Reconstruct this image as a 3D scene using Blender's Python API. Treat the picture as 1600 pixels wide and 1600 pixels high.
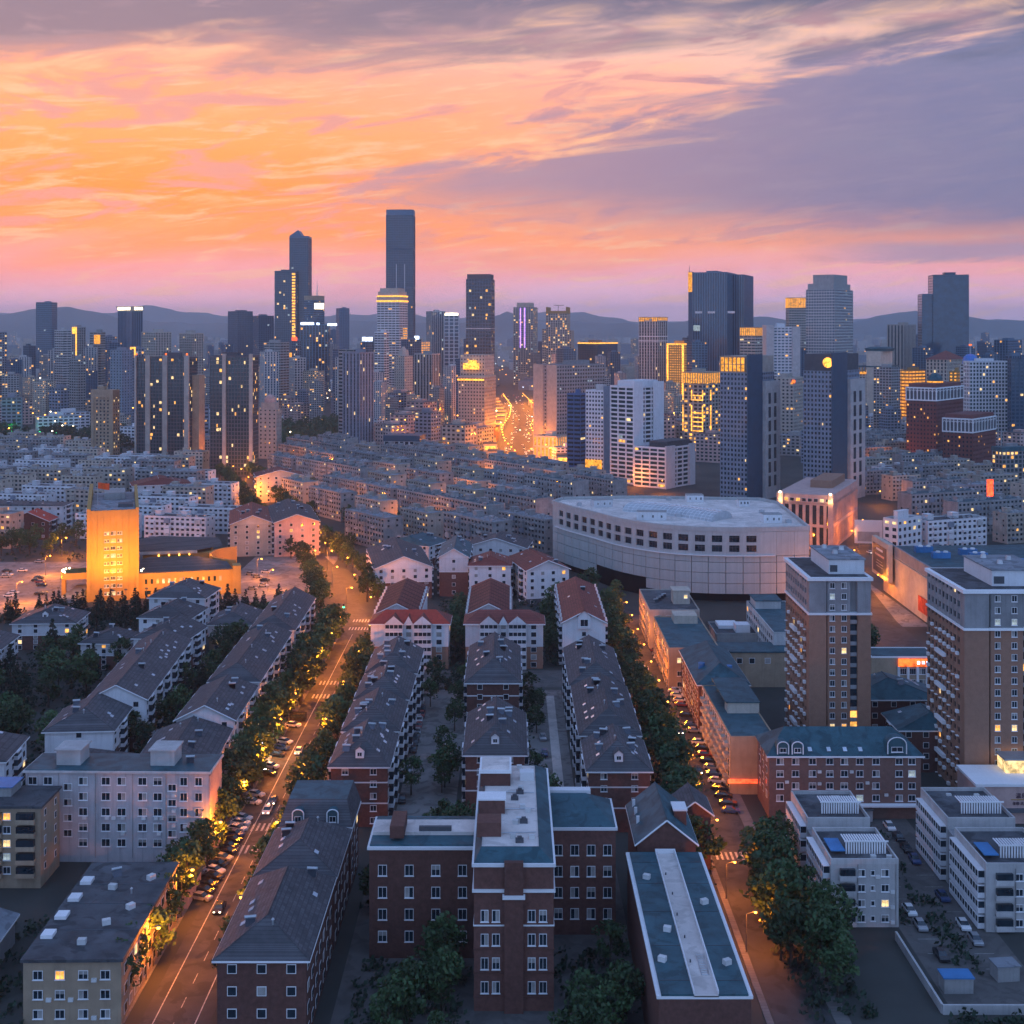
import bpy, math, random
from mathutils import Vector

SC = bpy.context.scene
COL = SC.collection
for o in list(bpy.data.objects):
    bpy.data.objects.remove(o)
rad = math.radians

# ------------------------------------------------------------------ camera
CAM_H = 115.0            # metres above the streets (a roof terrace)
FOC = 2000.0             # focal length in photo pixels (photo is 1600 wide)
HOR = 510.0              # row of the horizon in the photo
cam_d = bpy.data.cameras.new('camera')
cam_d.sensor_width = 36.0
cam_d.lens = FOC / 1600.0 * 36.0
cam_d.shift_y = -(800.0 - HOR) / 1600.0
cam_d.clip_start = 1.0
cam_d.clip_end = 60000.0
cam = bpy.data.objects.new('camera', cam_d)
cam.location = (0, 0, CAM_H)
cam.rotation_euler = (rad(90), 0, 0)
COL.objects.link(cam)
SC.camera = cam

SC.view_settings.view_transform = 'Standard'
SC.view_settings.look = 'None'
SC.view_settings.exposure = 0.0
SC.view_settings.gamma = 1.0
SC.view_settings.use_curve_mapping = False
SC.cycles.max_bounces = 4
SC.cycles.diffuse_bounces = 2
SC.cycles.glossy_bounces = 2
SC.cycles.transmission_bounces = 2
SC.cycles.volume_bounces = 2
SC.cycles.transparent_max_bounces = 4
SC.cycles.caustics_reflective = False
SC.cycles.caustics_refractive = False
SC.cycles.sample_clamp_indirect = 4.0
SC.cycles.sample_clamp_direct = 0.0
SC.cycles.use_denoising = True
SC.cycles.use_adaptive_sampling = True
SC.cycles.adaptive_threshold = 0.03
SC.cycles.light_sampling_threshold = 0.03


# ------------------------------------------------------------------ node helper
class Graph:
    def __init__(self, nt):
        self.nt = nt
        nt.nodes.clear()

    def node(self, kind, **kw):
        n = self.nt.nodes.new(kind)
        for k, v in kw.items():
            setattr(n, k, v)
        return n

    def put(self, sock, v):
        if isinstance(v, bpy.types.NodeSocket):
            self.nt.links.new(v, sock)
        elif isinstance(v, (tuple, list)):
            sock.default_value = tuple(v) + ((1.0,) if len(v) == 3 and len(sock.default_value) == 4 else ())
        else:
            sock.default_value = v

    def m(self, op, a, b=0.0, clamp=False):
        n = self.node('ShaderNodeMath', operation=op, use_clamp=clamp)
        self.put(n.inputs[0], a)
        self.put(n.inputs[1], b)
        return n.outputs[0]

    def ss(self, x, lo, hi, smooth=True):
        n = self.node('ShaderNodeMapRange', interpolation_type='SMOOTHSTEP' if smooth else 'LINEAR')
        self.put(n.inputs['Value'], x)
        n.inputs['From Min'].default_value = lo
        n.inputs['From Max'].default_value = hi
        return n.outputs[0]

    def mix(self, f, a, b, mode='MIX'):
        n = self.node('ShaderNodeMix', data_type='RGBA', blend_type=mode)
        self.put(n.inputs[0], f)
        self.put(n.inputs[6], a)
        self.put(n.inputs[7], b)
        return n.outputs[2]

    def xyz(self, x, y, z):
        n = self.node('ShaderNodeCombineXYZ')
        for i, v in enumerate((x, y, z)):
            self.put(n.inputs[i], v)
        return n.outputs[0]

    def noise(self, vec, scale, detail=4, rough=.55, dist=0.0):
        n = self.node('ShaderNodeTexNoise')
        if vec is not None:
            self.put(n.inputs['Vector'], vec)
        n.inputs['Scale'].default_value = scale
        n.inputs['Detail'].default_value = detail
        n.inputs['Roughness'].default_value = rough
        n.inputs['Distortion'].default_value = dist
        return n.outputs['Fac']

    def ramp(self, f, stops):
        n = self.node('ShaderNodeValToRGB')
        self.put(n.inputs[0], f)
        e = n.color_ramp.elements
        while len(e) < len(stops):
            e.new(0.5)
        for el, (p, c) in zip(e, stops):
            el.position = p
            el.color = tuple(c) + (1.0,)
        return n.outputs[0]


# ------------------------------------------------------------------ dusk sky
world = bpy.data.worlds.new('World')
SC.world = world
world.use_nodes = True
world.cycles.sampling_method = 'MANUAL'
world.cycles.sample_map_resolution = 256
g = Graph(world.node_tree)
tc = g.node('ShaderNodeTexCoord')
sep = g.node('ShaderNodeSeparateXYZ')
g.put(sep.inputs[0], tc.outputs['Generated'])
X, Y, Z = sep.outputs
tz = g.m('SUBTRACT', Z, g.m('MULTIPLY', X, 0.10))
vec = g.xyz(g.m('MULTIPLY', X, 3.2), g.m('MULTIPLY', Y, 3.2), g.m('MULTIPLY', tz, 22.0))
n1 = g.m('SUBTRACT', g.noise(vec, 1.25, 3, .55, .5), .5)
vec2 = g.xyz(g.m('MULTIPLY', X, 6.0), g.m('MULTIPLY', Y, 6.0), g.m('MULTIPLY', tz, 30.0))
n2 = g.m('SUBTRACT', g.noise(vec2, 1.7, 5, .62, .9), .5)
vec3 = g.xyz(g.m('MULTIPLY', X, 9.0), g.m('MULTIPLY', Y, 9.0), g.m('MULTIPLY', tz, 70.0))
n3 = g.m('SUBTRACT', g.noise(vec3, 2.0, 4, .62, .5), .5)
# clear glow, by height
zz = g.m('ADD', Z, g.m('ADD', g.m('MULTIPLY', n1, .05), g.m('MULTIPLY', n2, .02)))
left = g.ramp(zz, [(0.0, (.98, .60, .86)), (.018, (1.02, .56, .72)), (.042, (1.02, .40, .42)), (.066, (1.12, .34, .11)),
                   (.105, (1.16, .31, .04)), (.15, (1.12, .41, .12)), (.195, (1.04, .42, .26)), (.25, (.50, .30, .36)), (.5, (.30, .38, .60)), (1.0, (.19, .31, .62))])
right = g.ramp(zz, [(0.0, (.86, .60, .90)), (.018, (.96, .58, .80)), (.042, (1.04, .46, .52)), (.066, (1.12, .40, .22)),
                    (.105, (1.06, .44, .30)), (.17, (1.04, .44, .31)), (.215, (1.06, .62, .50)), (.26, (.48, .35, .44)), (.5, (.30, .38, .60)), (1.0, (.19, .31, .62))])
glow = g.mix(g.ss(X, -.22, .22), left, right)
# bright streaks inside the glow, mauve and coral rags
glow = g.mix(g.m('MULTIPLY', g.ss(n3, .0, .16), .55), glow, (1.06, .60, .38))
rag = g.m('MULTIPLY', g.ss(n2, .0, .14), g.ss(Z, .03, .08))
glow = g.mix(g.m('MULTIPLY', rag, .85), glow, (.78, .32, .31))
rag2 = g.m('MULTIPLY', g.ss(g.m('ADD', n2, g.m('MULTIPLY', n1, .7)), -.02, -.22), g.ss(Z, .05, .12))
glow = g.mix(g.m('MULTIPLY', rag2, .6), glow, (1.06, .60, .34))
# the long slate cloud bank rising to the right
zb = g.m('ADD', g.m('MULTIPLY', g.m('ADD', X, .20), .235), .104)
up = g.m('SUBTRACT', g.m('ADD', zb, g.m('ADD', g.m('MULTIPLY', n1, .10), g.m('MULTIPLY', n2, .07))), Z)
lowe = g.m('SUBTRACT', g.m('ADD', Z, g.m('ADD', g.m('MULTIPLY', n1, .03), g.m('MULTIPLY', n2, .012))), g.m('SUBTRACT', .088, g.m('MULTIPLY', X, .07)))
bank = g.m('MULTIPLY', g.m('MULTIPLY', g.ss(up, -.004, .028), g.ss(lowe, -.022, .03)), g.ss(X, -.36, -.02))
slate = g.mix(g.ss(X, -.15, .38), (.46, .27, .36), (.145, .18, .36))
slate = g.mix(g.m('MULTIPLY', g.ss(n3, -.1, .25), .25), slate, (.34, .26, .40))
sky = g.mix(g.m('MULTIPLY', bank, .93), glow, slate)
# thin grey strip low on the right
strip = g.m('MULTIPLY', g.ss(g.m('ABSOLUTE', g.m('ADD', g.m('SUBTRACT', Z, .056), g.m('MULTIPLY', n2, .022))), .011, .003), g.ss(X, .20, .30))
sky = g.mix(g.m('MULTIPLY', strip, .75), sky, (.36, .29, .46))
# high cloud deck
zt = g.m('ADD', g.m('ADD', Z, g.m('MULTIPLY', n1, .10)), g.m('ADD', g.m('MULTIPLY', n2, .05), g.m('MULTIPLY', g.m('ABSOLUTE', g.m('SUBTRACT', X, .08)), .06)))
deck = g.ss(zt, .205, .25)
deckc = g.mix(g.ss(X, -.3, .4), (.25, .19, .26), (.085, .105, .20))
deckc = g.mix(g.m('MULTIPLY', g.ss(n2, -.02, .2), .45), deckc, (.62, .38, .40))
deckc = g.mix(g.ss(Z, .28, .7), deckc, (.19, .31, .62))
sky = g.mix(g.m('MULTIPLY', deck, .95), sky, deckc)
# away from the sunset: plain dusk blue
east = g.mix(g.ss(Z, 0.0, .6), (.54, .78, 1.28), (.32, .52, 1.0))
sky = g.mix(g.ss(Y, .55, -.25), sky, east)
nish = g.node('ShaderNodeTexSky', sky_type='NISHITA', sun_disc=False, sun_elevation=rad(1.5), sun_rotation=rad(-18),
              air_density=1.5, dust_density=2.5, ozone_density=3.0)
bg1 = g.node('ShaderNodeBackground')
g.put(bg1.inputs[0], sky)
bg1.inputs[1].default_value = 1.04
bg2 = g.node('ShaderNodeBackground')
g.put(bg2.inputs[0], nish.outputs[0])
bg2.inputs[1].default_value = 0.05
add = g.node('ShaderNodeAddShader')
g.put(add.inputs[0], bg1.outputs[0])
g.put(add.inputs[1], bg2.outputs[0])
out = g.node('ShaderNodeOutputWorld')
g.put(out.inputs[0], add.outputs[0])

# last warm light from the afterglow
sun_d = bpy.data.lights.new('sun', 'SUN')
sun_d.energy = 0.10
sun_d.angle = rad(20)
sun_d.color = (1.0, .62, .50)
sun = bpy.data.objects.new('sun', sun_d)
sun.rotation_euler = Vector((.30, -.93, -.16)).to_track_quat('-Z', 'Y').to_euler()
COL.objects.link(sun)


# ------------------------------------------------------------------ materials
MATS = {}


def mat(name, rgb, rough=.8, var=.18, scale=.25, bump=0.0, spec=.25, metal=0.0, rnd=.12, streak=.0, tile=.0, patch=.0):
    if name in MATS:
        return MATS[name]
    m = bpy.data.materials.new(name)
    m.use_nodes = True
    q = Graph(m.node_tree)
    t = q.node('ShaderNodeTexCoord').outputs['Object']
    n = q.noise(t, scale, 5, .62)
    f = q.ss(n, .28, .72, False)
    c = q.mix(f, tuple(max(0, v * (1 - var)) for v in rgb), tuple(min(1, v * (1 + var)) for v in rgb))
    if streak:
        mp = q.node('ShaderNodeMapping')
        q.put(mp.inputs[0], t)
        mp.inputs['Scale'].default_value = (1.4, 1.4, .07)
        s = q.ss(q.noise(mp.outputs[0], 1.0, 4, .6), .45, .75)
        c = q.mix(q.m('MULTIPLY', s, streak), c, tuple(v * .45 for v in rgb))
    if patch:          # repairs, puddle marks and soot on flat roofs
        pn = q.noise(t, .22, 3, .5, 1.2)
        c = q.mix(q.m('MULTIPLY', q.ss(pn, .52, .60), patch), c, tuple(v * .5 for v in rgb))
        c = q.mix(q.m('MULTIPLY', q.ss(q.noise(t, .11, 2, .5), .60, .64), patch * .6), c, tuple(min(1, v * 1.7) for v in rgb))
    if tile:           # courses of single tiles, each a slightly different shade
        br = q.node('ShaderNodeTexBrick')
        mp2 = q.node('ShaderNodeMapping')
        q.put(mp2.inputs[0], t)
        mp2.inputs['Rotation'].default_value = (0, rad(90), rad(90))
        q.put(br.inputs['Vector'], mp2.outputs[0])
        br.inputs['Scale'].default_value = 1.0
        br.inputs['Brick Width'].default_value = .9
        br.inputs['Row Height'].default_value = .42
        br.inputs['Mortar Size'].default_value = .05
        q.put(br.inputs['Color1'], tuple(v * (1 - tile) for v in rgb))
        q.put(br.inputs['Color2'], tuple(min(1, v * (1 + tile)) for v in rgb))
        q.put(br.inputs['Mortar'], tuple(v * .4 for v in rgb))
        c = q.mix(.55, c, br.outputs[0])
    if rnd:
        oi = q.node('ShaderNodeObjectInfo')
        k = q.m('ADD', q.m('MULTIPLY', oi.outputs['Random'], 2 * rnd), 1 - rnd)
        hs = q.node('ShaderNodeHueSaturation')
        q.put(hs.inputs['Value'], k)
        q.put(hs.inputs['Color'], c)
        c = hs.outputs[0]
    b = q.node('ShaderNodeBsdfPrincipled')
    q.put(b.inputs['Base Color'], c)
    b.inputs['Roughness'].default_value = rough
    b.inputs['Specular IOR Level'].default_value = spec
    b.inputs['Metallic'].default_value = metal
    if bump:
        bn = q.node('ShaderNodeBump')
        bn.inputs['Strength'].default_value = bump
        bn.inputs['Distance'].default_value = .08
        q.put(bn.inputs['Height'], q.noise(t, 3.0, 4, .6))
        q.put(b.inputs['Normal'], bn.outputs[0])
    o = q.node('ShaderNodeOutputMaterial')
    q.put(o.inputs[0], b.outputs[0])
    MATS[name] = m
    return m


def emis(name, rgb, power, sample=False):
    if name in MATS:
        return MATS[name]
    m = bpy.data.materials.new(name)
    m.use_nodes = True
    q = Graph(m.node_tree)
    e = q.node('ShaderNodeEmission')
    t = q.node('ShaderNodeTexCoord').outputs['Object']
    k = q.m('ADD', q.m('MULTIPLY', q.ss(q.noise(t, .55, 3, .65), .3, .7), 1.1), .42)
    q.put(e.inputs[0], rgb)
    q.put(e.inputs[1], q.m('MULTIPLY', k, power))
    o = q.node('ShaderNodeOutputMaterial')
    q.put(o.inputs[0], e.outputs[0])
    m.cycles.emission_sampling = 'AUTO' if sample else 'NONE'
    MATS[name] = m
    return m


# walls
M_CONC = mat('concrete', (.30, .30, .30), streak=.35)
M_CONCL = mat('pale_concrete', (.46, .45, .45), streak=.3)
M_PANEL = mat('grey_cladding', (.42, .43, .43), var=.1, streak=.3, rnd=.05)
M_WHITE = mat('white_render', (.66, .66, .69), var=.08, streak=.25)
M_CREAM = mat('cream_render', (.50, .43, .36), streak=.25)
M_TAN = mat('tan_render', (.36, .27, .19), streak=.3)
M_OCHRE = mat('ochre_render', (.38, .23, .08), streak=.15, var=.1, rnd=.0)
M_GREY = mat('grey_render', (.26, .26, .27), streak=.4)
M_GREYB = mat('blue_grey_render', (.22, .25, .31), streak=.2)
M_PINK = mat('pink_render', (.52, .36, .33), streak=.25)
M_BEIGE = mat('beige_render', (.40, .36, .32), streak=.3)
M_BRICK = mat('brick_wall', (.125, .058, .048), var=.25, scale=1.2, bump=.2)
M_BROWN = mat('brown_tile_wall', (.30, .165, .115), var=.12, scale=.8, rnd=.04)
M_REDBR = mat('dark_red_tile_wall', (.16, .06, .055), var=.15, rnd=.05)
M_DKGREY = mat('dark_grey_wall', (.09, .095, .11))
M_NAVY = mat('navy_metal', (.022, .065, .115), rough=.45, spec=.5)
M_STEEL = mat('steel_blue_metal', (.060, .135, .215), rough=.4, spec=.5)
M_BLUEW = mat('blue_panel_wall', (.06, .13, .27), rough=.5)
M_TRIM = mat('white_trim', (.72, .72, .74), var=.06)
# roofs
M_RSLATE = mat('slate_shingle', (.085, .083, .092), var=.4, scale=.35, bump=.6, rough=.75, tile=.45)
M_RRED = mat('red_tile', (.20, .055, .045), var=.35, scale=.4, bump=.6, rough=.7, tile=.4)
M_RREDB = mat('bright_red_tile', (.38, .05, .03), var=.2, scale=.7, bump=.5, rough=.7)
M_RTEAL = mat('teal_sheet_roof', (.035, .095, .12), var=.35, rough=.6, patch=.6, streak=.3)
M_RFLAT = mat('felt_roof', (.22, .24, .27), var=.35, scale=.15, rough=.85, patch=.7)
M_RFLATD = mat('dark_felt_roof', (.075, .08, .09), var=.4, scale=.2, rough=.8, patch=.8)
M_RBLUE = mat('blue_sheet_roof', (.05, .19, .42), var=.2, rough=.5)
M_RPALE = mat('pale_roof_screed', (.60, .54, .51), var=.2, scale=.12, rough=.85, patch=.35)
M_MOSS = mat('planted_roof', (.06, .09, .03), var=.4)
# glass, small
M_GLASS = mat('dark_glass', (.014, .026, .038), rough=.12, spec=.75, var=.5, scale=.4)
M_GLASSB = mat('blue_glass', (.010, .045, .090), rough=.10, spec=.8, var=.4, scale=.15)
M_GLASSG = mat('green_glass', (.018, .042, .050), rough=.12, spec=.75, var=.5, scale=.3)
M_BLACK = mat('flat_black', (.008, .009, .011), rough=.9, spec=.05)  # near black; paints shade in the hall's openings, also traffic light housings
M_METAL = mat('galvanised_metal', (.45, .47, .50), rough=.35, metal=.6)
M_POLE = mat('grey_pole', (.12, .12, .13), rough=.5)
M_AC = mat('air_conditioner_casing', (.60, .60, .60))
# ground
M_ASPH = mat('asphalt', (.055, .055, .058), var=.3, scale=.15, rough=.8, patch=.6)
M_PAVE = mat('paving', (.17, .16, .155), var=.3, scale=.2, patch=.6, tile=.15)
M_LOT = mat('parking_concrete', (.20, .19, .185), var=.25, scale=.1, patch=.7)
M_EARTH = mat('city_ground', (.05, .052, .048), var=.45, scale=.02)
M_MARK = mat('road_paint', (.40, .40, .38), var=.6, scale=1.6)
M_BARK = mat('bark', (.06, .045, .035), var=.3)
M_LEAF = mat('leaves', (.036, .072, .026), var=.45, scale=.7, rough=.6, spec=.3, rnd=.35)
M_LEAFD = mat('dark_needles', (.020, .038, .024), var=.4, scale=.7, rough=.65, spec=.2, rnd=.3)
M_HILL = mat('far_hill', (.085, .115, .13), var=.3, scale=.002)  # base colour lightened and blued to stand in for distance haze
# lights
M_LIT = emis('lit_window_warm', (1.0, .46, .10), 1.5)
M_LIT2 = emis('lit_window_pale', (1.0, .70, .32), 1.3)
M_LIT3 = emis('lit_window_cool', (.70, .88, 1.0), .45)
M_GOLD = emis('gold_led', (1.0, .42, .06), 2.4)
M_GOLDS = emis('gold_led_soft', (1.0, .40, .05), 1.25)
M_SODIUM = emis('sodium_bulb', (1.0, .36, .04), 11.0)
M_BULB = emis('white_bulb', (1.0, .82, .55), 12.0)
M_COOL = emis('cool_sign', (.62, .75, 1.0), 4.0)
M_VIOLET = emis('violet_led', (.50, .25, 1.0), 2.4)
M_BLUELED = emis('blue_led', (.10, .25, 1.0), 3.0)
M_REDLED = emis('red_led', (1.0, .09, .03), 2.6)
M_ORSIGN = emis('orange_sign', (1.0, .16, .03), 1.9)
M_GREENL = emis('green_lamp', (.05, 1.0, .35), 6.0)


# ------------------------------------------------------------------ mesh helper
class MB:
    """collects faces; build() links them as one mesh object"""

    def __init__(self):
        self.v, self.f, self.k = [], [], []

    def poly(self, pts, m=0):
        b = len(self.v)
        self.v.extend(pts)
        self.f.append(tuple(range(b, b + len(pts))))
        self.k.append(m)

    def box(self, x0, x1, y0, y1, z0, z1, m=0, top=None):
        b = len(self.v)
        self.v += [(x0, y0, z0), (x1, y0, z0), (x1, y1, z0), (x0, y1, z0), (x0, y0, z1), (x1, y0, z1), (x1, y1, z1), (x0, y1, z1)]
        self.f += [(b, b + 3, b + 2, b + 1), (b + 4, b + 5, b + 6, b + 7), (b, b + 1, b + 5, b + 4), (b + 1, b + 2, b + 6, b + 5),
                   (b + 2, b + 3, b + 7, b + 6), (b + 3, b, b + 4, b + 7)]
        self.k += [m, m if top is None else top, m, m, m, m]
        return self

    def obox(self, c, u, n, su, sn, z0, z1, m=0):
        """box centred on c (x, y), half axis u * su/2 along and n * sn/2 across"""
        ux, uy, nx, ny = u[0] * su / 2, u[1] * su / 2, n[0] * sn / 2, n[1] * sn / 2
        ring = [(c[0] - ux - nx, c[1] - uy - ny), (c[0] + ux - nx, c[1] + uy - ny), (c[0] + ux + nx, c[1] + uy + ny), (c[0] - ux + nx, c[1] - uy + ny)]
        cr = u[0] * n[1] - u[1] * n[0]
        return self.prism(ring if cr > 0 else ring[::-1], z0, z1, m)

    def prism(self, ring, z0, z1, m=0, top=None):
        b, n = len(self.v), len(ring)
        self.v += [(x, y, z0) for x, y in ring] + [(x, y, z1) for x, y in ring]
        for i in range(n):
            j = (i + 1) % n
            self.f.append((b + i, b + j, b + n + j, b + n + i))
            self.k.append(m)
        self.f.append(tuple(b + n + i for i in range(n)))
        self.k.append(m if top is None else top)
        self.f.append(tuple(b + n - 1 - i for i in range(n)))
        self.k.append(m)
        return self

    def cyl(self, x, y, z0, z1, r0, r1=None, n=8, m=0):
        r1 = r0 if r1 is None else r1
        b = len(self.v)
        for z, r in ((z0, r0), (z1, r1)):
            self.v += [(x + r * math.cos(2 * math.pi * i / n), y + r * math.sin(2 * math.pi * i / n), z) for i in range(n)]
        for i in range(n):
            j = (i + 1) % n
            self.f.append((b + i, b + j, b + n + j, b + n + i))
            self.k.append(m)
        self.f.append(tuple(b + n + i for i in range(n)))
        self.f.append(tuple(b + n - 1 - i for i in range(n)))
        self.k += [m, m]
        return self

    def bar(self, p, q, r, m=0, n=5):
        p, q = Vector(p), Vector(q)
        d = (q - p).normalized()
        a = d.cross(Vector((0, 0, 1)) if abs(d.z) < .9 else Vector((1, 0, 0))).normalized()
        c = d.cross(a)
        b = len(self.v)
        for s in (p, q):
            self.v += [tuple(s + (a * math.cos(2 * math.pi * i / n) + c * math.sin(2 * math.pi * i / n)) * r) for i in range(n)]
        for i in range(n):
            j = (i + 1) % n
            self.f.append((b + i, b + n + i, b + n + j, b + j))
            self.k.append(m)
        self.f.append(tuple(b + i for i in range(n)))
        self.f.append(tuple(b + 2 * n - 1 - i for i in range(n)))
        self.k += [m, m]
        return self

    def dome(self, x, y, z, r, h, m=0, n=12, k=4):
        pr = None
        for j in range(k + 1):
            a = j / k * math.pi / 2
            rr, zz = max(.02, r * math.cos(a)), z + h * math.sin(a)
            b = len(self.v)
            self.v += [(x + rr * math.cos(2 * math.pi * i / n), y + rr * math.sin(2 * math.pi * i / n), zz) for i in range(n)]
            if pr is not None:
                for i in range(n):
                    q = (i + 1) % n
                    self.f.append((pr + i, pr + q, b + q, b + i))
                    self.k.append(m)
            pr = b
        return self

    def mesh(self, name, mats):
        me = bpy.data.meshes.new(name)
        me.from_pydata(self.v, [], self.f)
        for q in (mats if isinstance(mats, (list, tuple)) else [mats]):
            me.materials.append(q)
        if any(self.k):
            me.polygons.foreach_set('material_index', self.k)
        me.update()
        return me

    def build(self, name, mats, parent=None, stuff=False, loc=None, rz=0.0, smooth=False):
        me = self.mesh(name, mats)
        if smooth:
            me.polygons.foreach_set('use_smooth', [True] * len(me.polygons))
        o = bpy.data.objects.new(name, me)
        COL.objects.link(o)
        o.parent = parent
        if loc is not None:
            o.location = loc
        o.rotation_euler.z = rz
        if stuff:
            o['kind'] = 'stuff'
        return o


def inst(name, me, parent=None, loc=(0, 0, 0), rz=0.0, s=1.0):
    o = bpy.data.objects.new(name, me)
    COL.objects.link(o)
    o.parent = parent
    o.location = loc
    o.rotation_euler.z = rz
    if s != 1.0:
        o.scale = (s, s, s)
    return o


def tag(o, label, cat, group=None):
    o['label'] = label
    o['category'] = cat
    if group:
        o['group'] = group
    return o


def thing(name, label, cat, loc=(0, 0, 0), rz=0.0, group=None):
    o = bpy.data.objects.new(name, None)
    o.empty_display_size = .1
    COL.objects.link(o)
    o.location = loc
    o.rotation_euler.z = rz
    return tag(o, label, cat, group)


def structure(o):
    o['kind'] = 'structure'
    return o


def dup(root, loc, rz, label=None, group=None, s=1.0):
    r = root.copy()
    COL.objects.link(r)
    r.location = loc
    r.rotation_euler.z = rz
    r.scale = (s, s, s)
    if label:
        r['label'] = label
    if group:
        r['group'] = group
    for ch in KIDS[root.name]:
        c = ch.copy()
        COL.objects.link(c)
        c.parent = r
        for gr in KIDS.get(ch.name, ()):
            e = gr.copy()
            COL.objects.link(e)
            e.parent = c
    return r


KIDS = {}


def remember(root):
    kids = [o for o in bpy.data.objects if o.parent == root]
    KIDS[root.name] = kids
    for k in kids:
        KIDS[k.name] = [o for o in bpy.data.objects if o.parent == k]


def at(px, py, z=0.0):
    """the point at height z that the photo shows at pixel (px, py)"""
    d = (CAM_H - z) * FOC / (py - HOR)
    return ((px - 800.0) * d / FOC, d)


def xat(px, d):
    return (px - 800.0) * d / FOC


def zat(py, d):
    return CAM_H - (py - HOR) * d / FOC


def point_light(name, loc, power, color=(1.0, .30, .03), r=.25, parent=None):
    l = bpy.data.lights.new(name, 'POINT')
    l.energy = power
    l.color = color
    l.shadow_soft_size = r
    o = bpy.data.objects.new(name, l)
    COL.objects.link(o)
    o.parent = parent
    o.location = loc
    return o


HAZE = 0.80e-4      # per metre
FLOOD = 1.25
LAMP = 1.6
R = random.Random(7)

# ================================================================== ground, streets, hills
gm = MB()
gm.poly([(-10500, -100, 0), (10500, -100, 0), (10500, 16000, 0), (-10500, 16000, 0)])
structure(gm.build('ground', M_EARTH))


def ribbon(pts, w, z, m=None):
    mb = MB()
    L, Rr = [], []
    for i, p in enumerate(pts):
        a = pts[max(0, i - 1)]
        b = pts[min(len(pts) - 1, i + 1)]
        dx, dy = b[0] - a[0], b[1] - a[1]
        l = math.hypot(dx, dy)
        nx, ny = -dy / l, dx / l
        L.append((p[0] + nx * w / 2, p[1] + ny * w / 2, z))
        Rr.append((p[0] - nx * w / 2, p[1] - ny * w / 2, z))
    for i in range(len(pts) - 1):
        mb.poly([Rr[i], Rr[i + 1], L[i + 1], L[i]])
    return mb


MAIN = [(-55.5, 140), (-56.0, 300), (-56.5, 470), (-65, 515), (-83, 590), (-112, 676), (-142, 767), (-185, 902), (-215, 985), (-250, 1100)]
SIDE = [(48.5, 140), (48.2, 300), (47.6, 440), (47.0, 520)]
AVEN = [(18, 1035), (8, 1140), (4, 1280), (12, 1450), (14, 1640), (2, 1900), (-10, 2500), (-30, 3600)]
RSTR = [(206, 800), (187, 719), (162, 640), (147, 560), (140, 500), (137, 430), (130, 360)]
main_street = structure(ribbon(MAIN, 11.6, .008).build('main_street', M_ASPH))
side_street = structure(ribbon(SIDE, 9.5, .008).build('side_street', M_ASPH))
avenue = structure(ribbon(AVEN, 38, .008).build('avenue', M_ASPH))
right_street = structure(ribbon(RSTR, 20, .008).build('right_street', M_ASPH))
structure(ribbon([(-66, 512), (-40, 508), (10, 505), (46, 512)], 8, .004).build('cross_street', M_ASPH))
# paint
for x in (-59.3, -52.3):
    mb = MB()
    mb.poly([(x, 150, .013), (x + .2, 150, .013), (x + .2 - .4, 478, .013), (x - .4, 478, .013)])
    mb.build('edge_line', M_MARK, main_street)
mb = MB()
for i in range(40):
    y = 160 + i * 8
    mb.poly([(-55.9, y, .013), (-55.75, y, .013), (-55.75, y + 3.5, .013), (-55.9, y + 3.5, .013)])
mb.build('lane_dashes', M_MARK, main_street, stuff=True)
for y in (281.5, 294, 398, 413, 487, 500):
    mb = MB()
    for i in range(11):
        x = -62.0 + i * 1.15
        mb.poly([(x, y - 2.2, .0135), (x + .5, y - 2.2, .0135), (x + .5, y + 2.2, .0135), (x, y + 2.2, .0135)])
    mb.build('crosswalk', M_MARK, main_street, stuff=True)
mb = MB()
for i in range(8):
    x = 44.2 + i * 1.1
    mb.poly([(x, 276, .0135), (x + .5, 276, .0135), (x + .5, 280, .0135), (x, 280, .0135)])
mb.build('crosswalk', M_MARK, side_street, stuff=True)
# pavements with a kerb step
for nm, x0, x1, y0, y1 in (('pavement', -72.5, -64.0, 205, 470), ('pavement', -48.2, -43.0, 205, 488), ('pavement', 42.0, 43.2, 205, 500), ('pavement', 53.4, 56.0, 205, 500)):
    structure(MB().box(x0, x1, y0, y1, 0, .13).build(nm, M_PAVE))
for nm, x0, x1, y0, y1, m in (
        ('courtyard_paving', -27.5, -13.5, 296, 405, M_LOT), ('courtyard_paving', 3.5, 15.5, 300, 405, M_LOT), ('school_yard', -30, 22, 190, 292, M_PAVE),
        ('car_park', -345, -181, 512, 625, M_LOT), ('car_park', -128, -86, 535, 640, M_LOT), ('plaza', 126, 160, 490, 620, M_LOT),
        ('car_park', 74, 92, 215, 300, M_PAVE), ('courtyard_paving', -30, 17, 408, 428, M_PAVE)):
    mb = MB()
    mb.poly([(x0, y0, .004), (x1, y0, .004), (x1, y1, .004), (x0, y1, .004)])
    structure(mb.build(nm, m))
structure(MB().box(10.6, 13.0, 300, 398, 0, .18).build('garden_path', M_RPALE))


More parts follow.
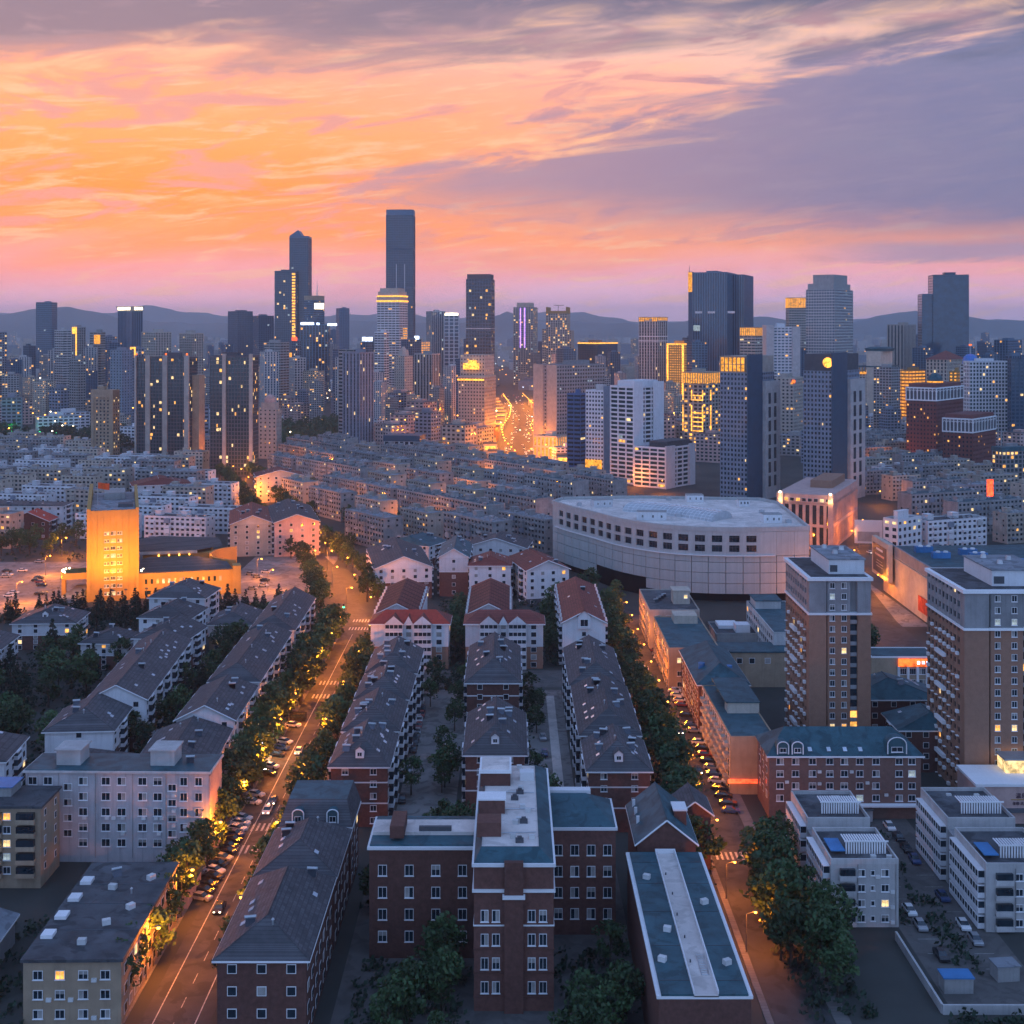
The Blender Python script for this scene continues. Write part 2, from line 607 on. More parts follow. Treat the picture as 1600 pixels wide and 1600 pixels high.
def hills(name, d, prof, depth, seed):
    rr = random.Random(seed)
    mb = MB()
    xs = list(range(-900, 2501, 12))
    rows = [(-1.0, 0.0), (-.6, .38), (-.3, .74), (0, 1.0), (.35, .72), (1.0, 0.0)]
    ph = [rr.uniform(0, 6.28) for _ in range(8)]

    def prof_y(px):
        if px <= prof[0][0]:
            return prof[0][1]
        for (a, ya), (b, yb) in zip(prof, prof[1:]):
            if px <= b:
                t = (px - a) / (b - a)
                t = t * t * (3 - 2 * t)
                return ya + (yb - ya) * t
        return prof[-1][1]

    for r_, k in rows:
        for px in xs:
            y = prof_y(px) + .9 * math.sin(px * .061 + ph[0]) + .7 * math.sin(px * .117 + ph[1]) + .4 * math.sin(px * .31 + ph[2])
            h = zat(y, d)
            spur = 1 + .16 * math.sin(px * .045 + ph[3] + r_ * 3) * (1 - abs(k - .5))
            mb.v.append((xat(px, d), d + r_ * depth, h * k * (spur if 0 < k < 1 else 1) - (2 if k == 0 else 0)))
    n = len(xs)
    for j in range(len(rows) - 1):
        for i in range(n - 1):
            a = j * n + i
            mb.f.append((a, a + 1, a + n + 1, a + n))
            mb.k.append(0)
    structure(mb.build(name, M_HILL, smooth=True))


hills('near_hills', 9000, [(-900, 500), (-100, 495), (0, 492), (50, 484), (100, 478), (140, 486), (190, 498), (260, 504), (400, 506), (560, 502), (700, 506), (772, 496),
                           (793, 486), (815, 494), (850, 500), (1000, 506), (1170, 496), (1210, 496), (1250, 504), (1330, 502), (1390, 491), (1440, 484), (1500, 495), (1560, 500), (1700, 505), (2500, 500)], 1500, 3)
hills('far_hills', 13200, [(-900, 495), (0, 490), (100, 494), (180, 488), (235, 477), (290, 487), (350, 493), (440, 499), (560, 491), (620, 490), (700, 497), (760, 496), (860, 488), (900, 487),
                           (950, 496), (1000, 502), (1100, 503), (1250, 502), (1350, 499), (1500, 496), (1550, 500), (1700, 502), (2500, 497)], 1900, 5)

# ------------------------------------------------------------------ the air
hz = MB().box(-11000, 11000, -150, 16600, -1.0, 346)
hm = bpy.data.materials.new('haze_air')
hm.use_nodes = True
q = Graph(hm.node_tree)
pv = q.node('ShaderNodeVolumePrincipled')
pv.inputs['Color'].default_value = (.74, .88, 1.0, 1)
pv.inputs['Density'].default_value = HAZE
pv.inputs['Anisotropy'].default_value = 0.45
oo = q.node('ShaderNodeOutputMaterial')
q.put(oo.inputs['Volume'], pv.outputs[0])
haze = hz.build('haze', hm, stuff=True)
haze['label'] = 'pale blue dusk haze over the city'


# ================================================================== towers
def facade(parent, w, dp, h, z0=0.0, cx=0.0, cy=0.0, floor=3.2, bay=3.4, pier=.4, span=.45, proud=.3, wall=None, glass=None, lit=.08,
           litm=None, rng=R, spanm=None, name='wall'):
    """a glazed core with real piers and floor bands standing proud of it, and the lit rooms"""
    wall = wall or M_CONC
    glass = glass or M_GLASS
    nf = max(1, round(h / floor))
    fh = h / nf
    nx, ny = max(1, round(w / bay)), max(1, round(dp / bay))
    bw, bd = w / nx, dp / ny
    x0, x1, y0, y1 = cx - w / 2, cx + w / 2, cy - dp / 2, cy + dp / 2
    e = proud
    MB().box(x0 + e, x1 - e, y0 + e, y1 - e, z0, z0 + h - .02).build('glazing', glass, parent)
    wb = MB()
    if pier > 0:
        pw, pd = pier * bw / 2, pier * bd / 2
        c = .02
        for sx, sy in ((0, 0), (1, 0), (0, 1), (1, 1)):
            ax = x0 if sx == 0 else x1 - max(pw, e + .05)
            ay = y0 if sy == 0 else y1 - max(pd, e + .05)
            wb.box(ax, ax + max(pw, e + .05), ay, ay + max(pd, e + .05), z0, z0 + h)
        for i in range(1, nx):
            x = x0 + i * bw
            wb.box(x - pw, x + pw, y0, y1, z0, z0 + h - .01)
        for i in range(1, ny):
            y = y0 + i * bd
            wb.box(x0, x1, y - pd, y + pd, z0, z0 + h - .012)
    k = 1 if spanm else 0
    if span > 0:
        c = .05 if pier > 0 else 0
        for j in range(nf):
            zb = z0 + j * fh
            wb.box(x0 + c, x1 - c, y0 + c, y1 - c, zb if j else z0, zb + span * fh, k)
    wb.box(x0 - .05, x1 + .05, y0 - .05, y1 + .05, z0 + h - .35, z0 + h + .02)
    wb.build(name, [wall, spanm or wall], parent, stuff=True)
    lit *= 1.35
    if lit > 0:
        lb = MB()
        mats = litm or [M_LIT, M_LIT, M_LIT2, M_LIT2, M_LIT3]
        o = e - .04
        s0 = span * fh
        for j in range(nf):
            za, zb = z0 + j * fh + s0, z0 + (j + 1) * fh - .05
            if j == nf - 1:
                zb -= .35
            for i in range(nx):
                if rng.random() < lit:
                    a, b = x0 + i * bw + pier * bw / 2, x0 + (i + 1) * bw - pier * bw / 2
                    t = rng.random()
                    if t < .35:
                        b = a + (b - a) * .55
                    lb.poly([(a, y0 + o, za), (b, y0 + o, za), (b, y0 + o, zb), (a, y0 + o, zb)], rng.randrange(len(mats)))
            for i in range(ny):
                a, b = y0 + i * bd + pier * bd / 2, y0 + (i + 1) * bd - pier * bd / 2
                if rng.random() < lit:
                    lb.poly([(x0 + o, b, za), (x0 + o, a, za), (x0 + o, a, zb), (x0 + o, b, zb)], rng.randrange(len(mats)))
                if rng.random() < lit:
                    lb.poly([(x1 - o, a, za), (x1 - o, b, za), (x1 - o, b, zb), (x1 - o, a, zb)], rng.randrange(len(mats)))
        if lb.f:
            lb.build('lit_windows', mats, parent, stuff=True)


def flat_top(parent, w, dp, z, cx=0.0, cy=0.0, par=1.1, m=None, rm=None, hut=True, rng=R, hm=None):
    """roof slab, parapet ring and plant rooms"""
    m = m or M_CONC
    MB().box(cx - w / 2 + .3, cx + w / 2 - .3, cy - dp / 2 + .3, cy + dp / 2 - .3, z, z + .25).build('roof', rm or M_RFLAT, parent)
    pb = MB()
    t = .3
    pb.box(cx - w / 2, cx + w / 2, cy - dp / 2, cy - dp / 2 + t, z, z + par)
    pb.box(cx - w / 2, cx + w / 2, cy + dp / 2 - t, cy + dp / 2, z, z + par)
    pb.box(cx - w / 2, cx - w / 2 + t, cy - dp / 2 + t, cy + dp / 2 - t, z, z + par)
    pb.box(cx + w / 2 - t, cx + w / 2, cy - dp / 2 + t, cy + dp / 2 - t, z, z + par)
    pb.build('parapet', m, parent)
    if hut:
        a, b = w * rng.uniform(.25, .45), dp * rng.uniform(.3, .5)
        ox, oy = cx + rng.uniform(-.15, .15) * w, cy + rng.uniform(-.1, .1) * dp
        hh = rng.uniform(2.8, 5.0)
        MB().box(ox - a / 2, ox + a / 2, oy - b / 2, oy + b / 2, z + .2, z + hh).box(ox - a / 2 - .2, ox + a / 2 + .2, oy - b / 2 - .2, oy + b / 2 + .2, z + hh, z + hh + .3).build('plant_room', hm or m, parent)


def lit_crown(mb, t):
    """glowing attic behind upright fins"""
    mb.build('lit_crown', M_GOLDS, t)
    xs, ys, zs = [v[0] for v in mb.v], [v[1] for v in mb.v], [v[2] for v in mb.v]
    x0, x1, y0, y1, z0, z1 = min(xs), max(xs), min(ys), max(ys), min(zs), max(zs)
    fb = MB()
    n = max(3, int((x1 - x0) / 2.6))
    for i in range(n + 1):
        x = x0 + (x1 - x0) * i / n
        fb.box(x - .28, x + .28, y0 - .55, y0 - .02, z0 - .3, z1 + .4)
    n = max(3, int((y1 - y0) / 2.6))
    for i in range(n + 1):
        y = y0 + (y1 - y0) * i / n
        fb.box(x1 + .02, x1 + .55, y - .28, y + .28, z0 - .3, z1 + .4)
    fb.box(x0 - .4, x1 + .6, y0 - .6, y1 + .2, z1 + .02, z1 + .9)
    fb.box(x0 - .3, x1 + .5, y0 - .5, y0 - .03, (z0 + z1) / 2 - .2, (z0 + z1) / 2 + .2)
    fb.build('crown_fins', M_TAN, t, stuff=True)


def corner(xl, xc, xr, d, phi):
    """footprint of a turned block from its three visible verticals: centre, rotation, width, depth"""
    p = rad(phi)
    kl, kr = (xl - 800) / FOC, (xr - 800) / FOC
    cx = (xc - 800) / FOC * d
    a = (cx - kl * d) / (math.cos(p) + kl * math.sin(p))
    b = (kr * d - cx) / (math.sin(p) - kr * math.cos(p))
    if not .42 < b / a < 2.4:        # keep the plan close to square
        p = math.atan2(xr - xc, xc - xl)
        a = (cx - kl * d) / (math.cos(p) + kl * math.sin(p))
        b = (kr * d - cx) / (math.sin(p) - kr * math.cos(p))
    mx = cx - a / 2 * math.cos(p) + b / 2 * math.sin(p)
    my = d + a / 2 * math.sin(p) + b / 2 * math.cos(p)
    return mx, my, -p, a, b


def tower(label, xl, xc, xr, ytop, d, phi=30, depth=None, cat='tower', name='tower', group=None, cap=True, capm=None, capr=None, **kw):
    if depth:
        w = (xr - xl) * d / FOC
        mx, my, rz, b = ((xl + xr) / 2 - 800) * d / FOC, d + depth / 2, 0.0, depth
    else:
        mx, my, rz, w, b = corner(xl, xc, xr, d, phi)
    h = zat(ytop, d)
    t = thing(name, label, cat, (mx, my, 0), rz, group)
    facade(t, w, b, h, **kw)
    if cap:
        flat_top(t, w, b, h, m=capm or kw.get('wall'), rm=capr)
    return t, w, b, h


GL = dict(wall=M_NAVY, glass=M_GLASSB, pier=.14, span=.2, proud=.25)
# --- the skyline, far towers
# tallest tower
t, w, b, h = tower('tallest dark blue glass tower in the skyline with chamfered corners', 603, 603, 646, 336, 2300, depth=46, floor=4.2, bay=4.5, lit=.004, cap=False, **GL)
ring = [(-w / 2 + 4, -b / 2), (w / 2 - 4, -b / 2), (w / 2, -b / 2 + 4), (w / 2, b / 2 - 4), (w / 2 - 4, b / 2), (-w / 2 + 4, b / 2), (-w / 2, b / 2 - 4), (-w / 2, -b / 2 + 4)]
MB().prism([(x * 1.0, y * 1.0) for x, y in ring], h, h + 10).build('crown', M_STEEL, t)
MB().prism([(x * 1.01, y * 1.02) for x, y in ring], h * .58, h * .58 + 4).prism([(x * 1.01, y * 1.02) for x, y in ring], h * .80, h * .80 + 3).build('band', M_NAVY, t)
mb = MB()
for x in (-w * .12, w * .18):
    mb.box(x - .6, x + .6, -b / 2 - .9, -b / 2, 30, h * .72)
mb.build('rib', M_METAL, t)
# second tallest, a twin with a sliced top
t, w, b, h = tower('slim dark tower with slanted top rising from a shorter wing', 452, 452, 482, 372, 2400, depth=40, floor=4.2, bay=4.2, lit=.004, cap=False, **GL)
MB().prism([(-w / 2, -b / 2), (w / 2, -b / 2), (w / 2, b / 2), (-w / 2, b / 2)], h, h + 4).build('crown', M_STEEL, t)
mb = MB()
mb.poly([(-w / 2, -b / 2, h + 4), (w * .15, -b / 2, h + 4), (-w * .05, -b / 2, h + 15)])
mb.poly([(-w / 2, b / 2, h + 4), (-w * .05, b / 2, h + 15), (w * .15, b / 2, h + 4)])
mb.poly([(-w / 2, -b / 2, h + 4), (-w * .05, -b / 2, h + 15), (-w * .05, b / 2, h + 15), (-w / 2, b / 2, h + 4)])
mb.poly([(w * .15, -b / 2, h + 4), (w * .15, b / 2, h + 4), (-w * .05, b / 2, h + 15), (-w * .05, -b / 2, h + 15)])
mb.build('peak', M_STEEL, t)
t, w, b, h = tower('dark glass wing with gold light line joined below the slim sliced tower', 429, 429, 463, 424, 2385, depth=38, floor=4.2, bay=4.2, lit=.03, **GL)
mb = MB()
for j in range(34):
    mb.box(w / 2 - 8, w / 2 - 2, -b / 2 - .5, -b / 2 - .05, h * .97 - j * 5.5, h * .97 - j * 5.5 + 3.2)
mb.build('light_line', M_GOLD, t, stuff=True)
mb = MB().box(-w * .28, w * .02, -b / 2 - .6, -b / 2 - .05, 48, 66).box(w * .06, w * .32, -b / 2 - .6, -b / 2 - .05, 48, 66)
mb.build('lit_screen', M_GOLDS, t)
t, w, b, h = tower('grey office tower with gold beacon and spire beside the sliced twin', 475, 490, 507, 470, 2200, phi=35, wall=M_STEEL, glass=M_GLASS, floor=3.8, pier=.3, span=.5, lit=.05)
MB().box(-w / 2, w / 2, -b / 2, b / 2, h + 1.2, h + 9).build('crown', M_TAN, t)
MB().cyl(w * .3, 0, h + 9, h + 38, 1.0, .15, 6).build('spire', M_METAL, t)
MB().box(w * .5, w * .5 + .6, -b * .42, b * .42, h - 14, h - 4).build('lit_sign', emis('warm_white_sign', (1, .8, .5), 5.0), t)
t, w, b, h = tower('dark slab tower under a glowing cool sign, mid skyline', 469, 469, 512, 508, 1950, depth=26, wall=M_STEEL, glass=M_GLASS, floor=3.6, bay=4.5, pier=.35, span=.12, lit=.06)
MB().box(-w * .48, w * .0, -b / 2 - .7, -b / 2, h + .4, h + 4.4).box(w * .1, w * .2, -b / 2 - .7, -b / 2, h + .4, h + 3.6).box(w * .5, w * .5 + 14, -b / 2 - .7, -b / 2, h - 1, h + 2.6).build('lit_sign', M_COOL, t)
t, w, b, h = tower('low slab carrying a large cool white glowing sign, mid skyline', 563, 575, 590, 532, 1900, phi=30, wall=M_STEEL, glass=M_GLASS, floor=3.6, bay=4.5, pier=.3, span=.3, lit=.05)
MB().box(-w * .2, w * 1.1, -b / 2 - .9, -b / 2 - .1, h - 1, h + 5).build('lit_sign', M_COOL, t)
t, w, b, h = tower('slim slab with red glowing roof sign left of dark slab', 456, 462, 471, 533, 1850, phi=30, wall=M_STEEL, glass=M_GLASS, floor=3.6, bay=4.5, pier=.3, span=.3, lit=.03)
MB().box(-w * .4, w * .9, -b / 2 - .9, -b / 2 - .1, h + .5, h + 6).build('lit_sign', M_REDLED, t)
t, w, b, h = tower('pale tower with gold lit stepped crown in front of the tallest tower', 589, 624, 637, 470, 1900, phi=18, wall=M_WHITE, glass=M_GLASS, floor=3.6, bay=6, pier=.12, span=.48, lit=.03, cap=False)
MB().box(-w * .5, w * .5, -b * .5, b * .5, h, h + 6).box(-w * .47, w * .47, -b * .47, b * .47, h + 8, h + 14).box(-w * .4, w * .4, -b * .4, b * .4, h + 14, h + 19).build('crown', M_CREAM, t)
MB().box(-w * .52, w * .52, -b * .52, b * .52, h - 1.5, h + .8).box(-w * .51, w * .51, -b * .51, b * .51, h + 6, h + 8).build('light_band', M_GOLD, t)
mb = MB()
for j in range(26):
    mb.box(w / 2, w / 2 + .4, -b * .05, b * .42, h - 42 - j * 3.6, h - 42 - j * 3.6 + 1.6)
mb.build('lit_windows', M_GOLDS, t, stuff=True)
t, w, b, h = tower('dark office tower scattered with lit rooms above the beige hotel', 728, 767, 773, 436, 1900, phi=8, wall=M_NAVY, glass=M_GLASS, floor=5.2, bay=4.2, pier=.25, span=.35, lit=.05, cap=False)
MB().box(-w * .46, w * .46, -b * .46, b * .46, h, h + 7.5).build('crown', M_DKGREY, t)
MB().box(-w * .505, w * .505, -b * .51, b * .51, h * .60, h * .60 + 1.2).build('band', M_METAL, t)
t, w, b, h = tower('grey and white striped twin slab with glowing white roof sign', 694, 694, 717, 492, 2250, depth=24, wall=M_WHITE, glass=M_GLASSB, floor=6.4, bay=8.6, pier=.22, span=.2, lit=.02)
MB().box(-w * .45, w * .45, -b / 2 - .6, -b / 2, h - 1, h + 3.4).build('lit_sign', emis('warm_white_sign', (1, .8, .5), 5.0), t)
t, w, b, h = tower('grey tower with vertical white stripes and dark roof box behind striped slab', 666, 675, 696, 487, 2280, phi=20, wall=M_CONCL, glass=M_GLASSB, floor=4, bay=3.6, pier=.4, span=0, lit=.01)
t, w, b, h = tower('tower with two violet light lines above the bright avenue', 802, 833, 840, 480, 2500, phi=14, wall=M_BEIGE, glass=M_GLASSB, floor=4.0, bay=5.0, pier=.4, span=.4, lit=.1, cap=False)
MB().box(-w * .32, w * .36, -b * .5 - .3, b * .3, h, h + 9).build('crown', M_CREAM, t)
MB().box(-w * .16, -w * .11, -b / 2 - 1, -b / 2 - .1, h * .48, h - 1).box(w * .05, w * .10, -b / 2 - 1, -b / 2 - .1, h * .48, h - 1).build('light_line', M_VIOLET, t)
t, w, b, h = tower('stepped tower with gold lit roof edge and many lit flats', 853, 886, 891, 490, 2300, phi=8, wall=M_BEIGE, glass=M_GLASS, floor=4.2, bay=4.2, pier=.4, span=.3, lit=.16, litm=[M_GOLDS, M_LIT, M_LIT2])
for sx, hh, ww in ((-1, .80, .2), (1, .78, .2)):
    facade(t, w * ww, b * .8, h * hh, cx=sx * w * .6, floor=4.2, bay=4.2, wall=M_BEIGE, lit=.16)
MB().box(-w * .5, -w * .44, -b / 2, b / 2, h, h + 12).box(w * .44, w * .5, -b / 2, b / 2, h, h + 12).box(-w * .44, w * .44, -b * .5, -b * .4, h, h + 5).build('crown', M_OCHRE, t)
MB().cyl(0, 0, h, h + 16, .5, .5, 5).box(-8, 10, -.4, .4, h + 15, h + 16).build('roof_crane', M_POLE, t)
t, w, b, h = tower('dark low office block outlined by a gold roof line', 903, 935, 965, 536, 2350, phi=40, wall=M_DKGREY, glass=M_GLASSB, floor=4, bay=4, pier=.1, span=.12, lit=.01)
MB().box(-w * .51, w * .51, -b * .51, b * .51, h - 1.5, h + .6).build('light_band', M_GOLD, t)
t, w, b, h = tower('grey double tower with warm lit roof panels beside gold hotel', 998, 1028, 1043, 502, 1700, phi=42, wall=M_CONCL, glass=M_GLASS, floor=4, bay=4.6, pier=.45, span=.1, lit=.01)
for x in (-.34, .34):
    lit_crown(MB().box(w * x - w * .14, w * x + w * .14, -b / 2 - .3, b / 2 + .3, h, h + 5), t)
MB().box(-w * .51, w * .51, -b * .51, b * .51, h * .78, h * .78 + 1.2).box(-w * .51, w * .51, -b * .51, b * .51, h * .83, h * .83 + 1.2).build('band', M_WHITE, t)
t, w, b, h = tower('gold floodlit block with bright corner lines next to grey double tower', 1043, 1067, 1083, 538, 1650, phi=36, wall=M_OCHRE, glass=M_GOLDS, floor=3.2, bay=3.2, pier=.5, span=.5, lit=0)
mb = MB()
for x, y in ((-w / 2, -b / 2), (w / 2, -b / 2), (w / 2, b / 2)):
    mb.box(x - .9, x + .9, y - .9, y + .9, 4, h + 1)
mb.box(-w / 2 - .5, w / 2 + .5, -b / 2 - .5, b / 2 + .5, h - .4, h + .9)
mb.build('light_line', M_GOLD, t)
# wide dark double slab
t, w, b, h = tower('wide dark slab tower with vertical ribs and gold lit edge', 1082, 1136, 1152, 426, 1800, phi=20, wall=M_STEEL, glass=M_GLASSB, floor=4, bay=3.4, pier=.35, span=0, lit=0)
facade(t, w * .42, b, h * .995, cx=w * .62, cy=b * .55, floor=4, bay=3.4, pier=.35, span=0, wall=M_STEEL, glass=M_GLASSB, lit=0)
for x in (-.32, .05, .62):
    MB().box(w * x - 5, w * x + 5, -b / 2 - .5, -b / 2, h * .70, h * .70 + 3).build('louvre_band', M_METAL, t)
MB().box(-w * .47, -w * .28, -b / 2 - .9, -b / 2, h * .57, h * .57 + 8).build('lit_sign', M_LIT3, t)
MB().box(-w * .5 - 6, -w * .5, -b / 2, -b / 2 + 10, h * .1, h + 2).build('side_fin', M_NAVY, t)
MB().box(-w * .5 - 6.2, -w * .5 - .5, -b / 2 - .4, -b / 2 - .02, h * .86, h + 1).build('lit_panel', M_GOLDS, t)
MB().cyl(-w * .5 - 5, -b / 2 + 2, h + 2, h + 12, .5, .2, 5).build('antenna', M_POLE, t)
t, w, b, h = tower('tall pale grid tower with stepped crown behind the blue twin towers', 1259, 1304, 1333, 452, 1700, phi=34, wall=M_CONCL, glass=M_GLASSB, floor=3.9, bay=3.6, pier=.34, span=.42, lit=.012, cap=False)
MB().box(-w * .46, w * .44, -b * .46, b * .44, h, h + 8).box(-w * .3, w * .42, -b * .42, b * .30, h + 8, h + 20).build('crown', M_CONC, t)
t, w, b, h = tower('narrow tower topped by a glowing gold box, left of pale grid tower', 1233, 1233, 1260, 481, 2100, depth=26, wall=M_BEIGE, glass=M_GLASS, floor=4, bay=4, pier=.2, span=.5, lit=.02)
lit_crown(MB().box(-w / 2 - .5, w / 2 + .5, -b / 2 - .5, b / 2, h + .2, h + 16), t)
t, w, b, h = tower('tower with broad golden lit cap beside the wide dark slab', 1156, 1180, 1198, 525, 1650, phi=40, wall=M_BEIGE, glass=M_GLASS, floor=3.8, bay=6, pier=.1, span=.5, lit=.03)
lit_crown(MB().box(-w * .5, w * .5, -b * .5, b * .5, h + .2, h + 10.5), t)
t, w, b, h = tower('white grid office slab with grey end wall behind the twin towers', 1209, 1209, 1238, 512, 1500, depth=22, wall=M_WHITE, glass=M_GLASSB, floor=3.6, bay=4, pier=.3, span=.5, lit=.02)
MB().box(-w / 2 - 9, -w / 2, -b / 2 - 2, b / 2, 0, h + 3).box(w / 2, w / 2 + 9, -b / 2 - 2, b / 2, 0, h + 1).build('end_wall', M_CONCL, t)
t, w, b, h = tower('dark teal glass tower with two red beacons at right skyline', 1450, 1505, 1514, 432, 1900, phi=12, wall=M_NAVY, glass=M_GLASSB, floor=4, bay=8, pier=.1, span=.3, lit=.004)
facade(t, w * .36, b * .9, h * .86, cx=-w * .62, floor=4, bay=8, pier=.1, span=.3, wall=M_NAVY, glass=M_GLASSB, lit=.004)
MB().dome(-w * .62, -b / 2, h * .66, 1.6, 2).dome(w * .3, -b / 2 - .2, h * .66, 1.6, 2).build('red_beacon', M_REDLED, t)
t, w, b, h = tower('pale grey slab with vertical ribs left of the dark teal tower', 1386, 1412, 1431, 508, 2000, phi=40, wall=M_BEIGE, glass=M_GLASS, floor=4, bay=5, pier=.6, span=0, lit=0)
# tower with chinese roof
t, w, b, h = tower('beige tower with upswept pavilion roof and gold lit galleries', 1338, 1376, 1402, 585, 1450, phi=38, wall=M_BEIGE, glass=M_GLASS, floor=3.3, bay=3.4, pier=.45, span=.45, lit=.02, cap=False)
MB().box(-w * .05, w * .5, -b * .5 - 2, b * .2, 6, h + 26).build('core_shaft', M_CREAM, t)
MB().box(-w * .52, w * .52, -b * .52, b * .52, h, h + 2).build('light_band', M_GOLDS, t)
mb = MB()
for i in range(9):
    x = -w * .5 + w * i / 8
    mb.box(x - .5, x + .5, -b * .5, -b * .5 + 1, h + 2, h + 8)
mb.build('gallery_column', M_OCHRE, t, stuff=True)
MB().box(-w * .55, w * .55, -b * .55, b * .55, h + 8, h + 9.5).build('gallery_roof', M_RTEAL, t)
mb = MB()
cx0, cy0, zz0 = w * .22, -b * .15, h + 26
mb.prism([(cx0 - 12, cy0 - 12), (cx0 + 12, cy0 - 12), (cx0 + 12, cy0 + 12), (cx0 - 12, cy0 + 12)], zz0, zz0 + 1.2)
b0 = len(mb.v)
mb.v += [(cx0 - 13, cy0 - 13, zz0 + 3.2), (cx0 + 13, cy0 - 13, zz0 + 3.2), (cx0 + 13, cy0 + 13, zz0 + 3.2), (cx0 - 13, cy0 + 13, zz0 + 3.2),
         (cx0 - 8, cy0 - 8, zz0 + 5), (cx0 + 8, cy0 - 8, zz0 + 5), (cx0 + 8, cy0 + 8, zz0 + 5), (cx0 - 8, cy0 + 8, zz0 + 5)]
for i in range(4):
    j = (i + 1) % 4
    mb.f.append((b0 + i, b0 + j, b0 + 4 + j, b0 + 4 + i))
    mb.f.append((b0 - 4 + i, b0 - 4 + j, b0 + j, b0 + i))
    mb.k += [0, 0]
mb.f.append((b0 + 4, b0 + 5, b0 + 6, b0 + 7))
mb.k.append(0)
mb.build('pavilion_roof', M_RTEAL, t)
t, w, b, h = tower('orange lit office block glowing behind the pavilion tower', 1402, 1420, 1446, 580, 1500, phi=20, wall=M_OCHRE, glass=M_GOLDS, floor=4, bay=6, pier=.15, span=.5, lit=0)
point_light('floodlight', (xat(1425, 1480), 1478, 30), 40000, r=2)
# left far towers
t, w, b, h = tower('lone dark slab tower at the left end of the skyline', 56, 56, 81, 473, 2500, depth=30, wall=M_STEEL, glass=M_GLASSB, floor=4, bay=4, pier=.2, span=.3, lit=.004)
t, w, b, h = tower('tower with flared roof and glowing rooftop letters before the hills', 184, 206, 223, 486, 2450, phi=42, wall=M_STEEL, glass=M_GLASSB, floor=4, bay=5, pier=.35, span=0, lit=0, cap=False)
mb = MB()
r0 = [(-w / 2, -b / 2), (w / 2, -b / 2), (w / 2, b / 2), (-w / 2, b / 2)]
b0 = len(mb.v)
mb.v += [(x, y, h) for x, y in r0] + [(x * 1.14, y * 1.14, h + 9) for x, y in r0]
mb.f += [(0, 1, 5, 4), (1, 2, 6, 5), (2, 3, 7, 6), (3, 0, 4, 7), (4, 5, 6, 7)]
mb.k += [0] * 5
mb.build('flared_crown', M_CONC, t)
mb = MB()
for i in range(6):
    x = -w * .42 + i * w * .15
    mb.box(x, x + w * .11, -b * .57 - .8, -b * .57 - .1, h + 2, h + 7.5)
for i in range(4):
    y = -b * .36 + i * b * .2
    mb.box(w * .57 + .1, w * .57 + .8, y, y + b * .14, h + 2, h + 7.5)
mb.build('rooftop_letters', emis('warm_white_sign', (1, .8, .5), 5.0), t, stuff=True)
tower('twin beige tower with stepped roof, nearer of the pair behind the glass flats', 221, 243, 268, 520, 1550, phi=40, wall=M_BEIGE, glass=M_GLASS, floor=3.2, bay=3.6, pier=.5, span=.4, lit=.03)
tower('twin beige tower with stepped roof, right of its identical neighbour', 280, 300, 318, 522, 1600, phi=40, wall=M_BEIGE, glass=M_GLASS, floor=3.2, bay=3.6, pier=.5, span=.4, lit=.02)
tower('dark glass tower cluster block at hill foot, left of the sliced twin', 356, 372, 395, 487, 2600, phi=40, wall=M_NAVY, glass=M_GLASSB, floor=4, bay=4, pier=.2, span=.2, lit=.01)
tower('broad blue grey slab between hill foot cluster and sliced twin', 395, 404, 428, 494, 2500, phi=30, wall=M_STEEL, glass=M_GLASSB, floor=4, bay=4, pier=.2, span=.3, lit=.02)
tower('small hazy tower with rounded crown between sliced twin and tallest tower', 525, 530, 546, 482, 3200, phi=25, wall=M_STEEL, glass=M_GLASSB, floor=4, bay=4, pier=.3, span=.3, lit=0)
t, w, b, h = tower('white banded slab with gold sign bar, second left of the skyline', 85, 98, 112, 517, 1750, phi=40, wall=M_CONCL, glass=M_GLASS, floor=3.4, bay=6, pier=.1, span=.5, lit=.02)
t, w, b, h = tower('slab outlined by a golden hook of light, left skyline', 112, 120, 134, 512, 1900, phi=30, wall=M_CONC, glass=M_GLASS, floor=3.6, bay=4, pier=.4, span=.3, lit=.01)
MB().box(w * .36, w * .52, -b / 2 - 1.2, -b / 2 - .1, h * .25, h + 1).box(-w * .3, w * .34, -b / 2 - 1.2, -b / 2 - .1, h - 9, h + 1).build('light_line', M_GOLD, t)
t, w, b, h = tower('banded office slab with yellow lit box under its roof', 140, 140, 158, 520, 1850, depth=20, wall=M_CONC, glass=M_GLASS, floor=3.6, bay=5, pier=.1, span=.5, lit=.02)
MB().box(-w * .1, w * .42, -b / 2 - .7, -b / 2 - .1, h - 16, h - 3).build('lit_panel', M_GOLDS, t)
t, w, b, h = tower('grey tower crossed by a gold light bracket near flared roof tower', 201, 212, 225, 545, 1500, phi=40, wall=M_GREYB, glass=M_GLASS, floor=3.4, bay=4, pier=.3, span=.3, lit=.01)
MB().box(-w * .2, w * .5, -b / 2 - .8, -b / 2 - .1, h, h + 2).box(w * .36, w * .5, -b / 2 - .8, -b / 2 - .1, h - 10, h).box(-w * .2, -w * .06, -b / 2 - .8, -b / 2 - .1, h - 7, h).build('light_line', M_GOLD, t)
tower('plain pale windowless looking slab left of the green glass flats', 172, 190, 207, 548, 1400, phi=30, wall=M_GREYB, glass=M_GLASS, floor=3.2, bay=4, pier=.6, span=.55, lit=.01)
tower('slim grey slab with banded front before the far left park', 108, 122, 134, 562, 1500, phi=35, wall=M_CONC, glass=M_GLASS, floor=3.2, bay=4, pier=.3, span=.5, lit=.01)
tower('dark block of flats dotted with lights at the far left edge', -30, -12, 11, 520, 1700, phi=40, wall=M_GREYB, glass=M_GLASS, floor=3.2, bay=3.4, pier=.3, span=.35, lit=.14)
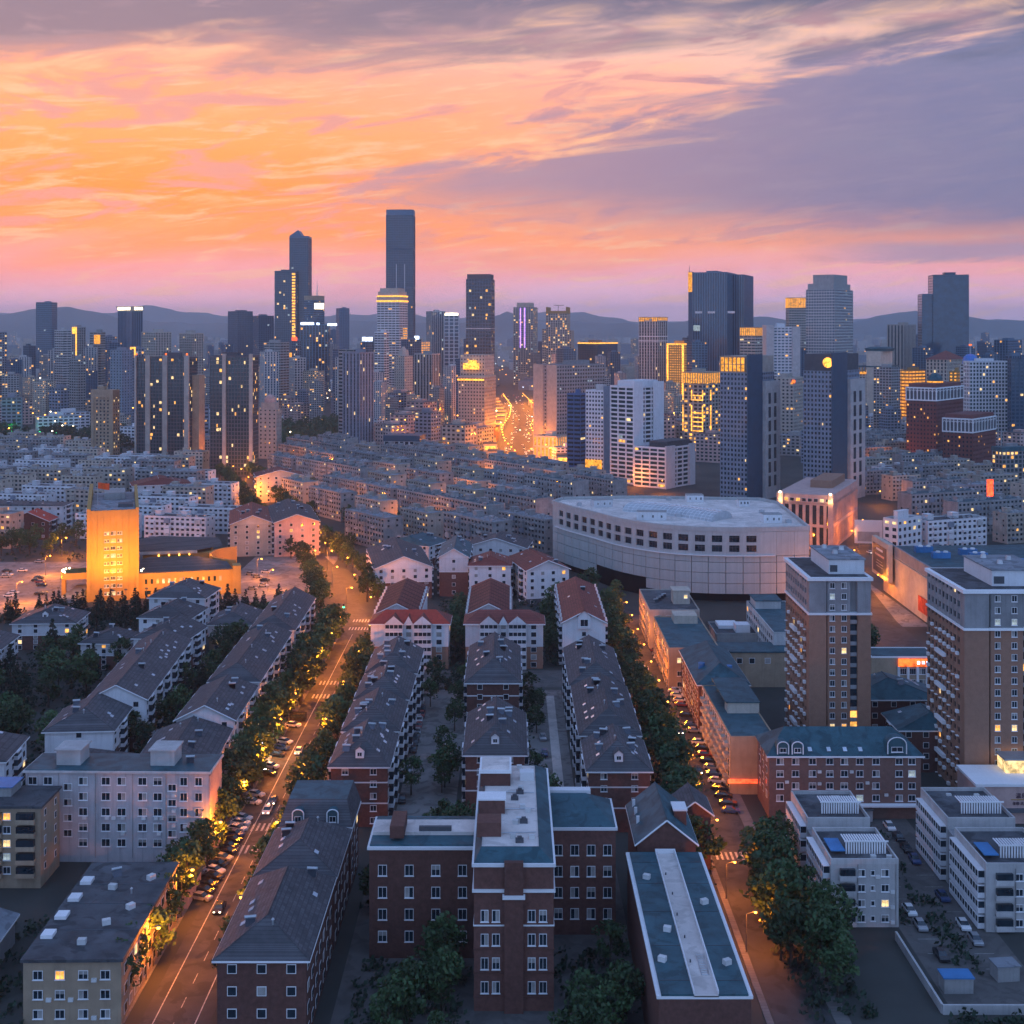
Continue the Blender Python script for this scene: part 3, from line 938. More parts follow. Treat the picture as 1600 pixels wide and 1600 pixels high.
tower('squat navy slab beside lone dark tower, left skyline', 36, 45, 56, 541, 2200, phi=30, wall=M_NAVY, glass=M_GLASSB, floor=4, bay=5, pier=.1, span=.2, lit=.01)

# --- middle towers
t, w, b, h = tower('ochre brown slab of flats standing left of the green glass flats', 143, 177, 187, 614, 1070, phi=14, wall=M_TAN, glass=M_GLASS, floor=3.0, bay=3.4, pier=.55, span=.5, lit=.12, litm=[M_LIT, M_LIT2])
MB().box(-w * .5, -w * .38, -b / 2 - .8, -b / 2, 0, h + 2).box(w * .36, w * .5, -b / 2 - .8, -b / 2, 0, h + 2).box(-w * .5, w * .5, -b / 2 - .9, b / 2, h - 4, h + 2.5).build('outer_frame', M_TAN, t)
t, w, b, h = tower('large green glass apartment tower with cream piers, left of its pair', 211, 295, 308, 560, 1055, phi=8, wall=M_DKGREY, glass=M_GLASSG, floor=3.0, bay=2.6, pier=.2, span=.22, lit=.05, litm=[M_LIT, M_LIT2, M_LIT2])
for x in (-.5, -.30, .02, .42):
    MB().box(w * x, w * x + w * (.085 if x > -.4 else .03), -b / 2 - 1.2, -b / 2 + .5, 0, h + 2.5).build('pier', M_BEIGE, t)
MB().box(w * .5, w * .5 + 6, -b * .1, b * .6, 0, h - 14).build('rear_wing', M_TAN, t)
for x in (-.47, .08, .47):
    MB().cyl(w * x, -b / 2 - .4, h + 2.6, h + 4.2, .9, .7, 8).build('red_beacon', M_ORSIGN, t)
t, w, b, h = tower('large green glass apartment tower with cream piers, right of its pair', 328, 395, 404, 558, 985, phi=8, wall=M_DKGREY, glass=M_GLASSG, floor=3.0, bay=2.5, pier=.2, span=.22, lit=.07, litm=[M_LIT, M_LIT2, M_LIT2])
for x in (-.2, .42):
    MB().box(w * x, w * x + w * .08, -b / 2 - 1.2, -b / 2 + .5, 0, h + 2.5).build('pier', M_BEIGE, t)
t, w, b, h = tower('pinkish beige tower with small round dome on its roof', 404, 432, 440, 640, 1110, phi=12, wall=M_BEIGE, glass=M_GLASS, floor=3.6, bay=4.2, pier=.65, span=.6, lit=.02, cap=False)
MB().box(-w * .4, w * .4, -b * .4, b * .4, h, h + 6).build('upper_storey', M_BEIGE, t)
MB().cyl(0, 0, h + 6, h + 8, w * .3, w * .3, 14).dome(0, 0, h + 8, w * .3, 5).build('dome', M_PINK, t)
t, w, b, h = tower('tall grey blue tower with dark window strips, centre left', 535, 562, 584, 552, 1139, phi=34, wall=M_GREYB, glass=M_GLASS, floor=3.2, bay=4.2, pier=.62, span=.08, lit=.02, litm=[M_LIT2])
for x in (-.5, -.15, .12, .5):
    pass
facade(t, w * .9, b * .5, h + 3, cx=-w * .75, cy=b * .3, floor=3.2, bay=8, pier=.06, span=.5, wall=M_CONC, glass=M_GLASS, lit=.01)
MB().box(-w * .9, w * .8, -b * .9, b * .9, 0, 11).build('podium', M_CONCL, t)
tower('dark striped tower left of the grey blue tower with lit window dots', 412, 438, 452, 536, 1700, phi=26, wall=M_CONC, glass=M_GLASS, floor=3.6, bay=8, pier=.08, span=.5, lit=.02)
tower('pale grey striped slab right of the green glass flats', 452, 460, 478, 560, 1800, phi=30, wall=M_CONCL, glass=M_GLASS, floor=3.6, bay=4, pier=.4, span=.3, lit=.03)
t, w, b, h = tower('steel grey ribbed tower with a lit balcony column, centre', 647, 675, 688, 554, 1560, phi=26, wall=M_CONC, glass=M_GLASS, floor=3.4, bay=4.0, pier=.45, span=.06, lit=.04)
t, w, b, h = tower('rounded cream tower with small cap left of ribbed steel tower', 616, 632, 645, 556, 1680, phi=36, wall=M_BEIGE, glass=M_GLASS, floor=3.4, bay=3.6, pier=.6, span=.55, lit=.01, cap=False)
MB().cyl(0, 0, h, h + 8, w * .42, w * .34, 12).cyl(0, 0, h + 8, h + 12, w * .2, w * .1, 12).build('crown', M_BEIGE, t)
t, w, b, h = tower('white banded slab right below the gold crowned tower', 585, 600, 608, 520, 1850, phi=30, wall=M_WHITE, glass=M_GLASS, floor=3.6, bay=6, pier=.1, span=.5, lit=.04)
t, w, b, h = tower('low tower with gold lit louvre crown and cool sign', 640, 655, 672, 535, 1800, phi=35, wall=M_BEIGE, glass=M_GOLDS, floor=3.6, bay=5, pier=.2, span=.55, lit=0)
MB().box(w * .05, w * .5, -b / 2 - .8, -b / 2 - .1, h + 3, h + 9).build('lit_sign', M_COOL, t)
# beige hotel
t, w, b, h = tower('beige hotel tower with golden roof sign beside the bright avenue', 716, 757, 775, 590, 1257, phi=18, wall=M_BEIGE, glass=M_GLASS, floor=3.4, bay=3.2, pier=.5, span=.55, lit=.04, litm=[M_LIT, M_LIT2])
facade(t, w * .94, b * .8, 22, z0=h, floor=3.6, bay=3.4, pier=.6, span=.6, wall=M_BEIGE, lit=.03)
MB().box(-w * .3, w * .3, -b / 2 - .9, -b / 2 - .1, h + 8, h + 14).box(-w * .1, w * .2, -b / 2 - .9, -b / 2 - .1, h + 14, h + 17).build('lit_sign', M_GOLD, t)
MB().box(-w * .52, w * .48, -b / 2 - 1.0, -b / 2 - .2, h - 3, h - 1.4).build('light_band', M_GOLD, t)
MB().box(-w * .55, w * .6, -b * .6, b * .6, 0, 14).build('podium', M_BRICK, t)
# grey slab with long side
t, w, b, h = tower('long grey slab with blank beige end wall right of the avenue', 834, 870, 945, 572, 1150, phi=54, wall=M_GREY, glass=M_GLASS, floor=3.3, bay=3.0, pier=.4, span=.5, lit=.015)
MB().box(-w * .5 - .1, -w * .08, -b / 2 - .5, -b / 2 + .3, 0, h + 1).box(w * .1, w * .5 + .1, -b / 2 - .5, -b / 2 + .3, 0, h + 1).build('end_wall', M_BEIGE, t)
t, w, b, h = tower('blue panelled office slab beside the white grid office slab', 886, 907, 915, 617, 1010, phi=30, wall=M_BLUEW, glass=M_GLASS, floor=3.4, bay=6, pier=.1, span=.5, lit=.03)
t, w, b, h = tower('white grid office slab with grey end wall next to blue slab', 915, 943, 953, 612, 985, phi=30, wall=M_WHITE, glass=M_GLASS, floor=3.3, bay=2.8, pier=.4, span=.5, lit=.01)
MB().box(w / 2, w / 2 + .5, -b / 2 - .3, b / 2 + .3, 0, h + 4).build('end_wall', M_GREYB, t)
MB().box(w * .0, w * .4, -b * .3, b * .3, h, h + 5).build('lift_house', M_CONCL, t)
MB().box(-w * .5, w * .4, -b / 2 - .7, -b / 2 - .05, 3, 12).build('lit_arcade', M_GOLDS, t)
# white rounded balconies
t, w, b, h = tower('white residential tower with dark wavy balcony bands', 953, 990, 1036, 606, 930, phi=48, wall=M_WHITE, glass=M_GLASSG, floor=3.2, bay=7, pier=.12, span=.36, lit=.02, proud=.7)
MB().box(w * .5 - .2, w * .5 + .9, -b * .52, -b * .2, 0, h + 4).box(w * .5 - .2, w * .5 + .9, b * .15, b * .5, 0, h + 4).build('white_fin', M_WHITE, t)
MB().box(-w * .3, w * .4, -b * .4, b * .4, h, h + 5).build('penthouse', M_WHITE, t)
t, w, b, h = tower('shorter white block with wavy balcony bands at foot of the white tower', 990, 1040, 1085, 702, 905, phi=40, wall=M_WHITE, glass=M_GLASSG, floor=3.2, bay=7, pier=.12, span=.36, lit=.03, proud=.7)
MB().box(w * .5 - .2, w * .5 + .8, -b * .52, -b * .2, 0, h + 2).box(w * .5 - .2, w * .5 + .8, b * .3, b * .5, 0, h + 2).build('white_fin', M_WHITE, t)
MB().box(-w * .1, w * .45, -b * .4, b * .4, h, h + 5).build('penthouse', M_RSLATE, t)
# gold hotel
t, w, b, h = tower('hotel outlined with bright gold light lines in two tiers', 1068, 1098, 1127, 585, 1130, phi=44, wall=M_BEIGE, glass=M_GLASS, floor=3.3, bay=5, pier=.35, span=.4, lit=.2, litm=[M_GOLD, M_GOLDS, M_LIT])
mb = MB()
for z0, z1 in ((22, h * .62), (h * .68, h - 14)):
    for x in (-w * .5 - .2, -w * .06, w * .5 + .2):
        mb.box(x - .35, x + .35, -b / 2 - .9, -b / 2 - .3, z0, z1)
    for y in (-b * .1, b * .5):
        mb.box(w / 2 + .3, w / 2 + .9, y - .35, y + .35, z0, z1)
    n = int((z1 - z0) / 4)
    for j in range(n):
        mb.box(w * .0, w * .48, -b / 2 - .7, -b / 2 - .25, z0 + j * 4, z0 + j * 4 + .8)
mb.build('light_line', M_GOLD, t, stuff=True)
lit_crown(MB().box(-w * .5, w * .52, -b * .52, b * .5, h - 8, h + 1), t)
# twin blue grey towers
for lab, xl, xc, xr, yt, d, key in (('left twin tower with grey grid front, dark centre strip and gold lit crown', 1125, 1168, 1210, 583, 836, 0),
                                    ('right twin tower with grey grid front, dark centre strip and round gold emblem', 1255, 1300, 1343, 580, 830, 1)):
    t, w, b, h = tower(lab, xl, xc, xr, yt, d, phi=38, wall=M_GREYB, glass=M_GLASS, floor=3.1, bay=2.6, pier=.45, span=.45, lit=.02, litm=[M_LIT, M_LIT2], cap=False)
    MB().box(-w * .48, w * .48, -b * .48, b * .48, h, h + 11).build('crown', M_BEIGE if key == 0 else M_DKGREY, t)
    MB().box(w / 2 - .2, w / 2 + .6, -b / 2 - .6, b * .02, 0, h + 12).build('dark_strip', M_NAVY, t)
    mb = MB()
    mb.box(w / 2, w / 2 + 2.4, b * .04, b * .5 + 4, 0, h - 6)
    mb.build('side_block', M_CONCL, t)
    mb = MB()
    nseg = 7
    for j in range(nseg):
        z0 = 8 + j * (h - 20) / nseg
        for y in (b * .15, b * .36):
            mb.box(w / 2 + 2.35, w / 2 + 2.46, y, y + b * .09, z0, z0 + (h - 20) / nseg - 2)
    mb.build('window_strips', M_GLASS, t, stuff=True)
    if key == 0:
        lit_crown(MB().box(-w * .49, w * .4, -b * .49, -b * .47, h + 1, h + 10), t)
    else:
        mb = MB()
        mb.cyl(0, 0, 0, .6, 3.4, 3.2, 20)
        e = mb.build('gold_emblem', M_GOLD, t, loc=(w * .34, -b * .48 - .3, h + 5.5))
        e.rotation_euler.x = rad(90)
t, w, b, h = tower('tan office tower seen between the two twin towers', 1208, 1240, 1256, 592, 1180, phi=30, wall=M_BEIGE, glass=M_GLASS, floor=3.4, bay=4, pier=.5, span=.5, lit=.06, litm=[M_LIT])
MB().cyl(w * .5, -b / 2, h - 4, h - 1, 1.6, 1.6, 10).build('red_beacon', M_ORSIGN, t)
# dark red pair
for lab, xl, xc, xr, yt, d in (('taller dark red brick tower with white arched crown band', 1416, 1463, 1505, 626, 1020), ('shorter dark red brick tower with white arched crown band', 1473, 1520, 1556, 676, 955)):
    t, w, b, h = tower(lab, xl, xc, xr, yt, d, phi=40, wall=M_REDBR, glass=M_GLASS, floor=3.2, bay=2.9, pier=.55, span=.55, lit=.03, litm=[M_LIT], cap=False)
    MB().box(-w * .5, w * .5, -b * .5, b * .5, h, h + 9.5).build('arcade_wall', M_DKGREY, t)
    mb = MB()
    for z in (h - .5, h + 9.2):
        mb.box(-w * .515, w * .515, -b * .515, b * .515, z, z + 1.0)
    n = 8
    for i in range(n + 1):
        x = -w * .5 + w * i / n
        mb.box(x - .35, x + .35, -b * .5 - .5, -b * .5 + .1, h, h + 9.2)
        y = -b * .5 + b * i / n
        mb.box(w * .5 - .1, w * .5 + .5, y - .35, y + .35, h, h + 9.2)
    for i in range(n):
        for k in range(6):
            a0, a1 = math.pi * k / 6, math.pi * (k + 1) / 6
            xm, r0 = -w * .5 + w * (i + .5) / n, w / n / 2
            ym, r1 = -b * .5 + b * (i + .5) / n, b / n / 2
            mb.bar((xm + r0 * math.cos(a0), -b * .5 - .3, h + 5.5 + 2.5 * math.sin(a0)), (xm + r0 * math.cos(a1), -b * .5 - .3, h + 5.5 + 2.5 * math.sin(a1)), .25, n=4)
            mb.bar((w * .5 + .3, ym + r1 * math.cos(a0), h + 5.5 + 2.5 * math.sin(a0)), (w * .5 + .3, ym + r1 * math.cos(a1), h + 5.5 + 2.5 * math.sin(a1)), .25, n=4)
    mb.build('arched_crown', M_TRIM, t, stuff=True)
    MB().box(-w * .46, w * .46, -b * .46, b * .46, h + 10.2, h + 13).build('attic', M_REDBR, t)
    if yt < 650:
        MB().cyl(0, 0, h + 13, h + 16, 6, 6, 14).dome(0, 0, h + 16, 6, 5).build('dome', M_RTEAL, t)
        MB().cyl(0, 0, h + 13.2, h + 14.4, 6.3, 6.3, 14).build('light_band', M_GOLDS, t)
# white grid tower with blue dome
t, w, b, h = tower('white grid tower of small square windows behind the dark red pair', 1505, 1515, 1575, 566, 1180, phi=75, wall=M_WHITE, glass=M_GLASSG, floor=3.4, bay=3.2, pier=.35, span=.35, lit=.04)
t, w, b, h = tower('pale tower carrying a bright blue dome and mast', 1500, 1519, 1532, 569, 1260, phi=36, wall=M_CONCL, glass=M_GLASS, floor=3.4, bay=3.4, pier=.4, span=.4, lit=.06, litm=[M_LIT, M_GOLDS], cap=False)
MB().cyl(0, 0, h, h + 3, 7.6, 7.6, 16).dome(0, 0, h + 3, 7.6, 7).build('blue_dome', mat('blue_dome_glaze', (.04, .16, .5), rough=.3, spec=.6), t, smooth=False)
MB().cyl(0, 0, h + 10, h + 22, .5, .2, 6).build('mast', M_METAL, t)
MB().cyl(0, 0, h + 18, h + 19.5, 1.5, 1.5, 10).build('red_beacon', M_ORSIGN, t)
t, w, b, h = tower('cream hall with shallow red pyramid roof below the dark teal tower', 1447, 1480, 1508, 562, 1450, phi=40, wall=M_CREAM, glass=M_GLASS, floor=4, bay=4, pier=.5, span=.3, lit=.04, cap=False)
mb = MB()
mb.v += [(-w * .52, -b * .52, h), (w * .52, -b * .52, h), (w * .52, b * .52, h), (-w * .52, b * .52, h), (0, 0, h + 10)]
mb.f += [(0, 1, 4), (1, 2, 4), (2, 3, 4), (3, 0, 4)]
mb.k += [0] * 4
mb.build('roof', M_RRED, t)
tower('gold topped small tower left of the blue dome', 1483, 1496, 1505, 582, 1300, phi=30, wall=M_OCHRE, glass=M_GOLDS, floor=3.4, bay=3.4, pier=.5, span=.5, lit=0)
tower('dark blue tower half cut by the right edge of view', 1574, 1580, 1640, 562, 1150, phi=80, wall=M_NAVY, glass=M_GLASSB, floor=3.4, bay=4, pier=.3, span=.4, lit=.03)
tower('teal topped glass tower behind the white grid tower', 1570, 1582, 1600, 556, 1400, phi=30, wall=M_STEEL, glass=M_GLASSB, floor=3.6, bay=4, pier=.2, span=.2, lit=.02, capr=M_RTEAL)
t, w, b, h = tower('apartment block with teal roof and lit balconies at right edge', 1550, 1566, 1604, 706, 870, phi=70, wall=M_GREY, glass=M_GLASSG, floor=3.0, bay=3.2, pier=.3, span=.3, lit=.12, litm=[M_LIT, M_LIT2])
MB().box(-w * .55, w * .55, -b * .52, b * .52, h + .2, h + 3).build('roof_cap', M_RTEAL, t)
tower('slate blue slab behind the teal topped glass tower', 1553, 1575, 1597, 532, 1900, phi=40, wall=M_STEEL, glass=M_GLASSB, floor=4, bay=4, pier=.3, span=.2, lit=.02)
t, w, b, h = tower('white colonnade office block with dark roof, centre', 600, 655, 664, 690, 1090, phi=20, wall=M_WHITE, glass=M_GLASS, floor=24, bay=4.6, pier=.3, span=.04, lit=0, proud=.6)
MB().box(-w * .52, w * .52, -b * .52, b * .52, h, h + 5).build('dark_attic', M_NAVY, t)
t, w, b, h = tower('low restaurant with two tiers of gold lights, centre', 664, 705, 716, 700, 1120, phi=25, wall=M_OCHRE, glass=M_GOLDS, floor=4, bay=3, pier=.3, span=.3, lit=0)
MB().box(-w * .5, w * .5, -b / 2 - .8, -b / 2 - .1, h - 1, h + .6).build('light_band', M_GOLD, t)
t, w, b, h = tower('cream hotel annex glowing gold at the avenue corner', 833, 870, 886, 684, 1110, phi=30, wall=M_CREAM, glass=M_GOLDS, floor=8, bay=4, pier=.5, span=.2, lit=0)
point_light('floodlight', (xat(855, 1085), 1085, 12), 14000, r=1.5)

# ================================================================== window units
def win_mesh(w, h, lit=0, cols=2, name='window'):
    """one framed casement, origin at its centre on the wall plane, facing -y; glass behind a real frame"""
    mb = MB()
    f, p = .09, .10
    mb.box(-w / 2, w / 2, -p, 0, h / 2 - f, h / 2, 0)
    mb.box(-w / 2, w / 2, -p, 0, -h / 2, -h / 2 + f, 0)
    mb.box(-w / 2, -w / 2 + f, -p, 0, -h / 2 + f, h / 2 - f, 0)
    mb.box(w / 2 - f, w / 2, -p, 0, -h / 2 + f, h / 2 - f, 0)
    for i in range(1, cols):
        x = -w / 2 + w * i / cols
        mb.box(x - .03, x + .03, -p + .02, 0, -h / 2 + f, h / 2 - f, 0)
    mb.poly([(-w / 2 + f, -.02, -h / 2 + f), (w / 2 - f, -.02, -h / 2 + f), (w / 2 - f, -.02, h / 2 - f), (-w / 2 + f, -.02, h / 2 - f)], 1)
    mb.box(-w / 2 - .1, w / 2 + .1, -.22, 0, -h / 2 - .1, -h / 2 - .003, 0)
    if lit in (4, 5, 6):       # drawn curtains or blinds, part way
        x0, x1 = ((-w / 2 + f, 0), (0, w / 2 - f), (-w / 2 + f, w / 2 - f))[lit - 4]
        z0 = -h / 2 + f if lit < 6 else h * .05
        mb.poly([(x0, -.03, z0), (x1, -.03, z0), (x1, -.03, h / 2 - f), (x0, -.03, h / 2 - f)], 2)
    return mb.mesh(name, [M_TRIM, [M_GLASS, M_LIT, M_LIT2, M_LIT3, M_GLASS, M_GLASS, M_GLASS][lit], mat('curtain', (.30, .29, .28), var=.3)])


WIN = {}


def windows(parent, pts, w, h, rz=0.0, lit=.06, cols=2, rng=R, name='window'):
    """separate window objects on a wall plane; pts are (x, y, z) in the parent's frame"""
    for p in pts:
        l = 0
        if rng.random() < lit:
            l = rng.choice((1, 2, 2, 3))
        elif rng.random() < .45:
            l = rng.choice((4, 5, 6))
        k = (w, h, l, cols)
        if k not in WIN:
            WIN[k] = win_mesh(w, h, l, cols)
        inst(name, WIN[k], parent, p, rz)


def small_windows(parent, faces, lit=.05, rng=R, frame=None, name='windows'):
    """many small windows too far away to pick apart: real panes with sills, one part. faces: (axis, pos, [u], [z], w, h)"""
    mb = MB()
    for ax, pos, us, zs, w, h in faces:
        for u in us:
            for z in zs:
                m = (1 if rng.random() > .22 else 4) if rng.random() > lit else rng.choice((2, 3))
                if ax == 'F':
                    mb.box(u - w / 2 - .12, u + w / 2 + .12, pos - .06, pos, z - h / 2 - .12, z + h / 2 + .12, 0)
                    mb.poly([(u - w / 2, pos - .075, z - h / 2), (u + w / 2, pos - .075, z - h / 2), (u + w / 2, pos - .075, z + h / 2), (u - w / 2, pos - .075, z + h / 2)], m)
                elif ax == 'R':
                    mb.box(pos, pos + .06, u - w / 2 - .12, u + w / 2 + .12, z - h / 2 - .12, z + h / 2 + .12, 0)
                    mb.poly([(pos + .075, u - w / 2, z - h / 2), (pos + .075, u + w / 2, z - h / 2), (pos + .075, u + w / 2, z + h / 2), (pos + .075, u - w / 2, z + h / 2)], m)
                else:
                    mb.box(pos - .06, pos, u - w / 2 - .12, u + w / 2 + .12, z - h / 2 - .12, z + h / 2 + .12, 0)
                    mb.poly([(pos - .075, u + w / 2, z - h / 2), (pos - .075, u - w / 2, z - h / 2), (pos - .075, u - w / 2, z + h / 2), (pos - .075, u + w / 2, z + h / 2)], m)
    mb.build(name, [frame or M_TRIM, M_GLASS, M_LIT, M_LIT2, mat('curtain', (.30, .29, .28), var=.3)], parent, stuff=True)


AC_ME = MB().box(-.42, .42, -.34, 0, -.3, .3).mesh('air_conditioner', M_AC)
HEAT_ME = MB()
HEAT_ME.poly([(-.8, -.9, 0), (.8, -.9, 0), (.8, 0, 1.1), (-.8, 0, 1.1)], 1)
HEAT_ME.poly([(-.8, -.9, 0), (-.8, 0, 1.1), (.8, 0, 1.1), (.8, -.9, 0)], 1)
HEAT_ME.bar((-.95, .1, 1.2), (.95, .1, 1.2), .27, n=8)
HEAT_ME.bar((-.7, .1, 0), (-.7, .1, 1.15), .04, n=4).bar((.7, .1, 0), (.7, .1, 1.15), .04, n=4)
HEAT_ME = HEAT_ME.mesh('solar_water_heater', [M_METAL, mat('solar_collector', (.06, .07, .10), rough=.2, spec=.7)])
SKY_ME = MB().box(-.45, .45, -.6, .6, 0, .09).mesh('skylight', mat('skylight_glass', (.5, .55, .62), rough=.15, spec=.8))
VENT_ME = MB().cyl(0, 0, 0, .9, .16, .16, 7).cyl(0, 0, .9, 1.15, .3, .1, 7).mesh('roof_vent', M_METAL)


# ================================================================== pitched-roof housing
def pitched(parent, w, l, eave, ridge, hipf=0.0, hipb=0.0, o=.7, m=None, trim=None, cx=0.0, cy=0.0, gw=None, name='roof'):
    """roof with its ridge along y and a real eaves board; hip at front/back if asked"""
    x0, x1, y0, y1 = cx - w / 2 - o, cx + w / 2 + o, cy - l / 2 - o, cy + l / 2 + o
    yf, yb = y0 + hipf, y1 - hipb
    mb = MB()
    A, B, C, D = (x0, y0, eave), (x1, y0, eave), (x1, y1, eave), (x0, y1, eave)
    F, G_ = (cx, yf, ridge), (cx, yb, ridge)
    mb.poly([A, F, G_, D][::-1])
    mb.poly([B, C, G_, F])
    if hipf:
        mb.poly([A, B, F])
    if hipb:
        mb.poly([C, D, G_])
    if hipf and hipb:
        mb.poly([D, C, B, A])
    r = mb.build(name, m, parent)
    tb = MB()
    t = .18
    tb.box(x0 - .02, x1 + .02, y0 - .04, y0 + t, eave - .32, eave - .005) if hipf else None
    tb.box(x0 - .04, x0 + t, y0 + t, y1 - t, eave - .32, eave - .005)
    tb.box(x1 - t, x1 + .04, y0 + t, y1 - t, eave - .32, eave - .005)
    if not hipf:
        tb.bar((x0, y0 - .05, eave - .08), (cx, y0 - .05, ridge - .08), .17, n=4)
        tb.bar((x1, y0 - .05, eave - .08), (cx, y0 - .05, ridge - .08), .17, n=4)
    tb.build('eaves_board', trim or M_TRIM, parent)
    rc = MB().bar((cx, yf, ridge + .02), (cx, yb, ridge + .02), .14, n=5)
    if hipf:
        rc.bar((x0, y0, eave + .03), (cx, yf, ridge + .02), .10, n=4).bar((x1, y0, eave + .03), (cx, yf, ridge + .02), .10, n=4)
    rc.build('ridge_cap', m, r)
    if not (hipf and hipb):
        gw = gw or M_WHITE
        gb = MB()
        k = (ridge - eave) / (w / 2 + o) * (w / 2)
        gb.poly([(cx - w / 2, cy - l / 2, eave - .01), (cx + w / 2, cy - l / 2, eave - .01), (cx, cy - l / 2, eave + k)])
        if not hipf:
            gb.build('gable_wall', gw, parent)
        if not hipb:
            gb = MB()
            gb.poly([(cx + w / 2, cy + l / 2, eave - .01), (cx - w / 2, cy + l / 2, eave - .01), (cx, cy + l / 2, eave + k)])
            gb.build('gable_wall', gw, parent)
    return r


def on_slope(w, eave, ridge, o, side, t):
    """x, z, tilt on one roof slope; t runs from eave (0) to ridge (1)"""
    return side * (w / 2 + o) * (1 - t), eave + (ridge - eave) * t, math.atan2(ridge - eave, w / 2 + o)


def roof_bits(parent, w, l, eave, ridge, o=.7, n=6, heat=2, rng=R, sides=(-1, 1), cy=0.0):
    for i in range(n):
        s = rng.choice(sides)
        y = cy + rng.uniform(-.42, .42) * l
        x, z, a = on_slope(w, eave, ridge, o, s, rng.uniform(.3, .6))
        k = inst('skylight', SKY_ME, parent, (x, y, z + .03))
        k.rotation_euler = (0, s * a, 0)
    for i in range(heat):
        s = rng.choice(sides)
        x, z, a = on_slope(w, eave, ridge, o, s, rng.uniform(.45, .85))
        inst('solar_water_heater', HEAT_ME, parent, (x, cy + rng.uniform(-.4, .4) * l, z - .1), rng.uniform(-.3, .3))
    for i in range(max(1, n // 3)):
        x, z, a = on_slope(w, eave, ridge, o, rng.choice((-1, 1)), rng.uniform(.75, .95))
        inst('roof_vent', VENT_ME, parent, (x, cy + rng.uniform(-.4, .4) * l, z - .1))


def dormer(parent, x, y, z, w=1.9, h=1.7, d=2.6, rz=0.0, roofm=None, arch=False):
    """little window house standing out of a roof; front faces -y before rz"""
    mb = MB()
    mb.box(-w / 2, w / 2, 0, d, -h * .5, h * .55)
    if arch:
        n = 8
        for i in range(n):
            a0, a1 = math.pi * i / n, math.pi * (i + 1) / n
            p0, p1 = (w / 2 * math.cos(a0), h * .55 + w * .4 * math.sin(a0)), (w / 2 * math.cos(a1), h * .55 + w * .4 * math.sin(a1))
            mb.poly([(p0[0], 0, p0[1]), (p0[0], d, p0[1]), (p1[0], d, p1[1]), (p1[0], 0, p1[1])])
            mb.poly([(0, 0, h * .55), (p0[0], 0, p0[1]), (p1[0], 0, p1[1])])
    else:
        mb.poly([(-w / 2, 0, h * .55), (w / 2, 0, h * .55), (0, 0, h * 1.0)])
    dm = mb.build('dormer', (roofm or M_RTEAL) if arch else M_WHITE, parent, loc=(x, y, z), rz=rz)
    if arch:
        fb = MB()
        for i in range(10):
            a0, a1 = math.pi * i / 10, math.pi * (i + 1) / 10
            fb.bar((w / 2 * math.cos(a0), -.05, h * .55 + w * .4 * math.sin(a0)), (w / 2 * math.cos(a1), -.05, h * .55 + w * .4 * math.sin(a1)), .13, n=4)
        fb.box(-w / 2 - .1, -w / 2 + .14, -.14, .02, -h * .5, h * .55).box(w / 2 - .14, w / 2 + .1, -.14, .02, -h * .5, h * .55)
        fb.build('dormer_arch', M_TRIM, dm)
    if not arch:
        rb = MB()
        e = .25
        rb.poly([(-w / 2 - e, -e, h * .5), (0, -e, h * 1.08), (0, d, h * 1.08), (-w / 2 - e, d, h * .5)][::-1])
        rb.poly([(w / 2 + e, -e, h * .5), (w / 2 + e, d, h * .5), (0, d, h * 1.08), (0, -e, h * 1.08)])
        rb.build('dormer_roof', roofm or M_RSLATE, dm)
    k = (w * .6, h * .6, 0, 2)
    if k not in WIN:
        WIN[k] = win_mesh(w * .6, h * .6, 0, 2)
    inst('window', WIN[k], dm, (0, -.01, .05))
    return dm


def frange(a, b, n):
    return [a + (b - a) * (i + .5) / n for i in range(n)]


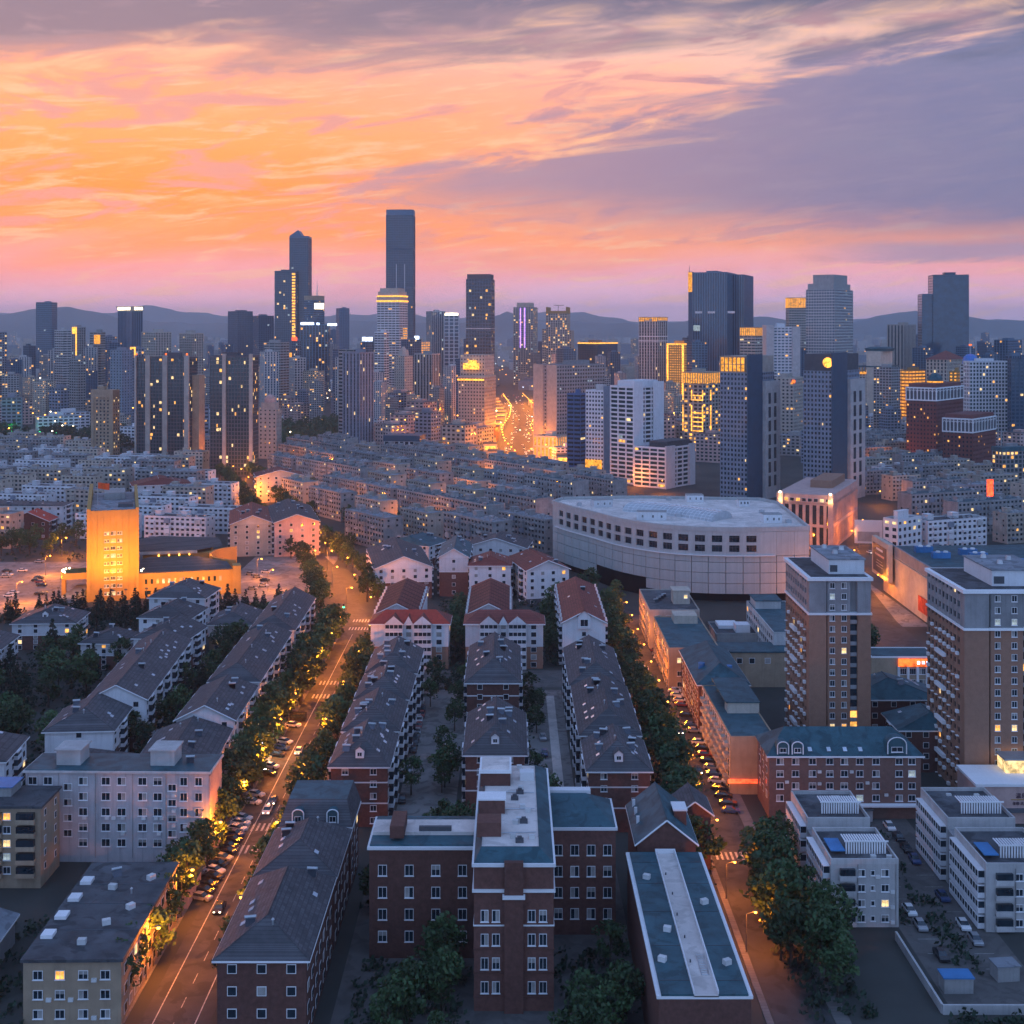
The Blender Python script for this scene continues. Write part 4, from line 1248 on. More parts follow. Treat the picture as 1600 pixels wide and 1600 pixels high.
def housing(label, X0, X1, Y0, Y1, eave, ridge, roof=None, hipf=3.5, hipb=3.5, split=None, upper=None, lower=None, floors=5, rz=0.0, group=None, near=False,
            sides='LR', bits=6, heat=2, dorm=None, lit=.05, name='apartment_house', bays=True, gable=None, cat='house', rng=R, fcols=None, nobits=False):
    """walk-up block of flats under a pitched roof, white plaster above brick"""
    w, l = X1 - X0, Y1 - Y0
    t = thing(name, label, cat, ((X0 + X1) / 2, (Y0 + Y1) / 2, 0), rz, group)
    upper, lower = upper or M_WHITE, lower or M_BRICK
    split = eave * .55 if split is None else split
    if split > 0:
        MB().box(-w / 2 + .06, w / 2 - .06, -l / 2 + .06, l / 2 - .06, 0, split).build('lower_wall', lower, t)
    MB().box(-w / 2, w / 2, -l / 2, l / 2, split, eave - .02).build('upper_wall', upper, t)
    if split > 0:
        MB().box(-w / 2 - .1, w / 2 + .1, -l / 2 - .1, l / 2 + .1, split - .15, split + .1).build('string_course', M_TRIM, t)
    pitched(t, w, l, eave, ridge, hipf, hipb, m=roof or M_RSLATE, gw=gable or upper)
    fh = eave / floors
    zs = [fh * (i + .55) for i in range(floors)]
    nx = fcols if fcols is not None else max(2, int(w / 4.5))
    ny = max(2, int(l / 4.2))
    fx = frange(-w / 2, w / 2, nx) if nx else []
    fy = frange(-l / 2, l / 2, ny)
    faces = []
    if near:
        windows(t, [(x, -l / 2 - .001, z) for x in fx for z in zs], 1.5, 1.4, 0, lit)
    elif nx:
        faces.append(('F', -l / 2, fx, zs, 1.3, 1.3))
    faces += [('R', w / 2, fy, zs, 1.7, 1.4)] if 'R' in sides else []
    faces += [('L', -w / 2, fy, zs, 1.7, 1.4)] if 'L' in sides else []
    small_windows(t, faces, lit)
    if bays:
        for s in ((1,) if 'R' in sides else ()) + ((-1,) if 'L' in sides else ()):
            n = max(1, int(l / 11))
            for y in frange(-l / 2, l / 2, n):
                bb = MB()
                x0, x1 = (w / 2, w / 2 + 1.1) if s > 0 else (-w / 2 - 1.1, -w / 2)
                for i in range(floors):
                    bb.box(x0, x1, y - 1.7, y + 1.7, fh * i + .2, fh * i + 1.1)
                bb.box(x0, x1 - .12 * s if s > 0 else x1, y - 1.55, y + 1.55, .3, eave - .5, 1) if s > 0 else bb.box(x0 + .12, x1, y - 1.55, y + 1.55, .3, eave - .5, 1)
                bb.box(x0 + .05, x1 - .05, y - 1.75, y + 1.75, eave - .5, eave - .25)
                bb.build('bay_window', [M_WHITE, M_GLASS], t)
    if not nobits:
        roof_bits(t, w, l, eave, ridge, n=bits, heat=heat, rng=rng)
    for dd in (dorm or ()):
        dormer(t, *dd)
    return t


# ---- left bank of the main street: row facing the street (right faces lit)
GRP = 'slate roofed white and brick walk-up blocks'
housing('street-side slate roofed block nearest the grey office slab, left of main street', -90, -72, 302, 330, 11.0, 15.0, rz=rad(3), hipf=5, hipb=2, group=GRP, lit=.08)
housing('second street-side slate roofed block along the main street, stepped higher', -87, -72.2, 331, 362, 13.2, 17.2, rz=rad(1), hipf=0, hipb=3, group=GRP, lower=M_BROWN)
housing('third street-side slate roofed block, longest, beside the crosswalk trees', -87, -73, 366, 424, 13.5, 17.5, rz=rad(1), hipf=6, hipb=2, group=GRP, lower=M_BROWN, bits=10)
housing('fourth street-side slate roofed block with ochre gable end by the crossing', -88, -73.5, 428, 478, 13.5, 17.8, rz=rad(1), hipf=4, hipb=0, group=GRP, lower=M_TAN, bits=8)
housing('slate roofed low wing behind the street-side blocks, under the orange lit hall', -108, -92, 455, 476, 9.0, 12.8, rz=rad(1), hipf=4, hipb=3, group=GRP, lower=M_TAN)
# ---- second rank
housing('long slate roofed block with a row of skylights, white and brick', -117, -101.5, 346, 412, 14.0, 18.2, rz=rad(4), hipf=0, hipb=2, group=GRP, bits=14)
housing('hipped front wing of the long skylight roofed block', -119.5, -102.5, 326, 345.5, 12.0, 16.2, rz=rad(4), hipf=6.5, hipb=0, group=GRP, bits=5, fcols=1)
housing('white slate roofed block with stepped gables left of the dark garden', -123, -105, 418, 436, 13.0, 17.0, rz=rad(-6), hipf=5, hipb=0, group=GRP)
housing('taller white slate roofed block in front of the orange lit hall', -128, -110, 441, 458, 14.5, 18.5, rz=rad(-6), hipf=4, hipb=4, group=GRP)
housing('white slate roofed block with balcony right under the orange tower wing', -134, -113, 474, 492, 14.5, 19.0, rz=rad(-4), hipf=6, hipb=4, group=GRP, lower=M_WHITE)
housing('small hipped white block beside the stepped gables block', -144, -128, 428, 442, 9.0, 12.2, rz=rad(-4), hipf=5, hipb=4, group=GRP)
# ---- left edge
housing('hipped white block with one dormer below the car park trees', -178, -156, 455, 472, 9.5, 13.6, rz=rad(3), hipf=6, hipb=4, group=GRP, dorm=[(0, -6.5, 11.6)])
housing('hipped white block with one dormer and arched rooflight', -186, -164, 408, 426, 12.0, 16.2, rz=rad(4), hipf=6.5, hipb=4, group=GRP, dorm=[(-2, -7, 14.2)])
housing('wide white gabled block at the left edge below the car park', -218, -192, 432, 452, 10.5, 15.0, rz=rad(4), hipf=5, hipb=0, group=GRP)
housing('slate roofed block at the left edge with two white gables', -190, -172, 366, 394, 13.5, 17.6, rz=rad(4), hipf=4, hipb=0, group=GRP)
housing('slate roofed block at left edge stepping down, nearer one', -176, -152.5, 340, 364, 15.0, 18.6, rz=rad(4), hipf=4, hipb=0, group=GRP)
housing('slate roofed block with pergola terrace at the lower left', -148, -121, 302, 320, 12.0, 16.0, rz=rad(5), hipf=7, hipb=3, group=GRP, fcols=3)
housing('low slate roofed link behind the grey office slab', -112, -92, 300, 312, 10.5, 13.4, rz=rad(4), hipf=4, hipb=4, group=GRP, sides='R')

# ---- between the streets: three brown rows
GR2 = 'brick blocks with slate roofs between the two streets'
for lab, x0, x1, y0, y1, e, r_, hf, dm in (
        ('brick slate roofed block left row, front one with white dormer', -41.6, -28.6, 294, 316, 14.0, 19.0, 6.5, [(0, -10.2, 16.4)]),
        ('brick slate roofed block left row, second with solar heaters', -41.8, -28.4, 318, 342, 14.6, 19.4, 6.0, None),
        ('brick slate roofed block left row, third behind the heaters', -42.0, -28.2, 345, 368, 14.6, 19.4, 6.0, None),
        ('brick slate roofed block left row, farthest below the white red block', -42.0, -28.0, 371, 398, 14.6, 19.4, 6.0, None),
        ('brick slate roofed block middle row, front one with white dormer', -11.0, 3.0, 302, 334, 14.0, 19.2, 7, [(0, -14.2, 16.6)]),
        ('brick slate roofed block middle row, rear one with brick end wall', -12.8, 2.0, 363, 404, 14.0, 19.2, 7, None),
        ('brick slate roofed block right row with rounded corner bay', 17.4, 31.4, 291, 312, 14.0, 19.0, 7, [(0, -9.2, 16.4)]),
        ('brick slate roofed block right row, second with many heaters', 17.0, 31.2, 314, 356, 14.8, 19.6, 7, None),
        ('brick slate roofed block right row, farthest below the red gable', 16.6, 31.0, 359, 400, 14.4, 19.2, 7, None)):
    t = housing(lab, x0, x1, y0, y1, e, r_, hipf=hf, hipb=3, split=0, upper=M_BRICK, group=GR2, bits=8, heat=6, dorm=dm, near=y0 < 330, fcols=2, lit=.05)
    w, l = x1 - x0, y1 - y0
    MB().box(-w / 2 - .06, w / 2 + .06, -l / 2 - .06, l / 2 + .06, e * .72, e * .72 + .3).box(-w / 2 - .06, w / 2 + .06, -l / 2 - .06, l / 2 + .06, e * .38, e * .38 + .3).build('string_course', M_TRIM, t)
# the rounded bay of the right row
t = thing('garden_lodge', 'small brick lodge with gabled roof beside the right row', 'house', (38.5, 275, 0))
MB().box(-3.4, 3.4, -5, 5, 0, 12).build('wall', M_BRICK, t)
pitched(t, 6.8, 10, 12, 15, 0, 0, m=M_RSLATE, gw=M_BRICK)

# ---- white and red six storey blocks
def white_red(label, X0, X1, Yf, back, bright=False):
    w = X1 - X0
    e, r_ = 15.2, 18.6
    t = thing('apartment_house', label, 'house', ((X0 + X1) / 2, Yf + 6, 0), 0, 'white and red roofed six storey blocks')
    MB().box(-w / 2, w / 2, -6, 6, 0, 7.4).build('lower_wall', M_BROWN, t)
    MB().box(-w / 2 - .06, w / 2 + .06, -6.06, 6.06, 7.4, e - .02).build('upper_wall', M_WHITE, t)
    # roof with ridge along x
    rb = MB()
    o = .8
    A, B, C, D = (-w / 2 - o, -6 - o, e), (w / 2 + o, -6 - o, e), (w / 2 + o, 6 + o, e), (-w / 2 - o, 6 + o, e)
    F, G_ = (-w / 2 + 4.5, 0, r_), (w / 2 - 4.5, 0, r_)
    rb.poly([A, B, G_, F], 1 if bright else 0)
    rb.poly([C, D, F, G_])
    rb.poly([D, A, F])
    rb.poly([B, C, G_])
    rb.poly([D, C, B, A])
    rb.build('roof', [M_RRED, M_RREDB], t)
    MB().box(-w / 2 - o, w / 2 + o, -6 - o - .05, -6 - o + .15, e - .4, e - .01).box(w / 2 + o - .15, w / 2 + o + .05, -6, 6, e - .4, e - .01).build('eaves_board', M_TRIM, t)
    fh = e / 6
    for bx in (-w * .2, w * .17):
        bw = 6.0
        for i in range(6):
            z = fh * i
            bal = MB().box(bx - bw / 2, bx + bw / 2, -7.5, -6.05, z + .1, z + 1.15).build('balcony', M_WHITE, t)
            gl = MB().box(bx - bw / 2 + .1, bx + bw / 2 - .1, -7.4, -6.05, z + 1.15, z + fh - .15, 0)
            gl.build('balcony_glazing', M_GLASS, bal)
            fr = MB()
            for k in range(5):
                x = bx - bw / 2 + .1 + k * (bw - .2) / 4
                fr.box(x - .07, x + .07, -7.48, -7.38, z + 1.15, z + fh - .15)
            fr.box(bx - bw / 2, bx + bw / 2, -7.5, -6.05, z + fh - .15, z + fh + .1)
            fr.build('balcony_frame', M_TRIM, bal)
        gb = MB()
        gb.poly([(bx - bw / 2 - .3, -7.6, e), (bx + bw / 2 + .3, -7.6, e), (bx, -7.6, e + 2.8)])
        gb.poly([(bx - bw / 2 - .3, -7.6, e), (bx, -7.6, e + 2.8), (bx, -1, e + 2.8), (bx - bw / 2 - .3, -1, e)], 1)
        gb.poly([(bx + bw / 2 + .3, -7.6, e), (bx + bw / 2 + .3, -1, e), (bx, -1, e + 2.8), (bx, -7.6, e + 2.8)], 1)
        gb.build('pediment', [M_WHITE, M_RRED], t)
    gb = MB()
    gb.poly([(-1.8, -6.9, e), (1.2, -6.9, e), (-.3, -6.9, e + 2.6)])
    gb.poly([(-1.8, -6.9, e), (-.3, -6.9, e + 2.6), (-.3, -1, e + 2.6), (-1.8, -1, e)], 1)
    gb.poly([(1.2, -6.9, e), (1.2, -1, e), (-.3, -1, e + 2.6), (-.3, -6.9, e + 2.6)], 1)
    gb.build('pediment', [M_WHITE, M_RRED], t)
    zs = [fh * (i + .55) for i in range(6)]
    small_windows(t, [('F', -6.07, [-.3, w * .38], zs, 1.7, 1.5), ('R', w / 2 + .06, [-2.5, 2.5], zs, 1.5, 1.5)], .06)
    # long wing behind
    l = back - (Yf + 13)
    x0, x1 = -w / 2, -w / 2 + 15
    cy = 7 + l / 2
    MB().box(x0, x1, 6.2, 7 + l, 0, e).build('wing_wall', M_WHITE, t)
    pitched(t, 15, l, e, r_ + .6, 0, 3, m=M_RRED, cx=(x0 + x1) / 2, cy=cy, gw=M_WHITE, name='wing_roof')
    n = 8
    for i in range(n):
        y = 8 + (l - 2) * i / n
        for s in (-1, 1):
            xx = (x0 + x1) / 2 + s * 7.6
            MB().box(xx - .35, xx + .35, y - .15, y + .15, e - 1.5, e + 1.6).build('party_wall_end', M_TRIM, t)
            pb = MB()
            xm = (x0 + x1) / 2
            pb.poly([(xm, y - .45, r_ + .68), (xx, y - .45, e + .52), (xx, y + .45, e + .52), (xm, y + .45, r_ + .68)] if s < 0 else [(xm, y + .45, r_ + .68), (xx, y + .45, e + .52), (xx, y - .45, e + .52), (xm, y - .45, r_ + .68)])
            pb.build('roof_rib', mat('dark_rib_tile', (.06, .022, .022)), t)
    return t


white_red('white and brick block with bright red roof patch by the main street', -47.4, -21.4, 430, 490, True)
white_red('white and brick block with dark red roof in the middle', -15.6, 10.4, 430, 490)
t = housing('dark red ribbed roof block with white gable end, right of the middle one', 17.0, 31.4, 430, 492, 15.4, 19.4, roof=M_RRED, hipf=0, hipb=3, split=7.2, lower=M_BROWN, floors=6, heat=1, bits=3, group='white and red roofed six storey blocks', fcols=1)
for i in range(10):
    y = -29 + i * 6.2
    for s in (-1, 1):
        MB().box(s * 7.5 - .3, s * 7.5 + .3, y - .15, y + .15, 14.0, 16.9).build('party_wall_end', M_TRIM, t)
dormer(t, 0, -32.2, 15.6, 4.4, 4.0, 6, roofm=M_RRED)
# ---- behind them
housing('white block with red roof and bay fronts behind the middle red roof', -18, -.5, 538, 556, 14.5, 18, roof=M_RRED, hipf=4, hipb=3, split=4, floors=5, heat=1, lower=M_DKGREY)
housing('angled white block with red roof and bay fronts near the round building', 2, 20, 528, 560, 14.5, 18.5, roof=M_RRED, hipf=0, hipb=3, rz=rad(14), split=3, floors=5, heat=1, lower=M_DKGREY)
housing('narrow brick and white gabled block with dark stair slit', -31, -18.6, 545, 580, 16.5, 20.5, roof=M_RTEAL, hipf=0, hipb=0, split=10.5, floors=5, heat=2, fcols=1)
housing('white and brick gabled block by the crossing, dark slate roof', -62, -38, 540, 590, 13, 18, roof=M_RSLATE, hipf=0, hipb=0, split=7, floors=5, heat=3, rz=rad(10))
housing('slate roofed block with white bargeboards behind the gabled block', -20, 8, 590, 612, 13, 17.5, roof=M_RSLATE, hipf=0, hipb=3, split=6, heat=3, rz=rad(-8))
housing('low slate roofed block under trees left of the round building', -58, -34, 604, 622, 12, 15.5, roof=M_RTEAL, hipf=3, hipb=3, split=6, heat=3, rz=rad(-25))


# ================================================================== round grey building
ARC = [(19.4, 615), (27.0, 597), (36.6, 579), (45.5, 561), (55, 548.5), (65, 540), (75, 535.5), (87, 533.2), (99.6, 532.8), (112, 534.0), (124.5, 536)]
HA = 31.4


def arc_pts(n):
    seg = [0.0]
    for a, b in zip(ARC, ARC[1:]):
        seg.append(seg[-1] + math.hypot(b[0] - a[0], b[1] - a[1]))
    L = seg[-1]

    def cat(p0, p1, p2, p3, t):
        return tuple(.5 * ((2 * b) + (-a + c) * t + (2 * a - 5 * b + 4 * c - d) * t * t + (-a + 3 * b - 3 * c + d) * t ** 3) for a, b, c, d in zip(p0, p1, p2, p3))
    res = []
    for i in range(n + 1):
        s = L * i / n
        k = 0
        while k < len(seg) - 2 and seg[k + 1] < s:
            k += 1
        t = (s - seg[k]) / (seg[k + 1] - seg[k])
        res.append(cat(ARC[max(0, k - 1)], ARC[k], ARC[k + 1], ARC[min(len(ARC) - 1, k + 2)], t))
    return res


A0 = (72.0, 590.0)
arc = thing('round_hall', 'large curved grey hall with two bands of windows and pale flat roof', 'building', (A0[0], A0[1], 0))


def rel(p):
    return (p[0] - A0[0], p[1] - A0[1])


fine = [rel(p) for p in arc_pts(60)]
back = [rel(p) for p in ((127, 612), (121, 625), (64, 633), (25, 628))]


def inset(ps, d):
    res = []
    for i, p in enumerate(ps):
        a, b = ps[max(0, i - 1)], ps[min(len(ps) - 1, i + 1)]
        dx, dy = b[0] - a[0], b[1] - a[1]
        l = math.hypot(dx, dy)
        res.append((p[0] - dy / l * d, p[1] + dx / l * d))
    return res


core = inset(fine, 1.05)
MB().prism(core + back, 3.5, HA - 1.6).build('wall', M_PANEL, arc)
MB().prism(inset(fine, 3.0) + [(x, y - 1) for x, y in back], 0, 3.5).build('recessed_base', M_BLACK, arc)  # black colour paints the shade of the recess
MB().prism(inset(fine, 1.2) + [(x, y - .8) for x, y in back], HA - 1.6, HA - 1.3).build('roof', M_RPALE, arc)
# parapet
pb = MB()
o_, i_ = inset(fine, .0), inset(fine, .9)
for k in range(60):
    a, b, c, d_ = o_[k], o_[k + 1], i_[k + 1], i_[k]
    pb.prism([a, b, c, d_], HA - 1.9, HA)
rb0 = [fine[-1]] + back + [fine[0]]
for a, b in zip(rb0, rb0[1:]):
    dx, dy = b[0] - a[0], b[1] - a[1]
    l = math.hypot(dx, dy)
    pb.obox(((a[0] + b[0]) / 2, (a[1] + b[1]) / 2), (dx / l, dy / l), (-dy / l, dx / l), l, .8, HA - 1.9, HA - .01)
pb.build('parapet', M_PANEL, arc)
# cladding panels and windows, one by one
NP = 21
pts = [rel(p) for p in arc_pts(NP)]
rows = [(3.6, 7.9), (8.0, 12.3), (12.4, 16.7), (16.8, 19.3)]
PM = {}
for k in range(NP):
    a, b = pts[k], pts[k + 1]
    dx, dy = b[0] - a[0], b[1] - a[1]
    l = math.hypot(dx, dy)
    mid = ((a[0] + b[0]) / 2, (a[1] + b[1]) / 2)
    rz = math.atan2(dy, dx)
    for j, (z0, z1) in enumerate(rows):
        if j == 0 and 6 <= k <= 10:
            continue
        key = (round(l, 1), j)
        if key not in PM:
            PM[key] = MB().box(-l / 2 + .16, l / 2 - .16, -.14, .9, 0, z1 - z0 - .12).mesh('cladding_panel', M_PANEL)
        nrm = (-dy / l * .28, dx / l * .28)
        inst('cladding_panel', PM[key], arc, (mid[0] + nrm[0], mid[1] + nrm[1], z0), rz)
    key = ('top', round(l, 1), 1 <= k <= 17)
    if 1 <= k <= 17:
        if key not in PM:
            mb = MB()
            ww = l * .30
            mb.box(-l / 2, -ww, -.14, .9, 0, 10.0)
            mb.box(ww, l / 2, -.14, .9, 0, 10.0)
            for z0, z1 in ((0, 1.5), (4.3, 5.5), (8.3, 10.0)):
                mb.box(-ww, ww, -.14, .9, z0, z1)
            PM[key] = mb.mesh('window_wall_panel', M_PANEL)
            wm = MB()
            wm.box(-ww, ww, .56, .60, 0, 2.8)
            for i in range(4):
                x = -ww + 2 * ww * i / 3
                wm.box(x - .06, x + .06, .46, .56, 0, 2.8, 1)
            wm.box(-ww, ww, .48, .56, 1.9, 2.0, 1)
            PM[('win', round(l, 1))] = wm.mesh('window', [M_GLASS, M_DKGREY])
        nrm = (-dy / l * .28, dx / l * .28)
        inst('window_wall_panel', PM[key], arc, (mid[0] + nrm[0], mid[1] + nrm[1], 19.5), rz)
        for z in (21.0, 25.0):
            inst('window', PM[('win', round(l, 1))], arc, (mid[0] + nrm[0], mid[1] + nrm[1], z), rz)
    else:
        if key not in PM:
            PM[key] = MB().box(-l / 2 + .05, l / 2 - .05, -.14, .9, 0, 10.0).mesh('blank_panel', M_PANEL)
        nrm = (-dy / l * .28, dx / l * .28)
        inst('blank_panel', PM[key], arc, (mid[0] + nrm[0], mid[1] + nrm[1], 19.4), rz)
lb = MB()
lo, li = inset(fine, -.55), inset(fine, .3)
for k in range(2, 54):
    lb.prism([lo[k], lo[k + 1], li[k + 1], li[k]], 19.3, 19.7)
lb.build('ledge', M_TRIM, arc)
# service opening: solid black boxes paint the shade inside it
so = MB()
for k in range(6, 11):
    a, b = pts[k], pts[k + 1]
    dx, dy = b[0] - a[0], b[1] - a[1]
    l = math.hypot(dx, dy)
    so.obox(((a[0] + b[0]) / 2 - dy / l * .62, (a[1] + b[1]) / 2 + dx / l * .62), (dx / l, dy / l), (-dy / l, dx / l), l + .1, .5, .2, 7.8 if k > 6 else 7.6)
so.build('service_opening_shade', M_BLACK, arc)
# roof things
ra = HA - 1.3
for (px, py, w_, d_, h_, rz) in ((940, 788, 9, 6, 3.4, .25), (1018, 808, 13, 5, 3.6, -.12), (1085, 780, 8, 6, 3.2, 0), (1205, 812, 8, 6, 3.6, .05), (1161, 787, 5, 5, 3.0, .05)):
    p = rel(at(px, py, ra + 1))
    hmb = MB().box(-w_ / 2, w_ / 2, -d_ / 2, d_ / 2, 0, h_)
    hut = hmb.build('stair_hut', M_WHITE, arc, loc=(p[0], p[1], ra), rz=rz)
    MB().box(-w_ / 2 - .15, w_ / 2 + .15, -d_ / 2 - .15, d_ / 2 + .15, h_, h_ + .2).build('hut_roof', M_CONC, hut)
    wv = [(-w_ * .3, -d_ / 2 - .001, 1.7), (w_ * .05, -d_ / 2 - .001, 1.7), (w_ * .34, -d_ / 2 - .001, 1.7)]
    windows(hut, wv, .9, 1.3, 0, 0)
# barrel glass atrium
p0, p1 = rel(at(990, 796, ra)), rel(at(1128, 812, ra))
dx, dy = p1[0] - p0[0], p1[1] - p0[1]
L = math.hypot(dx, dy)
vr = MB()
fr = MB()
n, nl = 10, 22
r_, hh = 8.5, 3.8
for i in range(n):
    a0, a1 = math.pi * i / n, math.pi * (i + 1) / n
    for j in range(nl):
        x0, x1 = L * j / nl, L * (j + 1) / nl
        bend0, bend1 = 3.2 * math.sin(math.pi * x0 / L), 3.2 * math.sin(math.pi * x1 / L)
        q0 = (x0, bend0 - r_ * math.cos(a0), hh * math.sin(a0))
        q1 = (x1, bend1 - r_ * math.cos(a0), hh * math.sin(a0))
        q2 = (x1, bend1 - r_ * math.cos(a1), hh * math.sin(a1))
        q3 = (x0, bend0 - r_ * math.cos(a1), hh * math.sin(a1))
        vr.poly([q0, q1, q2, q3])
        fr.bar(q0, q1, .09, n=3)
        fr.bar(q0, q3, .09, n=3)
for xx in (0, L):
    vr.poly([(xx, -r_ * math.cos(math.pi * i / n), hh * math.sin(math.pi * i / n)) for i in range(n + 1)])
va = vr.build('glass_vault', mat('vault_glass', (.42, .44, .47), rough=.25, spec=.6), arc, loc=(p0[0], p0[1], ra), rz=math.atan2(dy, dx))
fr.build('vault_frame', M_TRIM, va, stuff=True)
for i, (px, py) in enumerate(((978, 793), (1060, 806), (1190, 800), (1232, 815), (1045, 780), (905, 788))):
    p = rel(at(px, py, ra + .5))
    MB().box(-1.2, 1.2, -.8, .8, 0, 1.4).cyl(0, 0, 1.4, 1.7, .6, .5, 8).build('roof_fan', M_METAL, arc, loc=(p[0], p[1], ra))


# ================================================================== orange floodlit hall and tower
OC = (-167.0, 536.0)
hall = thing('floodlit_tower', 'amber floodlit office tower with notched roof rising from the civic hall', 'tower', (OC[0], OC[1], 0), rad(17))
W, D, H = 18.5, 60.0, 38.0
fm = M_OCHRE
hb = MB()
# front in vertical ribs, slightly fluted
for i, (x0, x1, y) in enumerate(((-W / 2, -W * .34, .5), (-W * .34, -W * .20, .2), (-W * .20, -W * .07, 0), (-W * .07, W * .07, .35), (W * .07, W * .20, 0), (W * .20, W * .34, .2), (W * .34, W / 2, .5))):
    hb.box(x0, x1, y, D, 0, H)
hb.build('wall', fm, hall)
# raised side walls, scooped
for s in (-1, 1):
    sw = MB()
    n = 12
    prof = [(0, H)] + [(D * i / n, H + .8 + (3.6 if s < 0 else 2.6) * math.sin(math.pi * .5 * i / n)) for i in range(n + 1)] + [(D, 0), (0, 0)]
    xa, xb = (-W / 2 - 1.3, -W / 2 + .2) if s < 0 else (W / 2 - .2, W / 2 + 1.1)
    sw.poly([(xa, y, z) for y, z in prof])
    sw.poly([(xb, y, z) for y, z in prof][::-1])
    for (ya, za), (yb, zb) in zip(prof, prof[1:] + prof[:1]):
        sw.poly([(xa, ya, za), (xb, ya, za), (xb, yb, zb), (xa, yb, zb)][::-1])
    sw.build('side_wall', fm, hall)
MB().box(-W / 2 + .3, W / 2 - .3, .8, D - .3, H - .1, H + .15).build('roof', M_RFLAT, hall)
MB().box(-4, 5, D * .55, D * .85, H + .15, H + 3.2).build('plant_room', M_CONC, hall)
MB().box(2, 8, D * .12, D * .22, H + .15, H + 1.6).build('roof_tank', M_DKGREY, hall)
for zrow in range(9):
    z = 3.2 + zrow * 3.15
    windows(hall, [(x, -.001 if abs(x) < W * .2 else .199, z) for x in (-W * .17, -W * .11, W * .11, W * .17)], .95, 1.35, 0, .16)
    windows(hall, [(0, .349, z)], 2.0, 1.6, 0, .35, 3)
# mast with red flag
mast = thing('flagpole', 'flagpole with red flag on the floodlit tower roof', 'flagpole', (OC[0] - 11, OC[1] + 14, H + .15), rad(9))
MB().cyl(0, 0, 0, 10, .12, .08, 6).build('pole', M_METAL, mast)
fl = MB()
for i in range(8):
    x0, x1 = i * .6, (i + 1) * .6
    y0, y1 = .35 * math.sin(i * .9), .35 * math.sin((i + 1) * .9)
    fl.poly([(x0, y0, 7.2 - .1 * i), (x1, y1, 7.2 - .1 * (i + 1)), (x1, y1, 9.8 - .08 * (i + 1)), (x0, y0, 9.8 - .08 * i)])
fl.build('flag', mat('red_flag', (.75, .10, .02), rough=.7), mast)
# low hall with fan roof
lh = thing('civic_hall', 'low amber civic hall with fan shaped slate roof and curved cut', 'hall', (OC[0] + 9.2, OC[1] + 4.5, 0), rad(15))
LW = 39.0
MB().box(0, LW, 0, 6, 0, 10.5).build('front_wall', fm, lh)
MB().box(LW, LW + 3.4, -1.0, 5, 0, 12.2).box(LW + 2.0, LW + 2.5, -1.06, -1.0, 1, 9.5).build('end_pylon', fm, lh)
small_windows(lh, [('F', 0, frange(2, LW - 4, 14), [7.0], 1.0, 2.0), ('F', 0, frange(2, LW - 4, 9), [2.4], 2.4, 1.6)], .45, frame=M_OCHRE)
rb = MB()
rb.poly([(0, .5, 10.8), (LW, .5, 10.8), (LW - 2, 10, 12.2), (LW - 14, 22, 13.0), (4, 24, 13.2), (0, 20, 13.0)])
rb.poly([(0, .5, 10.4), (LW, .5, 10.4), (LW, .5, 10.8), (0, .5, 10.8)])
rb.build('front_roof', M_RSLATE, lh)
MB().prism([(5, 24), (LW - 12, 22), (LW - 16, 40), (8, 42)], 0, 10.6).build('planted_terrace', M_MOSS, lh)
MB().prism([(1, 42), (LW - 8, 42), (LW - 6, 70), (4, 74)], 0, 11).build('rear_hall_wall', fm, lh)
rb = MB()
rb.poly([(-2, 40, 13.0), (LW - 14, 40.5, 12.6), (LW - 2, 52, 12.4), (LW - 4, 68, 13.6), (8, 76, 14.2), (-2, 70, 14)])
rb.poly([(-2, 40, 11.6), (LW - 14, 40.5, 11.2), (LW - 14, 40.5, 12.6), (-2, 40, 13.0)], 1)
rb.build('rear_roof', [M_RSLATE, M_CONCL], lh)
cw = MB()
n = 12
for i in range(n):
    a0, a1 = -math.pi * .45 + math.pi * .95 * i / n, -math.pi * .45 + math.pi * .95 * (i + 1) / n
    c0 = (LW + 4 - 13 * math.cos(a0), 27 + 18 * math.sin(a0))
    c1 = (LW + 4 - 13 * math.cos(a1), 27 + 18 * math.sin(a1))
    c2 = (LW + 4 - 12.2 * math.cos(a1), 27 + 17.2 * math.sin(a1))
    c3 = (LW + 4 - 12.2 * math.cos(a0), 27 + 17.2 * math.sin(a0))
    cw.prism([c0, c1, c2, c3], 0, 12.8)
cw.build('curved_wall', fm, lh)
for i in range(5):
    MB().cyl(1.2 + i * .7, 3 + i * 3.2, 10.8, 11.6, .35, .35, 8).build('roof_lamp', M_BULB, lh)
for i in range(4):
    MB().cyl(8 + i * 4.5, 40.0 - .4, 10.7, 11.3, .3, .3, 8).build('roof_lamp', M_SODIUM, lh)
